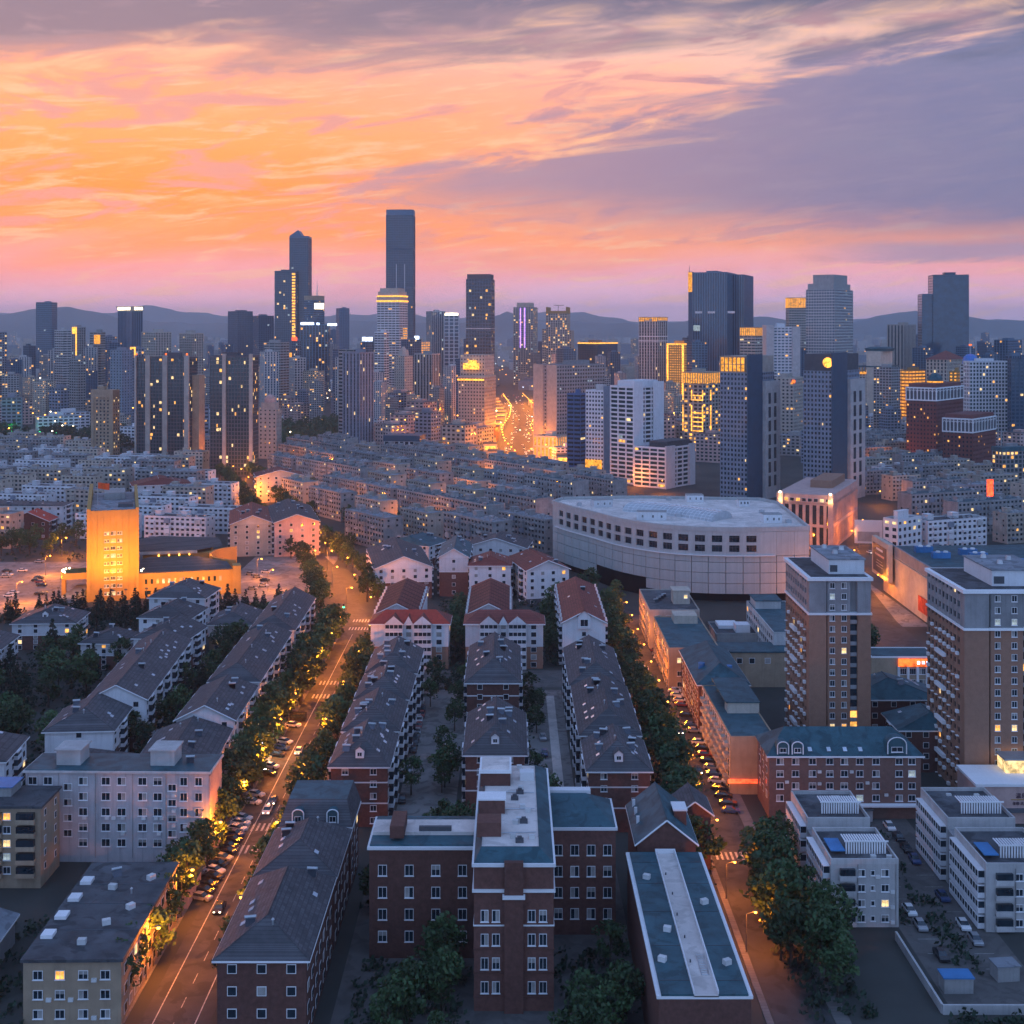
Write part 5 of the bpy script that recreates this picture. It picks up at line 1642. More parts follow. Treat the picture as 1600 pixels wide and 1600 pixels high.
# left porte cochere
pc = thing('entrance_canopy', 'curved amber entrance canopy with lamps left of the floodlit tower', 'canopy', (OC[0] - 15.5, OC[1] + 1, 0), rad(15))
ring = [(6, -3), (6, 9), (-3, 9)] + [(-3 - 4 * math.sin(a), 3 + 6 * math.cos(a)) for a in [math.pi * i / 10 for i in range(11)]]
ring = [(6.0, -3.0), (6.0, 9.0)] + [(-2 - 4.5 * math.sin(math.pi * i / 10), 3 + 6 * math.cos(math.pi * i / 10)) for i in range(11)]
MB().prism(ring, 9.4, 12.0).build('roof', fm, pc)
MB().prism([(x * .86, y * .86 + .4) for x, y in ring], 12.0, 12.05).build('roof_lawn', M_MOSS, pc)
MB().box(-6.2, -4.6, .5, 5.5, 0, 9.4).build('pier', fm, pc)
for i in range(6):
    a = math.pi * (i + 1) / 8
    MB().cyl(-2 - 4.0 * math.sin(a), 3 + 5.4 * math.cos(a), 12.05, 12.6, .28, .28, 8).build('roof_lamp', M_BULB, pc)
# curved ramp
rp = []
for i in range(13):
    t_ = i / 12
    a = t_ * math.pi * .5
    rp.append((-180.5 - 11 * (1 - math.cos(a)) * 1.2, 540 - 30 * math.sin(a), 6.0 * (1 - t_) + .1))
rm_ = MB()
for (p, q_) in zip(rp, rp[1:]):
    rm_.poly([(p[0] - 3, p[1], p[2]), (q_[0] - 3, q_[1], q_[2]), (q_[0] + 3, q_[1], q_[2]), (p[0] + 3, p[1], p[2])][::-1])
    rm_.poly([(p[0] + 3, p[1], 0), (q_[0] + 3, q_[1], 0), (q_[0] + 3, q_[1], q_[2]), (p[0] + 3, p[1], p[2])][::-1], 1)
    rm_.poly([(p[0] - 3, p[1], 0), (q_[0] - 3, q_[1], 0), (q_[0] - 3, q_[1], q_[2]), (p[0] - 3, p[1], p[2])], 1)
ramp_o = rm_.build('entrance_ramp', [M_LOT, M_CONC])
tag(ramp_o, 'curved concrete ramp sweeping up to the amber entrance canopy', 'ramp')


ux, uy = math.cos(rad(17)), math.sin(rad(17))
nx_, ny_ = math.sin(rad(17)), -math.cos(rad(17))


def mast(u, n, z, tu, tz, power, ang):
    """flood mast u metres along and n metres in front of the amber facade"""
    x, y = OC[0] + ux * u + nx_ * n, OC[1] + uy * u + ny_ * n
    t = thing('floodlight_mast', 'floodlight mast aimed at the amber facades', 'floodlight', (x, y, 0), rad(17), 'floodlights before the amber facades')
    MB().cyl(0, 0, 0, z, .12, .08, 6).build('pole', M_POLE, t)
    MB().box(-.6, .6, -.2, .2, z, z + .5).build('lamp_head', M_DKGREY, t)
    l = bpy.data.lights.new('flood_beam', 'SPOT')
    l.energy = power * FLOOD
    l.color = (1.0, .32, .006)
    l.spot_size = rad(ang)
    l.spot_blend = .7
    l.shadow_soft_size = .5
    o = bpy.data.objects.new('flood_beam', l)
    COL.objects.link(o)
    o.location = (x, y, z + .8)
    d = Vector((OC[0] + ux * tu - x, OC[1] + uy * tu - y, tz - z))
    o.rotation_euler = d.to_track_quat('-Z', 'Y').to_euler()


for u, tu, tz, pw in ((-14, -4, 12, 26000), (-5, -3, 26, 34000), (5, 3, 26, 34000), (13, 4, 12, 22000), (0, 0, 36, 30000)):
    mast(u, 19, 8, tu, tz, pw, 110)
for u in (18, 27, 36, 46):
    mast(u, 13, 6, u, 5, 11000, 125)
mast(-26, 6, 6, -15, 7, 10000, 120)
mast(-22, -8, 5, -9, 26, 26000, 110)
point_light('court_lamp', (-136, 572, 16), 2500 * FLOOD, (1.0, .31, .012))

# ================================================================== brown residential towers
def brown_tower(label, X0, X1, Y0, Y1, top, seed):
    rr = random.Random(seed)
    w, l = X1 - X0, Y1 - Y0
    t = thing('residential_tower', label, 'tower', ((X0 + X1) / 2, (Y0 + Y1) / 2, 0), 0, 'brown tiled residential towers')
    nf = 17
    fh = 2.85
    zs = top - 3 * fh - .6
    # front blocks: blank pier, recess, window bay, balcony slot, blank pier
    cuts = [(-.5, -.22, 0.0), (-.22, -.20, 1.6), (-.20, .17, .35), (.17, .285, 1.5), (.285, .5, 0.0)]
    for i, (a, b, y) in enumerate(cuts):
        for nm, z0, z1, m in (('lower_wall', 0, zs, M_BROWN), ('upper_wall', zs, top, M_GREY)):
            MB().box(w * a, w * b, -l / 2 + y, -l / 2 + 3.0, z0, z1).build(nm, m, t)
    facade(t, w - .1, l - 3.0, zs, cy=1.5, floor=fh, bay=2.9, pier=.36, span=.52, wall=M_BROWN, glass=M_GLASS, lit=.03, proud=.35, spanm=M_BROWN, litm=[M_LIT, M_LIT2])
    facade(t, w - .1, l - 3.0, top - zs, z0=zs, cy=1.5, floor=fh, bay=2.9, pier=.36, span=.5, wall=M_GREY, glass=M_GLASS, lit=.04, proud=.35)
    # ledges on the long left side: white strips and air conditioners
    lb = MB()
    for j in range(int(zs / fh)):
        z = fh * j + .15
        for k in range(8):
            if rr.random() < .8:
                y = -l / 2 + 3 + (l - 3) * (k + .5) / 8
                lb.box(-w / 2 - .55, -w / 2 + .1, y - .55, y + .55, z, z + (.75 if rr.random() < .6 else .15))
        if j % 3 == 2:
            y = -l / 2 + 3 + (l - 3) * .55
            lb.box(-w / 2 - .8, -w / 2 + .1, y - 3.2, y + 3.2, z, z + .9)
    lb.build('balcony_ledges', M_TRIM, t, stuff=True)
    n = int((top - 1) / fh)
    for j in range(n):
        z = top - 1.7 - fh * j
        if z < 2:
            break
        windows(t, [(w * x, -l / 2 + .349, z) for x in (-.12, .07)], 1.35, 1.55, 0, .10, rng=rr)
        if j > 2:
            bl = MB().box(w * .175, w * .28, -l / 2 + .5, -l / 2 + 1.4, z - 1.5, z - .5).box(w * .175, w * .28, -l / 2 + .55, -l / 2 + .6, z - .5, z + 1.2, 1)
            bl.build('balcony', [M_GREY, M_GLASS if rr.random() > .12 else M_LIT], t)
    # cornices, roof, penthouse
    MB().box(-w / 2 - .5, w / 2 + .5, -l / 2 - .5, l / 2 + .5, top - .35, top + .5).box(-w / 2 - .3, w / 2 + .3, -l / 2 - .3, l / 2 + .3, zs - .2, zs + .35).build('cornice', M_TRIM, t)
    MB().box(-w / 2 + .6, w / 2 - .6, -l / 2 + .6, l / 2 - .6, top + .5, top + .6).build('roof', M_RFLATD, t)
    ph = MB().box(-w * .12, w * .5 - .6, -l * .36, l * .34, top + .6, top + 4.4).build('penthouse', M_WHITE, t)
    MB().box(-w * .12 - .3, w * .5 - .3, -l * .36 - .3, l * .34 + .3, top + 4.4, top + 4.75).build('penthouse_roof', M_RFLAT, ph)
    MB().box(-w * .1, w * .02, -l * .36 - .08, -l * .36, top + 1.2, top + 3).build('penthouse_door', M_DKGREY, ph)
    for x, y in ((.1, -.1), (.3, .1), (.05, .2)):
        MB().cyl(w * x, l * y, top + 4.75, top + 5.7, .8, .6, 9).build('roof_fan', M_METAL, t)
    return t


brown_tower('brown tiled residential tower with grey top and white penthouse, nearer the round building', 78, 94.2, 336, 365, 48.6, 1)
brown_tower('brown tiled residential tower at the right edge, larger and closer', 109.6, 131, 310, 338, 50.7, 2)
t = thing('shop_podium', 'pale shop podium with dark lettering at foot of right brown tower', 'shop', (122, 302, 0))
MB().box(-14.5, 20, -6, 7, 0, 8.6).build('wall', M_PINK, t)
MB().box(-14.8, 20, -6.3, 7, 8.6, 9.2).build('cornice', M_TRIM, t)
MB().box(-5, 6, 1, 6.6, 9.2, 12.2).build('glass_room', M_LIT2, t)
MB().box(-5.4, 6.4, .9, 6.8, 12.2, 12.6).build('glass_room_roof', M_METAL, t)
MB().box(-9, 20, -6.9, -6.05, 2.8, 3.6).build('awning', M_DKGREY, t)


def sign_text(parent, body, size, loc, m, name='lettering'):
    c = bpy.data.curves.new(name, 'FONT')
    c.body = body
    c.size = size
    c.extrude = .04
    c.materials.append(m)
    tmp = bpy.data.objects.new(name, c)
    COL.objects.link(tmp)
    bpy.context.view_layer.update()
    me = bpy.data.meshes.new_from_object(tmp.evaluated_get(bpy.context.evaluated_depsgraph_get()))
    bpy.data.objects.remove(tmp)
    o = bpy.data.objects.new(name, me)
    COL.objects.link(o)
    o.parent = parent
    o.location = loc
    o.rotation_euler = (rad(90), 0, 0)
    o['kind'] = 'stuff'
    return o


M_INK = mat('dark_lettering', (.07, .03, .06), rnd=0)
sign_text(t, '温泉洗', 1.35, (-5.6, -6.08, 6.0), M_INK)
sign_text(t, '住宿·洗浴·', .8, (-6.3, -6.08, 4.4), M_INK)
MB().box(-6.6, 2, -6.14, -6.02, 5.5, 5.68).build('sign_rule', M_OCHRE, t)

# ---- brick block with teal roof in front of the brown tower
t = thing('apartment_house', 'brick block with dark teal roof and arched dormers before the brown tower', 'house', (77.8, 306, 0))
w, l, e = 35.5, 14.0, 14.8
MB().box(-w / 2, w / 2, -7, 7, 0, e).build('wall', mat('grey_brick_wall', (.17, .10, .085), var=.2, scale=1.0), t)
rb = MB()
A, B, C, D = (-w / 2 - .6, -7.6, e), (w / 2 + .6, -7.6, e), (w / 2 + .6, 7.6, e), (-w / 2 - .6, 7.6, e)
F, G_ = (-w / 2 + 5, 0, e + 4.6), (w / 2 - 5, 0, e + 4.6)
for f_ in ([A, B, G_, F], [C, D, F, G_], [D, A, F], [B, C, G_], [D, C, B, A]):
    rb.poly(f_)
rb.build('roof', M_RTEAL, t)
MB().box(-w / 2 - .7, w / 2 + .7, -7.75, -7.5, e - .35, e - .01).build('eaves_board', M_TRIM, t)
zs = [2.0 + 2.85 * i for i in range(1, 5)]
windows(t, [(x, -7.001, z) for x in (-15.2, -11.6, -7.6, -3.6, -.2, 3.4, 7.2, 12.6, 15.6) for z in zs], 1.7, 1.5, 0, .12)
for x in (-14.6, -11.2):
    dormer(t, x, -7.5, e + 1.3, 2.6, 1.8, 3, arch=True)
dormer(t, 12.0, -7.5, e + 1.5, 4.4, 2.0, 3.4, arch=True)
for x in (-8, -3.6, .2, 3.8):
    k = inst('skylight', SKY_ME, t, (x, -6.0, e + 1.1))
    k.rotation_euler.x = rad(31)
for x, z in ((-13.6, 8.6), (-6, 8.2), (-6, 11), (1.5, 11), (5.2, 8.4), (9.6, 5.6)):
    inst('air_conditioner', AC_ME, t, (x, -7.002, z))
MB().box(-4, 3, -8.2, -7, .2, 3.0).build('lit_shopfront', emis('warm_shopfront', (1, .75, .35), 1.8, True), t)
MB().box(-5, 17, -8.6, -7.0, 3.2, 3.6).build('awning', M_TRIM, t)
small_windows(t, [('L', -w / 2, frange(-6, 6, 3), zs, 1.5, 1.5)], .05)

# ---- pale terraced walk-ups, lower right
def terrace(label, X0, X1, Y0, Y1, e):
    t = thing('apartment_house', label, 'house', ((X0 + X1) / 2, (Y0 + Y1) / 2, 0), 0, 'pale terraced walk-ups with louvred roof terraces')
    w, l = X1 - X0, Y1 - Y0
    half = l / 2
    for k, (y0, y1, h) in enumerate(((-half, -2, e), (2, half, e + .4))):
        MB().box(-w / 2, w / 2, y0, y1, 0, h).build('wall', M_CONCL, t)
        flat_top(t, w, y1 - y0, h, cy=(y0 + y1) / 2, par=1.0, m=M_CONCL, rm=M_RFLATD, hut=False)
        # louvred pergola on the roof
        lv = MB()
        n = 16
        for i in range(n):
            x = -w * .2 + w * .62 * i / n
            lv.box(x, x + .28, y0 + 4, y0 + 4.15, h + .3, h + 2.6)
            lv.box(x, x + .28, y0 + 4.15, y0 + 8, h + 2.45, h + 2.6)
        lv.box(-w * .22, w * .44, y0 + 3.9, y0 + 4.05, h + 2.6, h + 2.9)
        lv.build('louvre_pergola', M_TRIM, t, stuff=True)
        # glazed balconies along the left side
        fl = int(h / 2.9)
        for i in range(fl):
            z = i * 2.9 + .3
            bl = MB().box(-w / 2 - 1.3, -w / 2, y0 + .8, y1 - .8, z, z + 1.0).build('balcony', M_WHITE, t)
            MB().box(-w / 2 - 1.2, -w / 2, y0 + .9, y1 - .9, z + 1.0, z + 2.3).build('balcony_glazing', M_GLASS, bl)
            fr = MB().box(-w / 2 - 1.3, -w / 2, y0 + .8, y1 - .8, z + 2.3, z + 2.45)
            m_ = int((y1 - y0) / 1.5)
            for q_ in range(m_ + 1):
                y = y0 + .9 + (y1 - y0 - 1.8) * q_ / m_
                fr.box(-w / 2 - 1.28, -w / 2 - 1.18, y - .05, y + .05, z + 1.0, z + 2.3)
            fr.build('balcony_frame', M_TRIM, bl)
    MB().box(-w / 2, w / 2, -2, 2, 0, e - 1).build('link_wall', M_GREY, t)
    MB().box(-w / 2 + .8, -w / 2 + 3.6, -half + 3, -half + 9, e + 1.2, e + 1.4).build('blue_canopy', M_RBLUE, t)
    zs = [1.7 + 2.9 * i for i in range(4)]
    windows(t, [(x, -half - .001, z) for x in (-w * .05, w * .3) for z in zs], 1.5, 1.4, 0, .06)
    windows(t, [(w * .12, -half - .001, z) for z in zs], .8, 1.0, 0, .06, 1)
    for z in zs:
        if R.random() < .7:
            inst('air_conditioner', AC_ME, t, (w * .3 + R.choice((-1.4, 1.4)), -half - .002, z - .7))
        MB().box(-w * .38, -w * .14, -half - .9, -half - .01, z - 1.3, z - .3).box(-w * .37, -w * .15, -half - .8, -half - .01, z - .3, z + .9, 1).build('front_balcony', [M_CONCL, M_GLASS], t)
    for x in (-w * .1, w * .46):
        MB().cyl(x, -half - .12, .5, e, .08, .08, 6).build('drain_pipe', M_CONC, t)
    for i in range(5):
        MB().box(-.5, .5, -.35, .35, 0, .8).build('roof_unit', M_AC, t, loc=(R.uniform(-w * .4, w * .4), R.choice((-half + 10, half - 3, -half + 1.6)) + R.uniform(-.5, .5), e + .28), rz=R.uniform(-.2, .2))
    return t


terrace('pale terraced walk-up with louvred roof terraces, left of the pair', 61, 74, 245, 280, 12.1)
terrace('pale terraced walk-up with louvred roof terraces, right of the pair', 90, 104, 243, 282, 12.1)

# ---- grey office slab lower left
t = thing('office_slab', 'pale grey six storey office slab with window air conditioners, lower left', 'office block', (-84.7, 280, 0), rad(-1))
w, l, e = 39.5, 10.5, 19.2
MB().box(-w / 2, w / 2, -l / 2, l / 2, 0, e).build('wall', mat('stained_grey_render', (.40, .38, .40), streak=.5, var=.15), t)
MB().box(w / 2 - .02, w / 2 + .25, -l / 2, l / 2, 0, e - .6).build('end_wall', M_PINK, t)
MB().box(-w / 2 - .5, w / 2 + .6, -l / 2 - .5, l / 2 + .4, e, e + .45).build('cornice', M_CONCL, t)
MB().box(-w / 2 - .2, w / 2 + .3, -l / 2 - .2, l / 2 + .1, e + .45, e + .6).build('roof', M_RTEAL, t)
for x in (-11.5, 9.0):
    MB().box(x - 2.6, x + 2.6, -2.5, 3.2, e + .6, e + 3.8).box(x - 3, x + 3, -2.9, 3.6, e + 3.8, e + 4.1).build('stair_hut', M_CONCL, t)
zs = [17.4 - 3.3 * i for i in range(5)]
cols = (-17.6, -14.0, -6.2, -1.4, 1.9, 6.4, 9.8, 14.6 + .2, 18.0)
windows(t, [(x * 1.0, -l / 2 - .001, z) for x in (-18.2, -14.9, -7.3, -2.4, 1.0, 5.5, 8.8) for z in zs], 1.9, 1.7, 0, .04)
windows(t, [(x, -l / 2 - .001, z) for x in (14.6 - .2, 17.6) for z in zs], 1.6, 1.8, 0, .0)
windows(t, [(-10.6, -l / 2 - .001, z - 1.3) for z in zs[:4]] + [(11.9, -l / 2 - .001, z - 1.3) for z in zs[:4]], 1.8, 1.5, 0, .0)
for x, zi in ((-7.3, 2), (-2.4, 2), (-1.0, 2), (1.0, 2), (5.5, 2), (8.2, 2), (9.4, 2), (1.0, 3), (8.8, 3), (14.4, 2), (14.4, 3), (12, 0), (12, 1), (12, 2), (12, 3)):
    inst('air_conditioner', AC_ME, t, (x + .3, -l / 2 - .002, zs[zi] - (1.3 if x < 12 else 3.0)))
pp = MB()
for x in (-12.6, 3.4, 10.6, -4.6):
    pp.cyl(x, -l / 2 - .1, 1, e, .07, .07, 5)
pp.build('drain_pipes', M_CONC, t, stuff=True)
inst('solar_water_heater', HEAT_ME, t, (14.4, 0, e + .6), .2)
t = thing('apartment_house', 'tan walk-up with enclosed balconies and dark roof, lower left corner', 'house', (-112, 267.5, 0))
w, l, e = 31, 11, 16.4
MB().box(-w / 2, w / 2, -l / 2, l / 2, 0, e).build('wall', M_TAN, t)
MB().box(-w / 2 - .4, w / 2 + .4, -l / 2 - .4, l / 2 + .4, e, e + .5).build('roof', M_RFLATD, t)
MB().box(-w / 2 + 3, w / 2 - 8, -.5, 5, e + .5, e + 2.4).box(-w / 2 + 2.6, w / 2 - 7.6, -.9, 5.4, e + 2.4, e + 2.6, 1).build('roof_shed', [M_CONC, M_RBLUE], t)
zs = [e - 1.7 - 2.75 * i for i in range(5)]
windows(t, [(x, -l / 2 - .001, z) for x in (3.4, 8.6) for z in zs], 1.6, 1.5, 0, .3)
for x in (-3, 5.9, 12.6):
    for z in zs:
        bl = MB().box(x - 1.9, x + 1.9, -l / 2 - 1.1, -l / 2, z - 1.3, z - .4).build('balcony', M_TAN, t)
        MB().box(x - 1.8, x + 1.8, -l / 2 - 1.0, -l / 2, z - .4, z + .9).build('balcony_glazing', M_GLASS, bl)
small_windows(t, [('R', w / 2, [-3, 3], zs, .9, 1.2)], .0)
t = thing('shop_row', 'long low building with dark felt roof and tan street side, lower left', 'building', (-72.5, 230, 0), rad(1))
MB().box(-8, 8, -20, 17.5, 0, 10.8).build('wall', M_TAN, t)
MB().box(-8.4, 8.4, -20.4, 17.9, 10.8, 11.3).build('roof', M_RFLATD, t)
small_windows(t, [('R', 8, frange(-19, 17, 12), [2, 5.2, 8.6], 1.6, 1.5)], .06)
windows(t, [(x, -20.001, z) for x in (-5.6, -2, 1.8, 5.4) for z in (2.2, 5.4, 8.6)], 1.6, 1.5, 0, .08)
for x, z in ((-3.8, 4.6), (3.6, 7.8), (-.2, 4.6), (3.6, 1.6)):
    inst('air_conditioner', AC_ME, t, (x, -20.002, z))
for x, y in ((2, -8), (4.5, -2), (-1, 6), (5, 10), (0, -15)):
    MB().box(-.7, .7, -.5, .5, 0, .9).build('roof_unit', M_AC, t, loc=(x, y, 11.3), rz=.2 * x)
for y in (-10, 0, 8):
    MB().box(-8.2, 8.2, y - .06, y + .06, 11.3, 11.38).build('roof_seam', M_DKGREY, t)
for y in (-12, -5, 2, 9):
    MB().box(-7.6, -5.6, y - 1.2, y + 1.2, 11.3, 11.9).build('roof_hatch', M_TRIM, t)
inst('roof_vent', VENT_ME, t, (3, 4, 11.3))
inst('solar_water_heater', HEAT_ME, t, (-2, 12, 11.3), .5)
t = thing('shop_row', 'single storey shops with sheet roof behind the long low building', 'shop', (-75, 258.5, 0), 0)
MB().box(-10, 11, -6, 5, 0, 4.2).build('wall', M_PINK, t)
MB().box(-10.5, 11.8, -6.6, 5.4, 4.2, 4.5).build('roof', M_RTEAL, t)
t = thing('shed_row', 'pale sheet roofed sheds in the lower left corner', 'shed', (-104, 226, 0), rad(3))
for i, x in enumerate((-16, -6, 4)):
    s_ = MB().box(x, x + 8, -14, 12, 0, 5.2).build('wall', M_GREY, t)
    pitched(t, 8, 26, 5.2, 6.8, 0, 0, m=M_RFLAT, cx=x + 4, cy=-1, gw=M_GREY)

# ---- mansard row right of the main street, foreground
t = thing('apartment_house', 'blue topped mansard block with arched dormers by the main street', 'house', (-39.8, 266.5, 0))
w, l = 14.0, 14.0
MB().box(-w / 2, w / 2, -l / 2, l / 2, 0, 13.6).build('wall', M_BRICK, t)
ms = MB()
a0 = [(-w / 2 - .5, -l / 2 - .5), (w / 2 + .5, -l / 2 - .5), (w / 2 + .5, l / 2 + .5), (-w / 2 - .5, l / 2 + .5)]
a1 = [(x * .80, y * .72 + 1.2) for x, y in a0]
ms.v += [(x, y, 13.6) for x, y in a0] + [(x, y, 18.2) for x, y in a1]
ms.f += [(0, 1, 5, 4), (1, 2, 6, 5), (2, 3, 7, 6), (3, 0, 4, 7), (4, 5, 6, 7), (3, 2, 1, 0)]
ms.k += [0, 0, 0, 0, 1, 0]
ms.build('roof', [M_RSLATE, M_RTEAL], t)
MB().box(-w / 2 - .6, w / 2 + .6, -l / 2 - .6, -l / 2 - .35, 13.25, 13.62).box(w / 2 + .35, w / 2 + .6, -l / 2, l / 2, 13.25, 13.62).build('eaves_board', M_TRIM, t)
for x in (-3.6, 3.4):
    dormer(t, x, -l / 2 + .1, 15.0, 2.3, 2.0, 3, arch=True)
small_windows(t, [('F', -l / 2, (-4, 0, 4), (2, 5, 8, 11), 1.5, 1.5), ('R', w / 2, (-4, 0, 4), (2, 5, 8, 11), 1.5, 1.5)], .04)
for lab, y0, y1, e in (('hipped slate block with white trim beside the street, middle of three', 236, 257, 13.8), ('hipped slate block with white trim beside the street, nearest of three', 204, 233.5, 14.2)):
    housing(lab, -47, -32.8, y0, y1, e, e + 4.6, hipf=6, hipb=6, split=0, upper=M_BRICK, bits=5, heat=2, floors=4, group='slate roofed blocks right of main street, foreground', lit=.03, bays=False)

# ---- school complex in the foreground
t = thing('school_block', 'tall brick school block with pale flat roof terrace, foreground centre', 'school', (0.3, 238, 0))
w, l, e = 13.4, 46, 24.6
MB().box(-w / 2, w / 2, -l / 2, l / 2, 0, e).build('wall', M_BRICK, t)
MB().box(-1.6, 1.6, -l / 2 - .9, -l / 2, 0, e + .7).build('front_pilaster', M_BRICK, t)
MB().box(-w / 2 - .3, w / 2 + .3, -l / 2 - .3, l / 2 + .3, e - 4.6, e - 4.1).box(-w / 2 - .35, w / 2 + .35, -l / 2 - .35, l / 2 + .35, e - .3, e + .25).box(-1.9, 1.9, -l / 2 - 1.2, -l / 2 - .3, e - 5.4, e - 4.8).build('stone_band', M_TRIM, t)
mr = MB()
a0 = [(-w / 2, -l / 2), (w / 2, -l / 2), (w / 2, l / 2), (-w / 2, l / 2)]
a1 = [(-w / 2 + 1.2, -l / 2 + 3.4), (w / 2 - 2.4, -l / 2 + 3.4), (w / 2 - 2.4, l / 2 - 2), (-w / 2 + 1.2, l / 2 - 2)]
mr.v += [(x, y, e + .25) for x, y in a0] + [(x, y, e + 1.7) for x, y in a1]
mr.f += [(0, 1, 5, 4), (1, 2, 6, 5), (2, 3, 7, 6), (3, 0, 4, 7)]
mr.k += [0] * 4
mr.build('sloped_roof', M_RTEAL, t)
MB().box(a1[0][0], a1[1][0], a1[0][1], a1[2][1], e + .3, e + 1.55).build('roof', M_RPALE, t)
for (x0, x1, y0, y1) in ((-6.4, -.6, 9.5, 17), (-6.4, -1.6, -4.6, -1.2), (-6.4, -2.2, -15.2, -11)):
    MB().box(x0, x1, y0, y1, e + 1.5, e + 4.0).build('stair_tower', M_BRICK, t)
MB().box(-6.6, -.4, 9.3, 17.2, e + 4.0, e + 4.6).box(-6.6, -1.4, -4.8, -1.0, e + 4.0, e + 4.3).build('coping', M_TRIM, t)
MB().box(-6.2, -.8, 9.7, 16.8, e + 4.6, e + 4.65).build('terrace_floor', M_RPALE, t)
MB().box(1.2, 4.0, 12.2, 14.4, e + 1.55, e + 3.2).build('lift_house', M_TRIM, t)
for x, y in ((1.2, 5.5), (.2, 2.4), (-3.2, -9.0), (1.8, -8.8), (1.0, -17.4)):
    MB().box(-.7, .7, -.5, .5, 0, .6).box(-.4, .4, -.3, .3, .6, 1.0).build('roof_fan', M_DKGREY, t, loc=(x, y, e + 1.55))
windows(t, [(x, -l / 2 - .001, z) for x in (-4.9, -3.0, 3.0, 4.9) for z in (4, 8, 12, 16)], 1.3, 2.0, 0, .0)
for z in (2.4, 6.4, 10.4, 14.4):
    MB().box(-w / 2 - .12, w / 2 + .12, -l / 2 - .12, l / 2 + .12, z - .12, z + .12).build('brick_course', M_TRIM if z == 14.4 else M_BRICK, t)
for i in range(10):
    MB().box(-.5, .5, -.35, .35, 0, .75).build('roof_unit', M_AC, t, loc=(R.uniform(-4, 3.6), R.uniform(-17, 20), e + 1.56), rz=R.uniform(-.2, .2))
for y in (-14, -3, 6):
    MB().bar((-5.2, y, e + 1.75), (3.9, y + R.uniform(-1, 1), e + 1.75), .09, n=5).build('roof_pipe', M_METAL, t)
small_windows(t, [('L', -w / 2, frange(-20, 20, 9), (4, 8, 12, 16, 20), 1.6, 1.9), ('R', w / 2, frange(-20, 20, 9), (4, 8, 12, 16, 20), 1.6, 1.9)], .0)
for lab, x0, x1, y0, y1, e in (('school left wing with pale parapet roof', -26, -6.6, 233, 247, 20), ('school right wing with teal sloped roof', 7.2, 19.6, 242, 256.5, 20)):
    t = thing('school_wing', lab, 'school', ((x0 + x1) / 2, (y0 + y1) / 2, 0))
    w, l = x1 - x0, y1 - y0
    MB().box(-w / 2, w / 2, -l / 2, l / 2, 0, e).build('wall', M_BRICK, t)
    MB().box(-w / 2 - .35, w / 2 + .35, -l / 2 - .35, l / 2 + .35, e - .2, e + .3).build('stone_band', M_TRIM, t)
    if x0 < 0:
        MB().box(-w / 2 + .2, w / 2, -l / 2 + 4.5, l / 2 - 3.5, e + .3, e + 1.2).build('roof', M_RPALE, t)
        MB().box(-w / 2 + .1, w / 2, -l / 2 + .2, -l / 2 + 4.5, e + .3, e + .6).box(-w / 2 + .1, w / 2, l / 2 - 3.5, l / 2 - .2, e + .3, e + .6).build('sloped_roof', M_RTEAL, t)
        MB().box(-w / 2 + 3.6, -w / 2 + 6.2, -l / 2 + 1.5, l / 2 - 5, e + 1.2, e + 3.4).build('stair_tower', M_BRICK, t)
        MB().box(-w * .05, w * .26, -l / 2 + 4.8, -l / 2 + 5.6, e + 1.2, e + 2.0).build('planter', M_DKGREY, t)
    else:
        mr = MB()
        mr.v += [(-w / 2, -l / 2, e + .3), (w / 2, -l / 2, e + .3), (w / 2, l / 2, e + .3), (-w / 2, l / 2, e + .3), (-w / 2, l / 2 - 3, e + 2.6), (w / 2 - 5, l / 2 - 3, e + 2.6)]
        mr.f += [(0, 1, 5, 4), (1, 2, 5), (2, 3, 4, 5), (3, 0, 4)]
        mr.k += [0] * 4
        mr.build('sloped_roof', M_RTEAL, t)
        MB().box(-w / 2, w / 2 - 4, l / 2 - 2.4, l / 2 - .4, e + 1.2, e + 2.9).build('coping', M_TRIM, t)
    windows(t, [(x, -l / 2 - .001, z) for x in frange(-w / 2, w / 2, 4) for z in (4, 8, 12, 16)], 1.6, 2.0, 0, .0)
t = thing('gabled_hall', 'brick gabled hall with white barge boards between school and side street', 'hall', (29.6, 255, 0))
MB().box(-5.6, 5.6, -9.8, 9.8, 0, 15.8).build('wall', M_BRICK, t)
pitched(t, 11.2, 19.6, 15.8, 20.6, 0, 0, m=M_RTEAL, gw=M_BRICK, o=.5)
MB().box(-1.4, 1.4, -10.9, -9.8, 14.2, 14.5).build('canopy', M_METAL, t)
MB().box(2.2, 4.6, -4, 0, 16.5, 20).box(2.0, 4.8, -4.2, .2, 20, 20.3, 1).build('roof_box', [M_BRICK, M_TRIM], t)
for y in (-2, 2.6, 6.8):
    MB().box(-5.0, -4.4, y, y + .3, 15.8, 18.2).build('party_wall_end', M_TRIM, t)
t = thing('long_hall', 'long flat roofed hall with pale central walkway, foreground right', 'hall', (28.8, 217, 0))
w, l, e = 13.8, 52, 14.6
MB().box(-w / 2, w / 2, -l / 2, l / 2, 0, e).build('wall', M_BRICK, t)
MB().box(-w / 2 - .3, w / 2 + .3, -l / 2, l / 2 + .3, e, e + .45).build('stone_band', M_TRIM, t)
MB().box(-w / 2 + .4, -1.6, -l / 2, l / 2 - .3, e + .45, e + .75).box(2.0, w / 2 - .4, -l / 2, l / 2 - .3, e + .45, e + .75).build('roof', M_RTEAL, t)
MB().box(-1.55, 1.95, -l / 2, l / 2 - .4, e + .3, e + .55).build('walkway', M_RPALE, t)
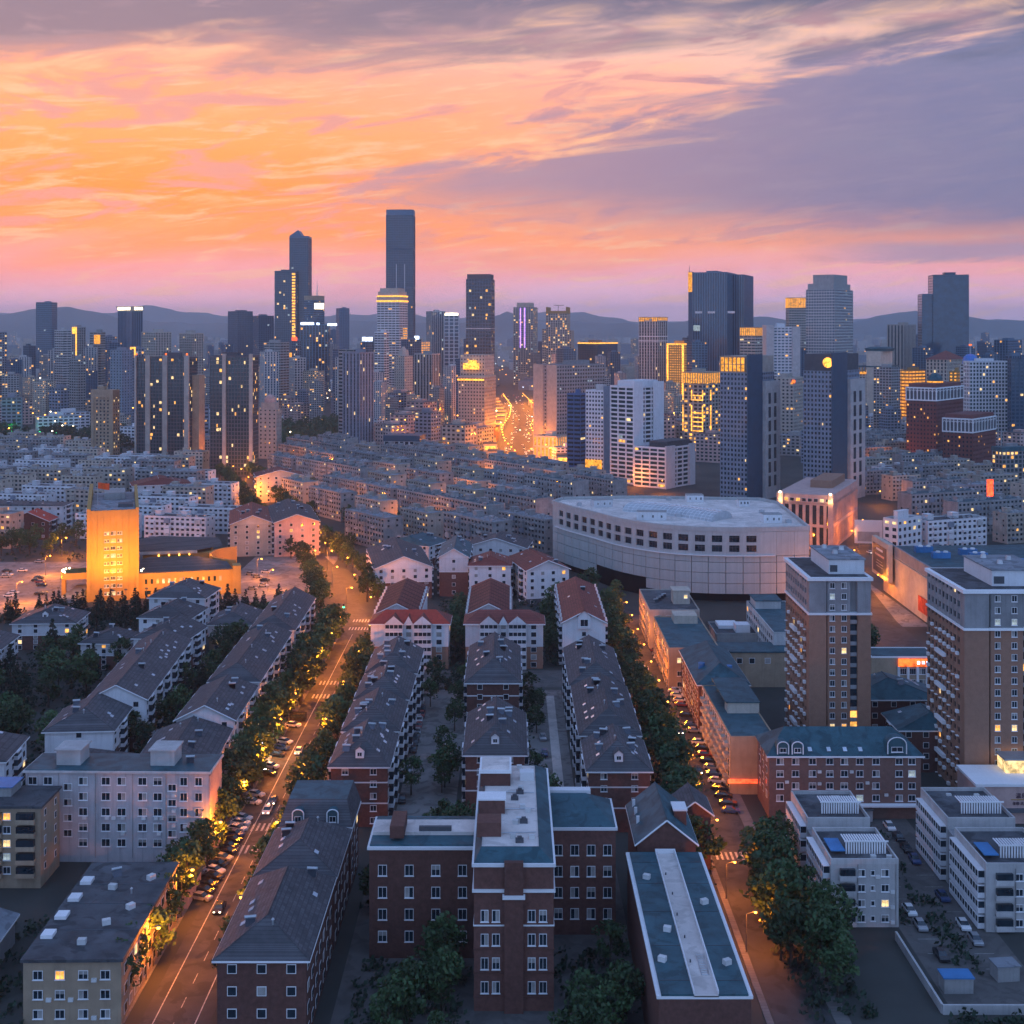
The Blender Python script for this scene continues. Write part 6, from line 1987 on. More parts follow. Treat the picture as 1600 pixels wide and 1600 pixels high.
MB().box(-1.7, -1.55, -l / 2, l / 2 - .4, e + .3, e + 1.3).box(1.95, 2.1, -l / 2, l / 2 - .4, e + .3, e + 1.3).box(-1.7, 2.1, l / 2 - .6, l / 2 - .4, e + .3, e + 1.4).build('kerb_wall', M_TRIM, t)
for y in (-22, -11, 1, 12, 21):
    for x0, x1 in ((-6.4, -1.7), (2.1, 6.4)):
        MB().box(x0, x1, y - .05, y + .05, e + .75, e + .83).build('roof_seam', M_DKGREY, t)
for x, y in ((-4.5, 14), (-3.2, -6), (4.4, 4), (4.8, -17), (-5.2, -16)):
    MB().box(-.6, .6, -.45, .45, 0, .8).build('roof_unit', M_AC, t, loc=(x, y, e + .75), rz=.1 * x)
lad = MB()
for s in (0, 1.1):
    lad.bar((.4 + s, -20, e + .6), (.4 + s, -14, e + .9), .07, n=4)
for i in range(9):
    lad.bar((.4, -20 + i * .72, e + .62 + .03 * i), (1.5, -20 + i * .72, e + .62 + .03 * i), .05, n=4)
lad.build('ladder', M_METAL, t)
for i in range(5):
    MB().cyl(-.8 + .2 * (i % 2), -16 + i * 8, e + .55, e + 1.0, .12, .12, 6).build('drain', M_DKGREY, t)

# ---- right of the side street
t = thing('apartment_house', 'tan walk-up with teal flat roof and shop signs by the side street', 'house', (59, 337, 0), rad(.4))
w, l, e = 11, 45, 13.8
MB().box(-w / 2, w / 2, -l / 2, l / 2, 0, e).build('wall', M_TAN, t)
flat_top(t, w, l, e, par=.5, m=M_TAN, rm=M_RTEAL, hut=False)
MB().box(-w * .25, w * .5, -3, 1.5, e + .2, e + 3).box(-w * .3, w * .5 + .2, -3.3, 20, e + 3, e + 3.3, 1).build('stair_hut', [M_CREAM, M_RTEAL], t)
small_windows(t, [('L', -w / 2, frange(-22, 22, 14), [1.8 + 2.75 * i for i in range(5)], 1.7, 1.5), ('F', -l / 2, [3.6], [1.8 + 2.75 * i for i in range(5)], 2.4, 1.4)], .05)
for y in frange(-21, 21, 9):
    for i in range(1, 5):
        MB().box(-w / 2 - 1.0, -w / 2, y - 1.3, y + 1.3, i * 2.75 - .2, i * 2.75 + .8).build('balcony', M_BEIGE, t)
MB().box(-w / 2 - .6, w * .3, -l / 2 - .5, -l / 2 - .05, 2.9, 3.8).build('lit_sign', M_REDLED, t)
t = thing('apartment_house', 'dark green hip roofed block beside the side street', 'house', (60, 382, 0))
w, l, e = 14, 38, 13.5
MB().box(-w / 2, w / 2, -l / 2, l / 2, 0, e).build('wall', M_BRICK, t)
pitched(t, w, l, e, e + 4.4, 7, 6, m=M_RTEAL)
small_windows(t, [('L', -w / 2, frange(-18, 18, 10), [1.8 + 2.7 * i for i in range(5)], 1.6, 1.4), ('F', -l / 2, [-3, 3], [1.8 + 2.7 * i for i in range(5)], 1.6, 1.4)], .05)
for (x, y) in ((-4.5, -7), (-1, -12), (3, -10)):
    MB().cyl(x, y, e + 1.0, e + 3.0, 1.0, 1.0, 10).build('water_tank', M_RBLUE, t)
t = thing('office_block', 'ochre flat roofed office with long rear wing and lit windows', 'office block', (57.5, 426, 0))
w, l, e = 16, 44, 13.0
MB().box(-w / 2, w / 2, -l / 2, l / 2, 0, e).build('wall', M_TAN, t)
flat_top(t, w, l, e, par=.6, m=M_TAN, rm=M_RTEAL, hut=False)
MB().box(8, 32, -18, -6, 0, 11).build('rear_wing', M_TAN, t)
MB().box(8, 32.3, -18.3, -5.8, 11, 11.4).build('rear_wing_roof', M_RTEAL, t)
MB().box(-2, 6, 12, 20, e + .2, e + 3).build('stair_hut', M_CREAM, t)
windows(t, [(x, -l / 2 - .001, z) for x in (-4.5, -1, 3) for z in (2, 5.4)], 1.8, 1.6, 0, .0)
windows(t, [(x, -l / 2 - .001, 9.6) for x in (-4.5, -1, 3)], 1.8, 1.6, 0, 1.0)
small_windows(t, [('F', -18, (11, 15, 19, 24), (8.4,), 1.6, 1.6)], .6)
small_windows(t, [('L', -w / 2, frange(-20, 20, 12), (2, 5.4, 8.8, 11.4), 1.8, 1.5)], .08)
t = thing('apartment_house', 'grey flat roofed block at the foot of the round grey hall', 'house', (58, 475, 0))
w, l, e = 18, 36, 13.2
MB().box(-w / 2, w / 2, -l / 2, l / 2, 0, e).build('wall', M_BEIGE, t)
flat_top(t, w, l, e, par=.7, m=M_BEIGE, rm=M_RFLATD, hut=False)
MB().box(1, 7, -7, 0, e + .2, e + 5).box(.7, 7.3, -7.3, .3, e + 5, e + 5.3).build('stair_hut', M_CREAM, t)
windows(t, [(5.5, -7.002, e + 3)], 1.4, 1.4, 0, 1.0)
small_windows(t, [('L', -w / 2, frange(-17, 17, 10), (2, 5, 8, 11), 1.8, 1.5), ('F', -l / 2, (-6, -2, 4), (2, 5, 8, 11), 1.6, 1.4)], .05)
for i in range(4):
    inst('solar_water_heater', HEAT_ME, t, (-5 + i * 1.3, -4 + 3 * i, e + .3), .5)
t = thing('roof_deck_house', 'low flat building with white roof deck behind ochre office', 'house', (79, 452, 0))
MB().box(-8, 9, -9, 9, 0, 8).build('wall', M_CONC, t)
flat_top(t, 17, 18, 8, par=.8, m=M_CONC, rm=M_RFLATD, hut=False)
MB().box(-6, 1, 0, 8, 8.2, 9.4).build('white_deck', M_TRIM, t)
MB().box(-1, 4, -6, -1, 8.2, 11).build('stair_hut', M_WHITE, t)
t = thing('apartment_house', 'grey blue slab with teal roof left of the nearer brown tower', 'house', (92, 440, 0))
MB().box(-7, 7, -24, 24, 0, 15).build('wall', M_CONCL, t)
flat_top(t, 14, 48, 15, par=.6, m=M_CONCL, rm=M_RTEAL, hut=False)
MB().box(-6, 3, 12, 22, 15.2, 18).box(-6.3, 3.3, 11.7, 22.3, 18, 18.3, 1).build('stair_hut', [M_CONCL, M_RTEAL], t)
small_windows(t, [('L', -7, frange(-23, 23, 14), [2 + 2.8 * i for i in range(5)], 1.8, 1.5)], .03)
# behind/between the brown towers
t = housing('teal roofed walk-up with round dormers between the two brown towers', 92, 118, 352, 366, 12.5, 17, roof=M_RTEAL, hipf=6, hipb=3, split=0, upper=M_BRICK, floors=4, near=False)
t = housing('blue awning walk-up beside the right brown tower', 100, 118, 330, 344, 11.0, 14.5, roof=M_RTEAL, hipf=4, hipb=3, split=0, upper=M_BRICK, floors=4)
t = thing('shop', 'two storey shop with bright orange red fascia between the brown towers', 'shop', (127, 412, 0))
MB().box(-13, 8, -6, 6, 0, 9.8).build('wall', M_TAN, t)
flat_top(t, 21, 12, 9.8, cx=-2.5, par=.5, m=M_TRIM, rm=M_RTEAL, hut=False)
MB().box(-4.5, 7.6, -6.5, -6.05, 7.2, 9.6).build('fascia', M_ORSIGN, t)
lb = MB()
for i, w_ in enumerate((.8, .9, .7, 1.0)):
    lb.box(1.4 + i * 1.45, 1.4 + i * 1.45 + w_, -6.62, -6.5, 8.0, 8.9)
lb.build('lettering', M_COOL, t, stuff=True)
for i in range(5):
    x = -4.4 + i * 3.0
    MB().box(x - .35, x + .35, -6.4, -6.02, 0, 7.2).build('white_pier', M_TRIM, t)
windows(t, [(x, -6.001, z) for x in (-2.9, .1, 3.1, 6.1) for z in (2, 5.6)], 2.0, 2.0, 0, .1, 3)
t = thing('store_building', 'large shopping hall with billboard and flat roof plant units, right', 'store', (0, 0, 0))
# footprint: left wall faces the orange street
pl = [(161, 445), (161, 505), (161.5, 530), (162, 558), (310, 566), (310, 445)]
MB().prism(pl[::-1], 0, 19).build('wall', M_CREAM, t)
MB().prism([(x + (1 if x < 200 else -1), y) for x, y in pl][::-1], 19, 19.3).build('roof', M_RTEAL, t)
for a, b in zip(pl[:3], pl[1:4]):
    dx, dy = b[0] - a[0], b[1] - a[1]
    l = math.hypot(dx, dy)
    MB().obox(((a[0] + b[0]) / 2, (a[1] + b[1]) / 2), (dx / l, dy / l), (-dy / l, dx / l), l, .8, 18.2, 22.4).build('parapet', M_GREY, t)
    MB().obox(((a[0] + b[0]) / 2, (a[1] + b[1]) / 2), (dx / l, dy / l), (-dy / l, dx / l), l, 1.3, 16.9, 17.5).build('cornice', M_CREAM, t)
a, b = (161.8, 538), (162.2, 566)
dx, dy = b[0] - a[0], b[1] - a[1]
l = math.hypot(dx, dy)
u, n_ = (dx / l, dy / l), (-dy / l, dx / l)
bc = ((a[0] + b[0]) / 2 + n_[0] * 2.4, (a[1] + b[1]) / 2 + n_[1] * 2.4)
MB().obox(bc, u, n_, l * .9, 2.0, 7, 23).build('billboard_frame', M_CREAM, t)
MB().obox((bc[0] + n_[0] * 1.05, bc[1] + n_[1] * 1.05), u, n_, l * .74, .12, 8.6, 20.6).build('billboard', mat('billboard_print', (.035, .045, .08), rough=.4), t)
for z, s, m_ in ((18.2, .36, M_TRIM), (15.8, .5, M_PINK), (13.6, .3, M_METAL), (12.4, .4, M_METAL), (11.2, .34, M_METAL)):
    MB().obox((bc[0] + n_[0] * 1.14, bc[1] + n_[1] * 1.14), u, n_, l * s, .06, z, z + (.9 if z > 15 else .3)).build('billboard_print', m_, t)
a, b = (161, 486), (161, 512)
dx, dy = b[0] - a[0], b[1] - a[1]
l = math.hypot(dx, dy)
MB().obox(((a[0] + b[0]) / 2 - dy / l * .55, (a[1] + b[1]) / 2 + dx / l * .55), (dx / l, dy / l), (-dy / l, dx / l), l * .5, .2, 3, 9).build('red_poster', mat('red_poster_print', (.45, .06, .03), var=.5, scale=.6), t)
for (px, py) in ((1443, 858), (1470, 867), (1512, 862), (1528, 868)):
    p = at(px, py, 20.5)
    un = MB().box(-3.6, 3.6, -1.6, 1.6, 0, 2.4).build('cooling_unit', M_RBLUE, t, loc=(p[0], p[1], 19.3))
    MB().cyl(-1.5, -.9, 2.4, 3.0, 1.0, .9, 10).cyl(1.7, -.9, 2.4, 3.0, 1.0, .9, 10).build('fan', M_TRIM, un)
p = at(1580, 880, 20.5)
MB().box(-7, 7, -2.5, 2.5, 0, 3).build('blue_shed', M_RBLUE, t, loc=(p[0], p[1], 19.3), rz=-.25)
point_light('wall_lamp', (152, 530, 8), 3500)
point_light('wall_lamp', (152, 505, 8), 3500)
# ---- colonnade office with uplighters behind the round hall
t, w, b, h = tower('pink stone colonnade office with bright uplighters behind the round hall', 1213, 1300, 1340, 790, 655, phi=24, cat='office block', name='office_block', wall=M_PINK, glass=M_GLASS, floor=15, bay=3.6, pier=.42, span=.12, lit=0, proud=.6)
MB().box(-w * .5, w * .5, -b * .5, b * .5, h, h + 5).build('attic', M_PINK, t)
small_windows(t, [('F', -b * .5, frange(-w * .48, w * .48, 9), [h + 2.2], 2.0, 1.6)], .3)
for x in (-.42, .48):
    MB().box(w * x - 1.3, w * x + 1.3, -b * .5 - .9, -b * .5, 0, h + 6).build('pylon', M_PINK, t)
    MB().cyl(w * x, -b * .5 - 1.6, h + 5.5, h + 6.3, .5, .5, 8).build('uplighter', M_BULB, t)
    point_light('uplight', (w * x, -b * .5 - 2.4, h + 2), 900, (1, .55, .2), parent=t)
point_light('street_glow', (w * .1, -b * .5 - 9, 6), 2500, parent=t)
MB().box(-w * .1, w * .3, -b * .1, b * .4, h + 5, h + 9).build('plant_room', M_BROWN, t)
# white corner block and its neighbours
t, w, b, h = tower('white corner office with rooftop hut right of the orange street', 1380, 1403, 1440, 815, 640, phi=52, cat='office block', name='office_block', wall=M_WHITE, glass=M_GLASS, floor=3.4, bay=4.0, pier=.45, span=.5, lit=.12)
t = thing('billboard', 'white roadside billboard standing by the orange street', 'billboard', (*at(1357, 858), 0), rad(-10))
MB().box(-7, 7, -.3, .3, 3, 15).build('panel', M_TRIM, t)
MB().box(-5.5, 5.5, -.38, -.3, 4, 9).build('print', M_CONC, t)
for x in (-5, 5):
    MB().box(x - .3, x + .3, 0, .5, 0, 3).build('post', M_POLE, t)


# a few that stand out
housing('pink gabled walk-up lit by the street lamps left of main street', -126, -104, 640, 700, 17, 21, roof=M_RSLATE, hipf=0, hipb=0, split=0, upper=M_PINK, floors=6, rz=rad(14), heat=4)
housing('orange lit gabled block right behind the amber hall', -146, -124, 640, 690, 16, 20.5, roof=M_RRED, hipf=0, hipb=0, split=0, upper=M_CREAM, floors=6, rz=rad(12), heat=4)
housing('white gabled block with dark roof above the amber tower', -240, -205, 800, 820, 16, 20, roof=M_RRED, hipf=4, hipb=0, split=0, floors=5, heat=2, rz=rad(20))
housing('white long block with red brick patch behind the car park', -330, -250, 712, 728, 15, 16.5, roof=M_RFLATD, hipf=1, hipb=1, split=0, floors=5, heat=2, upper=M_WHITE)
housing('small red gabled house before the long white block', -272, -250, 690, 704, 10, 15, roof=M_RREDB, hipf=0, hipb=0, split=0, upper=M_BRICK, floors=3, heat=0)
housing('cream block with red roof at the foot of the green glass flats', -170, -140, 838, 862, 17, 21, roof=M_RRED, hipf=0, hipb=3, split=0, upper=M_CREAM, floors=6, heat=1, rz=rad(15))
t = thing('tall_sign', 'tall red glowing vertical sign in the low right quarter', 'sign', (*at(1547, 812), 0))
MB().box(-1.8, 1.8, -.4, .4, 3, 24).build('panel', M_REDLED, t)
MB().box(-.3, .3, -.3, .3, 0, 3).build('post', M_POLE, t)


# ================================================================== old walk-up quarters
def walkup(name, w, l, h, wall, roof, rng, label):
    t = thing(name, label, 'apartment block')
    facade(t, w, l, h, floor=2.8, bay=2.9, pier=.42, span=.5, wall=wall, glass=M_GLASS, lit=.03, proud=.3, rng=rng, litm=[M_LIT, M_LIT2, M_LIT2])
    flat_top(t, w, l, h, par=.7, m=wall, rm=roof, hut=False)
    bb = MB()
    for i in range(int(w / 9)):
        x = -w / 2 + 4.5 + i * 9
        for k in range(1, int(h / 2.8)):
            if rng.random() < .8:
                bb.box(x - 1.6, x + 1.6, -l / 2 - .9, -l / 2, k * 2.8 - .2, k * 2.8 + rng.choice((.8, .8, 2.3)), rng.choice((0, 0, 0, 1, 2)))
            if rng.random() < .4:
                q_ = x + rng.uniform(-4, 4)
                bb.box(q_ - .45, q_ + .45, -l / 2 - .5, -l / 2, k * 2.8 + .2, k * 2.8 + .8, 1)
    if bb.f:
        bb.build('balconies', [wall, M_CONCL, M_GREYB], t, stuff=True)
    for i in range(max(1, int(w / 15))):
        x = -w / 2 + 6 + i * 15 + rng.uniform(-1, 1)
        MB().box(x - 1.8, x + 1.8, -1, 3, h + .2, h + 2.7).box(x - 2.0, x + 2.0, -1.2, 3.2, h + 2.7, h + 2.95).build('stair_hut', wall, t)
    hb_ = MB()
    for i in range(int(w / 4)):
        x, y = rng.uniform(-w / 2 + 1, w / 2 - 1), rng.uniform(-l / 2 + 1, l / 2 - 2)
        hb_.bar((x - .9, y, h + 1.4), (x + .9, y + .3, h + 1.4), .22, n=6)
        hb_.box(x - .85, x + .85, y - .6, y - .5, h + .2, h + 1.2)
    hb_.build('solar_heaters', M_METAL, t, stuff=True)
    eb = MB()
    for k in range(int(h / 2.8)):
        for y in (-l * .25, l * .2):
            if rng.random() < .75:
                for s in (-1, 1):
                    eb.box(s * w / 2 - .06, s * w / 2 + .06, y - .6, y + .6, k * 2.8 + 1.2, k * 2.8 + 2.3)
    eb.build('end_windows', M_GLASS, t, stuff=True)
    MB().box(-w / 2 - .03, -w / 2 + .5, -l / 2 - .03, l / 2 + .03, 0, h - .4).build('end_wall', wall, t)
    MB().box(w / 2 - .5, w / 2 + .03, -l / 2 - .03, l / 2 + .03, 0, h - .4).build('end_wall', wall, t)
    remember(t)
    return t


def inside(p, poly):
    c = False
    j = len(poly) - 1
    for i in range(len(poly)):
        if (poly[i][1] > p[1]) != (poly[j][1] > p[1]) and p[0] < (poly[j][0] - poly[i][0]) * (p[1] - poly[i][1]) / (poly[j][1] - poly[i][1]) + poly[i][0]:
            c = not c
        j = i
    return c


PARKED = []
TAKEN = []      # discs already occupied by hand placed buildings


def mark_taken():
    bpy.context.view_layer.update()
    for o in bpy.data.objects:
        if o.type == 'EMPTY' and o.parent is None:
            mx = 0
            for c in o.children:
                if c.type == 'MESH' and c.data.vertices:
                    bb = c.bound_box
                    mx = max(mx, max(math.hypot(v[0] + c.location.x, v[1] + c.location.y) for v in bb))
            if o.name.startswith('store'):
                TAKEN.append((235, 505, 95))
            else:
                TAKEN.append((o.location.x, o.location.y, mx))


mark_taken()


def free(x, y, r, slack=.72):
    return all(math.hypot(x - a, y - b) > (r + c) * slack for a, b, c in TAKEN)


def near_line(x, y, pts, d):
    for (ax, ay), (bx, by) in zip(pts, pts[1:]):
        dx, dy = bx - ax, by - ay
        t = max(0, min(1, ((x - ax) * dx + (y - ay) * dy) / (dx * dx + dy * dy)))
        if math.hypot(x - ax - t * dx, y - ay - t * dy) < d:
            return True
    return False


rq = random.Random(21)
WK = [walkup('walkup_block', 42, 11.5, 16.8, mat('sooty_render', (.26, .26, .265), streak=.5, var=.3), M_RFLAT, rq, ''), walkup('walkup_block', 30, 11.5, 16.8, mat('dim_beige_render', (.36, .325, .285), streak=.4, var=.25), M_RFLAT, rq, ''),
      walkup('walkup_block', 48, 12, 18.2, mat('dim_grey_render', (.30, .295, .30), streak=.5, var=.3), M_RTEAL, rq, ''), walkup('walkup_block', 24, 12, 16.8, M_CREAM, M_RFLATD, rq, ''),
      walkup('walkup_block', 36, 12, 14.0, M_WHITE, M_RFLATD, rq, '')]
WKW = [42, 30, 48, 24, 36]
WN = ['grey felt roofed walk-up', 'beige walk-up', 'long teal roofed walk-up', 'short cream walk-up', 'white walk-up']


def quarter(poly, ang, du, dv, where, rng, kinds, group, size=1.0, d0=560, d1=1400):
    """rows of walk-ups on a turned grid, kept where the photo shows that quarter"""
    n = 0
    ca, sa = math.cos(rad(ang)), math.sin(rad(ang))
    for i in range(-60, 61):
        for j in range(-80, 81):
            x = ca * i * du - sa * j * dv + rng.uniform(-2, 2)
            y = 850 + sa * i * du + ca * j * dv + rng.uniform(-2, 2)
            if not d0 < y < d1:
                continue
            if not inside((800 + x * FOC / y, HOR + CAM_H * FOC / y), poly):
                continue
            k = rng.choice(kinds)
            hw = WKW[k] / 2 * .9
            ax, ay = hw * ca, hw * sa
            if near_line(x, y, MAIN, 14) or near_line(x + ax, y + ay, MAIN, 14) or near_line(x - ax, y - ay, MAIN, 14) or near_line(x, y, AVEN, 34) or near_line(x, y, RSTR, 26):
                continue
            if not free(x, y, 16, .8):
                continue
            turn = rad(ang) + (math.pi if rng.random() < .0 else 0)
            px_, xs_ = 800 + x * FOC / y, [p[0] for p in poly]
            ys_ = HOR + CAM_H * FOC / y
            lo_, hi_ = min(p[1] for p in poly), max(p[1] for p in poly)
            u_ = min(4, int(5 * (px_ - max(0, min(xs_))) / (min(1600, max(xs_)) - max(0, min(xs_)))))
            v_ = min(4, int(5 * (ys_ - lo_) / (hi_ - lo_)))
            side = ('rearmost row', 'second row from rear', 'middle row', 'second row from front', 'front row')[v_] + ', ' + ('far left', 'left', 'centre', 'right', 'far right')[max(0, u_)]
            o = dup(WK[k], (x, y, 0), turn, f'{WN[k]}, {side}, {where}', group, size * rng.uniform(.92, 1.06))
            n += 1
    return n


CENTRE = [(372, 752), (430, 722), (560, 712), (700, 716), (850, 748), (960, 765), (975, 790), (868, 800), (866, 868), (720, 872), (640, 862), (560, 880), (520, 868), (470, 815)]
RIGHTQ = [(1345, 700), (1600, 735), (1700, 760), (1700, 850), (1440, 862), (1440, 800), (1345, 812)]
LEFTQ = [(-120, 690), (140, 712), (340, 735), (370, 790), (330, 850), (230, 850), (110, 850), (-120, 862)]
n1 = quarter(CENTRE, -54, 50, 33, 'the dense grey quarter', rq, [0, 0, 1, 2, 0, 1], 'grey walk-ups of the dense central quarter')
n2 = quarter(RIGHTQ, 22, 48, 32, 'the dark red towers quarter', rq, [0, 1, 2, 3, 4], 'walk-ups below the dark red towers')
n3 = quarter(LEFTQ, -12, 46, 33, 'the amber tower quarter', rq, [4, 1, 3, 4, 0], 'walk-ups behind the amber tower')
print('walkups', n1, n2, n3)
for o in WK:       # the patterns themselves
    for c in list(o.children):
        bpy.data.objects.remove(c)
    bpy.data.objects.remove(o)

# ================================================================== the city farther out
rf = random.Random(33)


def far_block(name, w, l, h, wall, glass, rng, pier, span, floor=3.4, bay=4.5, lit=.05):
    t = thing(name, '', 'building')
    facade(t, w, l, h, floor=floor, bay=bay, pier=pier, span=span, wall=wall, glass=glass, lit=lit, proud=.4, rng=rng, litm=[M_LIT, M_LIT, M_LIT2])
    MB().box(-w / 2 + .3, w / 2 - .3, -l / 2 + .3, l / 2 - .3, h, h + .3).build('roof', rng.choice((M_RFLAT, M_RTEAL, M_RFLATD)), t)
    MB().box(-w * .2, w * .15, -l * .2, l * .25, h + .3, h + rng.uniform(2.5, 4)).build('plant_room', wall, t)
    remember(t)
    return t


mark_taken()


def tenth(px):
    return 'first second third fourth fifth sixth seventh eighth ninth tenth'.split()[max(0, min(9, int(px / 160)))]


def band(y):
    return 'front nearer middle farther rear last'.split()[0 if y < 1300 else 1 if y < 1600 else 2 if y < 1950 else 3 if y < 2400 else 4 if y < 3600 else 5]


LOW = [(far_block('city_block', 30, 16, 19, M_CONC, M_GLASS, rf, .4, .5), 'grey'), (far_block('city_block', 22, 18, 24, M_BEIGE, M_GLASS, rf, .4, .5), 'beige'), (far_block('city_block', 38, 15, 16, M_WHITE, M_GLASS, rf, .3, .5), 'white'),
       (far_block('city_block', 18, 18, 34, M_GREYB, M_GLASS, rf, .3, .5), 'blue grey'), (far_block('city_block', 26, 20, 27, M_PINK, M_GLASS, rf, .4, .5), 'pink')]
HIGH = [(far_block('far_tower', 26, 22, 84, M_CONC, M_GLASS, rf, .3, .45, 3.6, 4.5, .07), 'grey'), (far_block('far_tower', 22, 22, 100, M_CONCL, M_GLASSB, rf, .5, .2, 3.6, 4.5, .06), 'pale'),
        (far_block('far_tower', 34, 18, 70, M_CREAM, M_GLASS, rf, .4, .5, 3.6, 4.5, .08), 'beige'), (far_block('far_tower', 24, 24, 120, M_STEEL, M_GLASSB, rf, .2, .25, 3.8, 4.5, .02), 'steel')]
PARK = [(-2000, -2000)]
nlow = 0
d = 1090.0
while d < 2500 and nlow < 285:
    step = 40 + (d - 1000) * .035
    half = d * .43
    x = -half
    while x < half:
        xx, yy = x + rf.uniform(-9, 9), d + rf.uniform(-14, 14)
        x += step * rf.uniform(.9, 1.35)
        px = 800 + xx * FOC / yy
        if near_line(xx, yy, AVEN, 36) or near_line(xx, yy, MAIN, 18) or not free(xx, yy, 15, .75):
            continue
        if px < 215 and 1090 < yy < 1380:         # the park
            continue
        if 440 < px < 525 and 1150 < yy < 1500:    # wooded rise
            continue
        k, nm = rf.choice(LOW)
        zone = 'left third' if px < 540 else ('middle' if px < 1060 else 'right third')
        dist = 'nearer' if yy < 1600 else 'farther'
        dup(k, (xx, yy, 0), rf.choice((.5, -.5, .3, -.9, 1.1)), f'small {nm} city block, {tenth(px)} tenth of the view from left, {band(yy)} rooftops', 'city blocks between the towers', rf.uniform(.75, 1.15))
        nlow += 1
    d += step * 1.25
nhi = 0
for i in range(560):
    if nhi > 285:
        break
    yy = rf.uniform(1250, 5600) if i % 3 == 0 else rf.uniform(1300, 2600)
    px = rf.uniform(-40, 1640)
    xx = xat(px, yy)
    if near_line(xx, yy, AVEN, 45) or not free(xx, yy, 13, .8):
        continue
    k, nm = rf.choice(HIGH)
    s = rf.uniform(.45, .95)
    if yy < 2600:
        s = rf.uniform(.45, .85)
    if px < 215 and yy < 1420 or 438 < px < 530 and yy < 1500:
        continue
    zone = 'left third' if px < 540 else ('middle' if px < 1060 else 'right third')
    dup(k, (xx, yy, 0), rf.choice((.5, -.5, .2, -.8)), f'hazy {nm} tower, {tenth(px)} tenth of the skyline from left, {band(yy)} rank', 'hazy towers of the far skyline', s)
    TAKEN.append((xx, yy, 16))
    nhi += 1
for lst in (LOW, HIGH):
    for o, _ in lst:
        for c in list(o.children):
            bpy.data.objects.remove(c)
        bpy.data.objects.remove(o)
print('low', nlow, 'high', nhi)
# rooftops that melt into one mass beyond
mm = MB()
for i in range(5200):
    yy = 2300 + 5600 * rf.random() ** 1.5
    xx = rf.uniform(-.45, .45) * yy
    if near_line(xx, yy, AVEN, 30):
        continue
    w, l, h = rf.uniform(14, 40), rf.uniform(12, 22), rf.choice((10, 15, 18, 18, 22, 28, 36, 55 if yy > 3500 else 20))
    mm.box(xx - w / 2, xx + w / 2, yy, yy + l, 0, h * rf.uniform(.8, 1.2), rf.choice((0, 1, 2, 3)))
far = mm.build('far_rooftops', [M_CONC, M_BEIGE, M_GREYB, M_CONCL], stuff=True)
far['label'] = 'mass of small rooftops fading into the far haze'
lm = MB()
for i in range(1000):
    yy = 1200 + 5200 * rf.random() ** 1.3
    xx = rf.uniform(-.42, .42) * yy
    z = rf.uniform(5, 30)
    s = .28 + .00016 * yy
    lm.box(xx - s, xx + s, yy - s, yy + s, z, z + 1.5 * s, rf.choice((0, 0, 0, 1, 1, 2)))
fl = lm.build('far_city_lights', [M_SODIUM, M_BULB, M_COOL], stuff=True)
fl['label'] = 'scatter of tiny lamps across the distant city'

# ================================================================== trees
rt = random.Random(5)


def leaf_cluster(mb, c, r, n, size, rng, flat=.8):
    for _ in range(n):
        th, ph = rng.uniform(0, 2 * math.pi), math.acos(rng.uniform(-1, 1))
        rr = r * rng.uniform(.55, 1.0)
        p = Vector((c[0] + rr * math.sin(ph) * math.cos(th), c[1] + rr * math.sin(ph) * math.sin(th), c[2] + rr * flat * math.cos(ph)))
        nrm = Vector((rng.gauss(0, .6), rng.gauss(0, .6), rng.uniform(.1, 1))).normalized()
        a = nrm.orthogonal().normalized()
        b = nrm.cross(a)
        s = size * rng.uniform(.6, 1.25)
        a, b = a * s, b * s * .7
        mb.poly([tuple(p - a - b * .3), tuple(p + a * .1 - b), tuple(p + a), tuple(p + a * .1 + b)])


def make_crown(kind, rng):
    mb = MB()
    if kind == 'round':
        for i in range(26):
            th, t_ = rng.uniform(0, 6.28), rng.random()
            z = 3.4 + 5.2 * t_
            R_ = 3.1 * math.sin(math.pi * (.22 + .70 * t_)) * rng.uniform(.45, 1.0)
            leaf_cluster(mb, (R_ * math.cos(th), R_ * math.sin(th), z), rng.uniform(.8, 1.5), 34, .34, rng)
    elif kind == 'tall':
        for i in range(26):
            th, t_ = rng.uniform(0, 6.28), rng.random()
            z = 2.2 + 9.5 * t_
            R_ = 2.1 * math.sin(math.pi * (.18 + .76 * t_)) * rng.uniform(.3, 1.0)
            leaf_cluster(mb, (R_ * math.cos(th), R_ * math.sin(th), z), rng.uniform(.7, 1.3), 34, .34, rng, 1.1)
    else:
        for i in range(30):
            t_ = i / 29
            for k in range(3 if t_ < .7 else 1):
                th = i * 2.4 + k * 2.1 + rng.uniform(-.4, .4)
                R_ = 2.3 * (1 - t_) ** .85 * rng.uniform(.55, 1.05)
                leaf_cluster(mb, (R_ * math.cos(th), R_ * math.sin(th), 1.2 + 8.6 * t_ - R_ * .25), .35 + .5 * (1 - t_), 14, .28, rng, .5)
    return mb


def make_trunk(kind, rng):
    mb = MB()
    h = {'round': 6.0, 'tall': 9.5, 'fir': 9.0}[kind]
    mb.cyl(0, 0, 0, h, .22, .06, 7)
    if kind != 'fir':
        for i in range(6):
            z = rng.uniform(2.4, h * .7)
            th = rng.uniform(0, 6.28)
            L = rng.uniform(1.3, 2.4)
            mb.bar((0, 0, z), (L * math.cos(th), L * math.sin(th), z + L * .8), .07, n=5)
    return mb


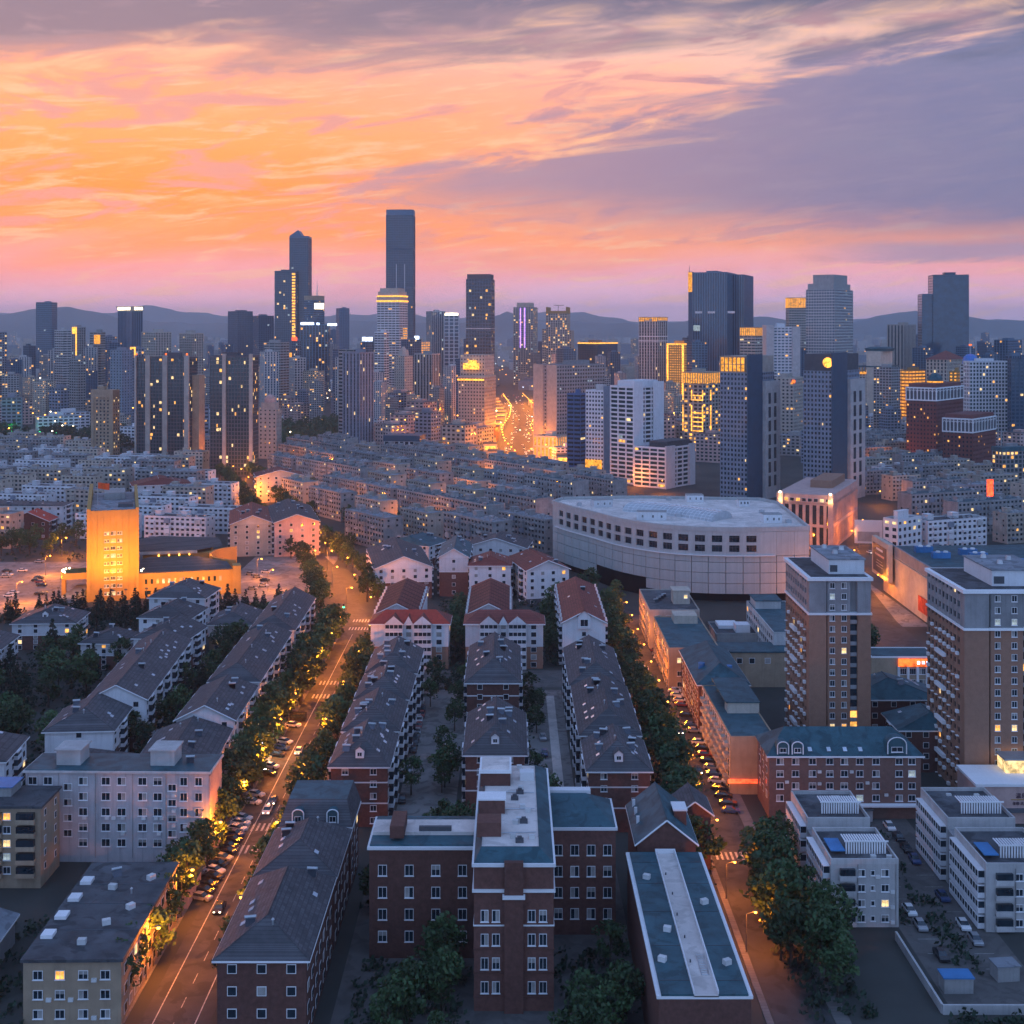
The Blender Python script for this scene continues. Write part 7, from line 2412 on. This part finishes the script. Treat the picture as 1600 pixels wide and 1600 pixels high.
TREES = {}
for kind, nvar in (('round', 4), ('tall', 2), ('fir', 3)):
    TREES[kind] = []
    for i in range(nvar):
        TREES[kind].append((make_crown(kind, rt).mesh('crown', M_LEAFD if kind == 'fir' else M_LEAF), make_trunk(kind, rt).mesh('trunk', M_BARK)))


def tree(x, y, kind, s, label, group, name='tree', z=0):
    t = thing(name, label, 'tree', (x, y, z), rt.uniform(0, 6.28), group)
    s *= rt.uniform(.85, 1.18)
    t.scale = (s * rt.uniform(.9, 1.1), s * rt.uniform(.9, 1.1), s)
    c, k = rt.choice(TREES[kind])
    inst('trunk', k, t)
    inst('crown', c, t)


ORD = ('first second third fourth fifth sixth seventh eighth ninth tenth eleventh twelfth thirteenth fourteenth fifteenth sixteenth seventeenth eighteenth nineteenth twentieth '
       'twenty-first twenty-second twenty-third twenty-fourth twenty-fifth twenty-sixth twenty-seventh twenty-eighth twenty-ninth thirtieth thirty-first thirty-second thirty-third thirty-fourth').split()


def spot(x, y, x0, x1, y0, y1):
    """words for a place inside a patch"""
    u, v = min(2, int(3 * (x - x0) / (x1 - x0))), min(3, int(4 * (y - y0) / (y1 - y0)))
    return ('near edge', 'nearer half', 'farther half', 'far edge')[v] + ' ' + ('left', 'centre', 'right')[u]


def row(x0, y0, x1, y1, n, kind, s, label, group, jit=1.0):
    base = label
    for i in range(n):
        label = f'{base}, {ORD[i]} from ' + ('near end' if abs(y1 - y0) > abs(x1 - x0) and y1 > y0 else ('far end' if abs(y1 - y0) > abs(x1 - x0) else 'left end'))
        t_ = (i + .5) / n
        tree(x0 + (x1 - x0) * t_ + rt.uniform(-jit, jit), y0 + (y1 - y0) * t_ + rt.uniform(-jit, jit), kind, s, label, group)


row(-65.6, 212, -65.0, 300, 13, 'round', 1.3, 'street tree on left kerb by the grey office slab', 'street trees, left kerb near')
row(-66.2, 302, -65.4, 470, 28, 'round', 1.5, 'street tree on left kerb by the slate roofed blocks', 'street trees, left kerb far', 1.6)
row(-47.8, 215, -48.0, 290, 8, 'round', 1.15, 'street tree on right kerb by the mansard row', 'street trees, right kerb near')
row(-48.0, 296, -48.8, 440, 15, 'round', 1.35, 'street tree on right kerb by the brick rows', 'street trees, right kerb far')
row(39.4, 262, 38.6, 400, 19, 'round', 1.4, 'side street tree beside the brick right row', 'side street trees', 1.6)
row(39, 400, 37, 500, 12, 'round', 1.35, 'side street tree beside the red roofed block', 'side street trees, far', 2.2)
row(50, 226, 54, 272, 9, 'round', 1.5, 'big dark tree at lower side street', 'big trees at the lower side street', 2.5)
row(56, 215, 58, 246, 6, 'round', 1.35, 'big dark tree before the pale terraced walk-ups', 'big trees before terraces', 2.0)
n_ = 0
for i in range(90):
    x, y = rt.uniform(-168, -118), rt.uniform(316, 444)
    if free(x, y, 2, .8) and n_ < 36:
        n_ += 1
        tree(x, y, rt.choice(('round', 'round', 'fir')), 1.4, 'dark garden tree between the slate roofed blocks, ' + spot(x, y, -168, -118, 316, 444), 'garden trees among the slate roofed blocks')
for i in range(20):
    x, y = rt.uniform(-101, -91), rt.uniform(318, 470)
    tree(x, y, rt.choice(('round', 'fir', 'round')), 1.15, 'dark courtyard tree behind street-side slate blocks, ' + spot(x, y, -101, -91, 318, 470), 'courtyard trees behind the street blocks')
row(-200, 497, -110, 512, 26, 'fir', 1.05, 'dark fir before the amber tower', 'firs before the amber tower', 3.0)
row(-185, 485, -140, 488, 9, 'fir', 1.15, 'dark fir behind the white blocks', 'firs behind the white blocks', 3.5)
row(-112, 500, -92, 518, 7, 'fir', 1.0, 'dark fir beside the right car park', 'firs beside the right car park', 2.5)
row(-95, 482, -76, 505, 9, 'round', 1.3, 'dark tree at the crossing corner', 'trees at the crossing corner', 3)
for i in range(22):
    x, y = rt.uniform(-330, -195), rt.uniform(630, 672)
    tree(x, y, 'round', 1.3, 'amber tinted tree behind the left car park, ' + spot(x, y, -330, -195, 630, 672), 'trees behind the left car park')
for (ax, ay), (bx, by) in zip(MAIN[3:8], MAIN[4:9]):
    L_ = math.hypot(bx - ax, by - ay)
    vx, vy = (bx - ax) / L_, (by - ay) / L_
    for i in range(int(L_ / 12)):
        for s_ in (-1, 1):
            k_ = (i + rt.uniform(.2, .8)) * 12
            x, y = ax + vx * k_ - vy * s_ * rt.uniform(8.5, 13), ay + vy * k_ + vx * s_ * rt.uniform(8.5, 13)
            if free(x, y, 1, .7):
                tree(x, y, 'round', 1.3, f'amber lit tree {"left" if s_ > 0 else "right"} of curving upper street, {ORD[min(33, int((y - 515) / 14))]} from near end', 'trees along the curving upper street')
for i in range(30):
    x, y = rt.uniform(-28, 44), rt.uniform(500, 640)
    if free(x, y, 3, .75) and not near_line(x, y, ARC, 12):
        tree(x, y, 'round', 1.35, 'green tree between red roofs and round hall, ' + spot(x, y, -28, 44, 500, 640), 'trees behind the red roofed blocks')
row(-20.0, 500, -20.5, 440, 6, 'round', 1.25, 'tree in the gap left of the middle red roof', 'trees in the left red roof gap', 1.5)
row(13.5, 500, 13.5, 440, 7, 'round', 1.25, 'tree in the gap right of the middle red roof', 'trees in the right red roof gap', 1.5)
for i in range(22):
    x, y = rt.uniform(-26, -14.5), rt.uniform(300, 424)
    if not -24.5 < x < -18:
        tree(x, y, 'round', 1.0, 'courtyard tree between left and middle brick rows, ' + spot(x, y, -26, -14.5, 300, 424), 'trees in the left brick courtyard')
for i in range(9):
    x, y = rt.uniform(4, 9), rt.uniform(288, 420)
    tree(x, y, 'round', .95, 'dark courtyard tree between the middle and right brick rows', 'trees in the right brick courtyard')
for i in range(14):
    x, y = rt.uniform(-28, -10), rt.uniform(252, 290)
    tree(x, y, 'round', 1.1, 'dark tree behind the school left wing, ' + spot(x, y, -28, -10, 252, 290), 'trees behind the school')
for i in range(6):
    tree(rt.uniform(8, 17), rt.uniform(264, 286), 'round', 1.05, 'dark tree behind the school right wing', 'trees behind the school right wing')
for i in range(11):
    x, y = rt.uniform(-27, -9), rt.uniform(196, 226)
    tree(x, y, 'round', 1.1, 'dark tree in the school front yard, ' + spot(x, y, -27, -9, 196, 226), 'trees in the school yard')
for i in range(8):
    x, y = rt.uniform(8.5, 20), rt.uniform(196, 234)
    tree(x, y, 'round', 1.0, 'dark tree between school block and long hall, ' + spot(x, y, 8.5, 20, 196, 234), 'trees beside the long hall')
for i in range(9):
    x, y = rt.uniform(97, 122), rt.uniform(430, 480)
    tree(x, y, 'round', 1.4, 'dark tree behind the two brown towers', 'trees behind the brown towers')


def tree_mass(name, spots, s, label):
    """woods too far off to pick trees apart"""
    mb = MB()
    for x, y in spots:
        me = rt.choice(TREES['round'])[0]
        k, a = s * rt.uniform(.8, 1.25), rt.uniform(0, 6.28)
        ca, sa = math.cos(a) * k, math.sin(a) * k
        b = len(mb.v)
        vs = [v.co for v in me.vertices]
        step = 3
        for p in list(me.polygons)[::step]:
            c = [vs[i] for i in p.vertices]
            m_ = sum(c, Vector()) / len(c)
            mb.poly([(x + ca * (m_.x + (q_.x - m_.x) * 1.6) - sa * (m_.y + (q_.y - m_.y) * 1.6), y + sa * (m_.x + (q_.x - m_.x) * 1.6) + ca * (m_.y + (q_.y - m_.y) * 1.6), k * (m_.z - 2.2 + (q_.z - m_.z) * 1.6)) for q_ in c])
    o = mb.build(name, M_LEAF, stuff=True)
    o['label'] = label


tree_mass('park_woods', [(xat(px, yy), yy) for px, yy in [(rt.uniform(-20, 205), rt.uniform(1130, 1370)) for _ in range(95)]], 1.7, 'dark wooded park left of the ochre slab')
tree_mass('hillside_woods', [(xat(px, yy), yy) for px, yy in [(rt.uniform(438, 530), rt.uniform(1170, 1480)) for _ in range(60)]], 1.8, 'dark wooded rise behind the domed tower')
sp = []
for i in range(170):
    px, yy = rt.uniform(380, 870), rt.uniform(670, 1010)
    x = xat(px, yy)
    if not near_line(x, yy, MAIN, 6):
        sp.append((x, yy))
tree_mass('courtyard_greenery', sp, 1.15, 'small trees filling the gaps between the grey walk-ups')
ug = MB()
for (x0, x1, y0, y1, n, zt) in ((75.0, 76.2, 246, 300, 40, 1.2), (72, 108, 205, 212, 120, 2.4), (80, 84, 226, 292, 50, 1.0), (-96, -80, 205, 250, 90, 1.6), (-172, -118, 314, 446, 620, 3.6), (-103, -90, 312, 480, 300, 3.0), (-72, -64.5, 212, 470, 240, 1.6), (-205, -108, 494, 516, 330, 2.6), (-27, -14, 404, 430, 70, 3.0),
                                 (-30, -8, 250, 292, 160, 2.6), (-27, -8, 192, 230, 120, 2.2), (2, 17, 262, 290, 110, 2.4), (34, 42, 262, 505, 300, 2.6), (-30, 44, 500, 532, 160, 3.5), (-24, -17, 432, 500, 90, 4), (11.5, 16.5, 432, 500, 90, 4),
                                 (-345, -190, 626, 690, 260, 4.0), (49, 60, 212, 272, 170, 3.0), (3.2, 5.2, 300, 402, 60, 1.5), (8, 21, 192, 238, 110, 2.0)):
    for i in range(n):
        leaf_cluster(ug, (rt.uniform(x0, x1), rt.uniform(y0, y1), rt.uniform(.2, zt * .6)), rt.uniform(.8, 2.0), 13, .5, rt, .7)
u_ = ug.build('undergrowth', M_LEAFD, stuff=True)
u_['label'] = 'dark shrubs and ground cover under the trees'

# ================================================================== cars
rc = random.Random(11)
CARP = [mat('white_car_paint', (.62, .62, .63), rough=.3, spec=.6, rnd=.06), mat('silver_car_paint', (.32, .33, .35), rough=.3, spec=.6, metal=.3), mat('black_car_paint', (.02, .02, .024), rough=.25, spec=.7),
        mat('red_car_paint', (.25, .03, .025), rough=.3, spec=.6), mat('blue_car_paint', (.03, .06, .16), rough=.3, spec=.6)]
CARN = ['white', 'silver', 'black', 'red', 'blue']
M_TYRE = mat('tyre_rubber', (.015, .015, .016), rough=.9)
M_HEAD = emis('car_headlamp', (1, .85, .6), 9.0)
M_TAIL = emis('car_tail_lamp', (1, .06, .02), 1.6)


def car_meshes(p):
    body = MB()
    L, Wd = 4.5, 1.78
    prof = [(-L / 2, .32), (-L / 2, .72), (-L / 2 + .25, .86), (-1.25, .93), (1.75, .95), (L / 2 - .1, .92), (L / 2, .6), (L / 2, .32)]
    for s, rev in ((-Wd / 2, False), (Wd / 2, True)):
        pts_ = [(s, y, z) for y, z in prof]
        body.poly(pts_[::-1] if rev is False else pts_)
    for (ya, za), (yb, zb) in zip(prof, prof[1:] + prof[:1]):
        body.poly([(-Wd / 2, ya, za), (Wd / 2, ya, za), (Wd / 2, yb, zb), (-Wd / 2, yb, zb)][::-1])
    roof = [(-.45, 1.43), (1.15, 1.42)]
    body.box(-.62, .62, -.40, 1.10, 1.40, 1.46)
    cab = MB()
    lo = [(-.80, -1.2, .92), (.80, -1.2, .92), (.80, 1.95, .94), (-.80, 1.95, .94)]
    hi = [(-.62, -.42, 1.42), (.62, -.42, 1.42), (.62, 1.14, 1.42), (-.62, 1.14, 1.42)]
    cab.v += lo + hi
    cab.f += [(0, 1, 5, 4), (1, 2, 6, 5), (2, 3, 7, 6), (3, 0, 4, 7), (4, 5, 6, 7)]
    cab.k += [0] * 5
    return body.mesh('body', p), cab.mesh('cabin_glass', M_GLASS)


CARM = [car_meshes(p) for p in CARP]
_w = MB()
for i in range(10):
    a0, a1 = 2 * math.pi * i / 10, 2 * math.pi * (i + 1) / 10
    _w.poly([(-.1, .32 * math.cos(a0), .32 * math.sin(a0)), (.1, .32 * math.cos(a0), .32 * math.sin(a0)), (.1, .32 * math.cos(a1), .32 * math.sin(a1)), (-.1, .32 * math.cos(a1), .32 * math.sin(a1))])
_w.poly([(-.1, .32 * math.cos(2 * math.pi * i / 10), .32 * math.sin(2 * math.pi * i / 10)) for i in range(10)])
_w.poly([(.1, .32 * math.cos(2 * math.pi * i / 10), .32 * math.sin(2 * math.pi * i / 10)) for i in range(10)][::-1])
WHEEL = _w.mesh('wheel', M_TYRE)
HLM = MB().box(-.75, -.4, -2.29, -2.24, .58, .74).mesh('headlight', M_HEAD)
HRM = MB().box(.4, .75, -2.29, -2.24, .58, .74).mesh('headlight', M_HEAD)
TLM = MB().box(-.8, -.45, 2.24, 2.28, .66, .82).mesh('tail_light', M_TAIL)
TRM = MB().box(.45, .8, 2.24, 2.28, .66, .82).mesh('tail_light', M_TAIL)


def car(x, y, rz, where, group, k=None, lights=False, full=True, z=0.01):
    k = rc.choices(range(5), (5, 3, 4, 1, 1))[0] if k is None else k
    t = thing('car', f'{CARN[k]} car {where}', 'car', (x, y, z), rz, group)
    inst('body', CARM[k][0], t)
    inst('cabin_glass', CARM[k][1], t)
    if full:
        for wx in (-.82, .82):
            for wy in (-1.4, 1.42):
                inst('wheel', WHEEL, t, (wx, wy, .32))
    if lights:
        for m_ in (HLM, HRM):
            inst('headlight', m_, t)
        for m_ in (TLM, TRM):
            inst('tail_light', m_, t)


def car_row(x0, y0, x1, y1, n, rz, where, group, fill=.8, **kw):
    for i in range(n):
        if rc.random() < fill:
            t_ = (i + .5) / n
            car(x0 + (x1 - x0) * t_ + rc.uniform(-.2, .2), y0 + (y1 - y0) * t_ + rc.uniform(-.2, .2), rz + rc.uniform(-.06, .06), f'{where}, {ORD[i]} space from near end', group, **kw)


PI = math.pi
car_row(-62.4, 255, -62.6, 300, 14, PI / 2 - .35, 'aslant on left kerb near office slab', 'cars parked on the left kerb, near', .75)
car_row(-62.6, 306, -62.8, 380, 15, PI / 2 - .35, 'aslant on left kerb by slate blocks', 'cars parked on the left kerb, far', .7)
car_row(-49.6, 300, -49.8, 380, 14, 0, 'parked on the right kerb of the main street', 'cars parked on the right kerb', .55)
car(-57.9, 303, 0, 'waiting before the lower crosswalk, front one', 'cars driving on the main street', 0, True)
car(-57.7, 309, 0, 'waiting before the lower crosswalk, second one', 'cars driving on the main street', 4, True)
car(-54.0, 376, PI, 'with bright headlamps coming down the main street', 'cars driving on the main street', 1, True)
car(-57.5, 345, 0, 'driving up past the parked cars', 'cars driving on the main street', 0, True)
car(-54.2, 438, PI, 'rolling away from the upper crosswalk', 'cars driving on the main street', 0, True)
car(-57.6, 252, 0, 'dark in the lower lane near the bottom', 'cars driving on the main street', 2, True)
car_row(-26.6, 302, -26.8, 396, 18, 0, 'parked along the left brick courtyard', 'cars parked in the left courtyard', .6)
car_row(-17.5, 320, -17.5, 396, 13, 0, 'parked on the far side of the left courtyard', 'cars parked in the left courtyard, far side', .3)
car_row(5.0, 305, 5.0, 395, 16, PI / 2, 'parked in the right brick courtyard', 'cars parked in the right courtyard', .4)
car_row(8.6, 340, 8.6, 400, 9, 0, 'parked beside the garden path', 'cars parked beside the garden path', .5)
car_row(51.8, 300, 51.2, 470, 34, PI / 2 - .2, 'parked on right of side street', 'cars parked along the side street', .85)
car_row(45.0, 380, 44.6, 470, 16, 0, 'parked on left of side street', 'cars parked along the side street, left', .7)
car(48.0, 330, 0, 'driving along the side street', 'cars driving on the side street', 2, True)
car(47.4, 362, 0, 'dark on the side street beside the tan walk-up', 'cars driving on the side street', 2, True)
car_row(78, 230, 78, 296, 11, 0, 'parked between the pale terraced walk-ups', 'cars parked between the terraces', .6)
car_row(86.5, 230, 86.5, 296, 11, 0, 'parked beside the right terraced walk-up', 'cars parked between the terraces, right', .6)
car_row(-96, 330, -97, 470, 24, 0, 'parked in lane behind street blocks', 'cars parked behind the street blocks', .6)
for i in range(26):
    px, py = rc.choice(((0, 905), (60, 905), (64, 912), (58, 900), (15, 930), (62, 932), (8, 900), (30, 892), (66, 880), (16, 897)))
    p = at(px + rc.uniform(-8, 8), py + rc.uniform(-4, 4))
    if not any(math.hypot(p[0] - a, p[1] - b) < 4.9 for a, b in PARKED):
        PARKED.append(p)
        car(p[0], p[1], PI / 2 + rc.uniform(-.15, .15), 'parked in the amber lit left car park', 'cars in the left car park')
for i in range(16):
    p = at(rc.choice((378, 388, 396, 400, 412, 420)) + rc.uniform(-6, 6), rc.uniform(893, 922))
    if not any(math.hypot(p[0] - a, p[1] - b) < 4.9 for a, b in PARKED):
        PARKED.append(p)
        car(p[0], p[1], PI / 2 + rc.uniform(-.5, .1), 'parked in the car park right of the amber hall', 'cars in the right car park')
for i in range(18):
    t_ = i / 18
    x = 178 + 22 * t_ + rc.uniform(-7, 7)
    car(x, 615 + 100 * t_, .2, 'in the amber lit street beside the shopping hall', 'cars in the right street', None, True)
for i in range(120):
    y = 1050 + 1100 * rc.random()
    for (ax, ay), (bx, by) in zip(AVEN, AVEN[1:]):
        if ay <= y < by:
            x = ax + (bx - ax) * (y - ay) / (by - ay)
            car(x + rc.choice((-12, -8.5, -5, 5, 8.5, 12)), y, 0 if x > 0 else PI, 'in the glowing traffic of the bright avenue', 'cars on the bright avenue', None, True, False)
yd = thing('yard_wall', 'low pale wall round the yard of the terraced walk-ups', 'wall', (82, 214, 0))
MB().box(-10, 26, -.2, .2, 0, 1.6).build('front_wall', M_CONCL, yd)
MB().box(-10.2, -9.8, .2, 26, 0, 1.6).build('side_wall', M_CONCL, yd)
for i, (x, y, w_, d_) in enumerate(((77, 222, 5, 3), (87, 226, 4, 3), (80.5, 298.0, 6, 3))):
    sh = thing('yard_shed', ('blue roofed yard shed by the front wall', 'small grey yard shed beside the right terrace', 'flat shed behind the terraced walk-ups')[i], 'shed', (x, y, 0), .1 * i)
    MB().box(-w_ / 2, w_ / 2, -d_ / 2, d_ / 2, 0, 2.6).build('wall', M_CONC, sh)
    MB().box(-w_ / 2 - .2, w_ / 2 + .2, -d_ / 2 - .2, d_ / 2 + .2, 2.6, 2.8).build('roof', (M_RBLUE, M_RFLAT, M_RFLATD)[i], sh)
pk = MB()
for i in range(12):
    y = 229 + i * 5.6
    for x0, x1 in ((76.2, 79.8), (84.8, 88.4)):
        pk.poly([(x0, y, .0085), (x1, y, .0085), (x1, y + .12, .0085), (x0, y + .12, .0085)])
for i in range(18):
    y = 300.5 + i * 5.2
    pk.poly([(-27.4, y, .0085), (-25.4, y, .0085), (-25.4, y + .12, .0085), (-27.4, y + .12, .0085)])
structure(pk.build('parking_lines', M_MARK))
# minibus and van
t = thing('minibus', 'dark minibus parked across the left kerb of main street', 'minibus', (-63.4, 373, .01), PI / 2 - .1)
MB().box(-1.05, 1.05, -3.4, 3.4, .35, 2.5).build('body', CARP[2], t)
MB().box(-1.07, 1.07, -3.2, 3.1, 1.4, 2.1).build('window_band', M_GLASS, t)
for wx in (-.95, .95):
    for wy in (-2.2, 2.2):
        inst('wheel', WHEEL, t, (wx, wy, .38), 0, 1.2)
t = thing('van', 'white van parked behind the pale terraced walk-up', 'van', (75.6, 288, .01), .25)
MB().box(-.95, .95, -2.5, 2.5, .35, 2.0).build('body', CARP[0], t)
MB().box(-.96, .96, -2.3, 1.4, 1.25, 1.75).build('window_band', M_GLASS, t)
for wx in (-.9, .9):
    for wy in (-1.6, 1.6):
        inst('wheel', WHEEL, t, (wx, wy, .34))
t = thing('lit_kiosk', 'brightly lit white advertising panel on the left kerb', 'advertising panel', (-67.0, 339, 0), .1)
MB().box(-1.6, 1.6, -.3, .3, .6, 6.2).build('panel', emis('white_panel', (.9, .95, 1.0), 3.0, True), t)
MB().box(-1.7, 1.7, -.25, .25, 0, .6).build('plinth', M_DKGREY, t)
point_light('panel_glow', (-65.2, 337, 4), 2600, (1.0, .80, .50))

# ================================================================== street lamps
LMP = MB()
LMP.cyl(0, 0, 0, 9.0, .13, .07, 6)
LMP.bar((0, 0, 8.8), (2.2, 0, 9.5), .06, n=5)
LMP_ME = LMP.mesh('pole', M_POLE)
HEAD_ME = MB().box(1.6, 2.6, -.2, .2, 9.42, 9.58).mesh('lamp_head', M_POLE)
BULB_ME = MB().dome(2.15, 0, 9.12, .34, .3, n=10, k=3).cyl(2.15, 0, 8.95, 9.12, .2, .34, 10).mesh('bulb', M_SODIUM)


def lamp(x, y, rz, power, label, group, s=1.0, color=(1.0, .25, .014)):
    t = thing('street_lamp', label, 'street lamp', (x, y, .1), rz, group)
    t.scale = (s, s, s)
    inst('pole', LMP_ME, t)
    inst('lamp_head', HEAD_ME, t)
    inst('bulb', BULB_ME, t)
    if power:
        point_light('lamp_light', (2.15, 0, 8.6), power * LAMP, color, .3, t)


for i, y in enumerate(range(225, 480, 24)):
    lamp(-64.3, y, 0, 7000 if y < 330 else 11000, f'sodium lamp on left kerb of main street, {ORD[i]} from near end', 'street lamps on the left kerb')
for i, y in enumerate(range(237, 480, 36)):
    lamp(-48.0, y, PI, 3600, f'sodium lamp on right kerb of main street, {ORD[i]} from near end', 'street lamps on the right kerb')
for i, y in enumerate(range(235, 500, 22)):
    lamp(43.0, y, 0, 3400, f'sodium lamp along the side street, {ORD[i]} from near end', 'street lamps along the side street', .8)
for i, (x, y) in enumerate(((-60, 500), (-72, 545), (-80, 585), (-96, 625), (-104, 655), (-124, 700), (-136, 742), (-160, 810), (-180, 880), (-206, 950), (-232, 1040))):
    lamp(x + 7, y, PI, 11000, f'glowing lamp right of curving upper street, {ORD[i]} from near end', 'street lamps on the upper street')
    lamp(x - 7, y + 18, 0, 9000, f'glowing lamp left of curving upper street, {ORD[i]} from near end', 'street lamps on the upper street, left')
for (x, y, p_) in ((-240, 560, 26000), (-205, 530, 16000), (-215, 590, 16000), (-275, 590, 24000), (-116, 582, 9000), (-106, 556, 9000), (-95, 604, 9000), (-300, 640, 18000), (-225, 640, 18000)):
    lamp(x, y, 0, p_, 'tall amber lamp lighting the car parks of the amber hall', 'car park lamps')
for i, (x, y) in enumerate(((178, 735), (194, 700), (162, 690), (178, 662), (146, 630), (164, 605), (134, 580), (158, 545), (128, 520), (126, 470))):
    lamp(x, y, PI, 6500, f'amber street lamp by the shopping hall street, {ORD[i]} from far end', 'street lamps of the right street')
for i in range(30):
    y = 1045 + i * 30
    for (ax, ay), (bx, by) in zip(AVEN, AVEN[1:]):
        if ay <= y < by:
            x = ax + (bx - ax) * (y - ay) / (by - ay)
            lamp(x - 18, y, 0, 20000, f'glowing lamp left of the bright avenue, {ORD[i]} from near end', 'lamps of the bright avenue, left', 1.5)
            lamp(x + 18, y + 20, PI, 20000, f'glowing lamp right of the bright avenue, {ORD[i]} from near end', 'lamps of the bright avenue, right', 1.5)
for px, py in ((742, 800), (560, 700), (455, 700), (700, 705), (900, 752), (985, 762), (1030, 772), (345, 725), (20, 760), (1150, 780), (1370, 790), (1425, 795), (1490, 800), (600, 640), (1000, 655), (160, 710), (1385, 735), (430, 740), (745, 760), (520, 800), (580, 770), (640, 830), (700, 790), (780, 820), (820, 780), (500, 745), (620, 735), (840, 850), (470, 770), (690, 745), (810, 755)):
    p = at(px, py)
    lamp(p[0], p[1], 0, 8000, f'lone amber street lamp among mid distance roofs, {tenth(px)} tenth of the view from left', 'scattered street lamps')
for i in range(26):
    y = 1060 + i * 34
    for (ax, ay), (bx, by) in zip(AVEN, AVEN[1:]):
        if ay <= y < by:
            x = ax + (bx - ax) * (y - ay) / (by - ay)
            s_ = -1 if i % 2 else 1
            t = thing('avenue_shop', f'golden lit shop front {"left" if s_ < 0 else "right"} of the bright avenue, {ORD[i // 2]} from near end', 'shop', (x + s_ * 27, y, 0), 0, 'shop fronts of the bright avenue')
            MB().box(-6, 6, -8, 8, 0, 9).build('wall', M_CREAM, t)
            MB().box(-6.2, 6.2, -8.3, 8.3, 9, 9.5).build('roof', M_RFLATD, t)
            MB().box(-s_ * 6 - .2, -s_ * 6 + .2, -7.5, 7.5, .5, 4.5).build('lit_window', M_GOLD, t)
            MB().box(-5, 5, -8.25, -8.02, 3.8, 7).build('lit_sign', (M_GOLD, M_GOLDS, M_REDLED, M_GOLD)[i % 4], t)
# traffic lights at the crossing
for (x, y) in ((-49.5, 486), (-66.0, 502)):
    t = thing('traffic_light', 'green traffic light at the upper crossing, ' + ('right kerb' if x > -60 else 'left kerb'), 'traffic light', (x, y, 0))
    MB().cyl(0, 0, 0, 6, .1, .08, 6).build('pole', M_POLE, t)
    MB().box(-.25, .25, -.2, .2, 4.6, 6.1).build('housing', M_BLACK, t)
    MB().cyl(0, -.22, 4.75, 5.15, .42, .42, 10).build('green_lamp', M_GREENL, t)
# park lamps
for px, py in ((6, 683), (18, 680), (32, 682), (62, 681), (44, 687), (88, 683)):
    p = at(px, py)
    t = thing('park_lamp', 'green park lamp glowing in the left park', 'lamp', (p[0], p[1], 0), 0, 'green park lamps')
    MB().cyl(0, 0, 0, 4, .12, .1, 6).build('pole', M_POLE, t)
    MB().dome(0, 0, 4, .9, .9).build('bulb', M_GREENL, t)
    if px in (18, 32):
        point_light('park_glow', (p[0], p[1] - 2, 6), 9000, (.05, 1, .3))
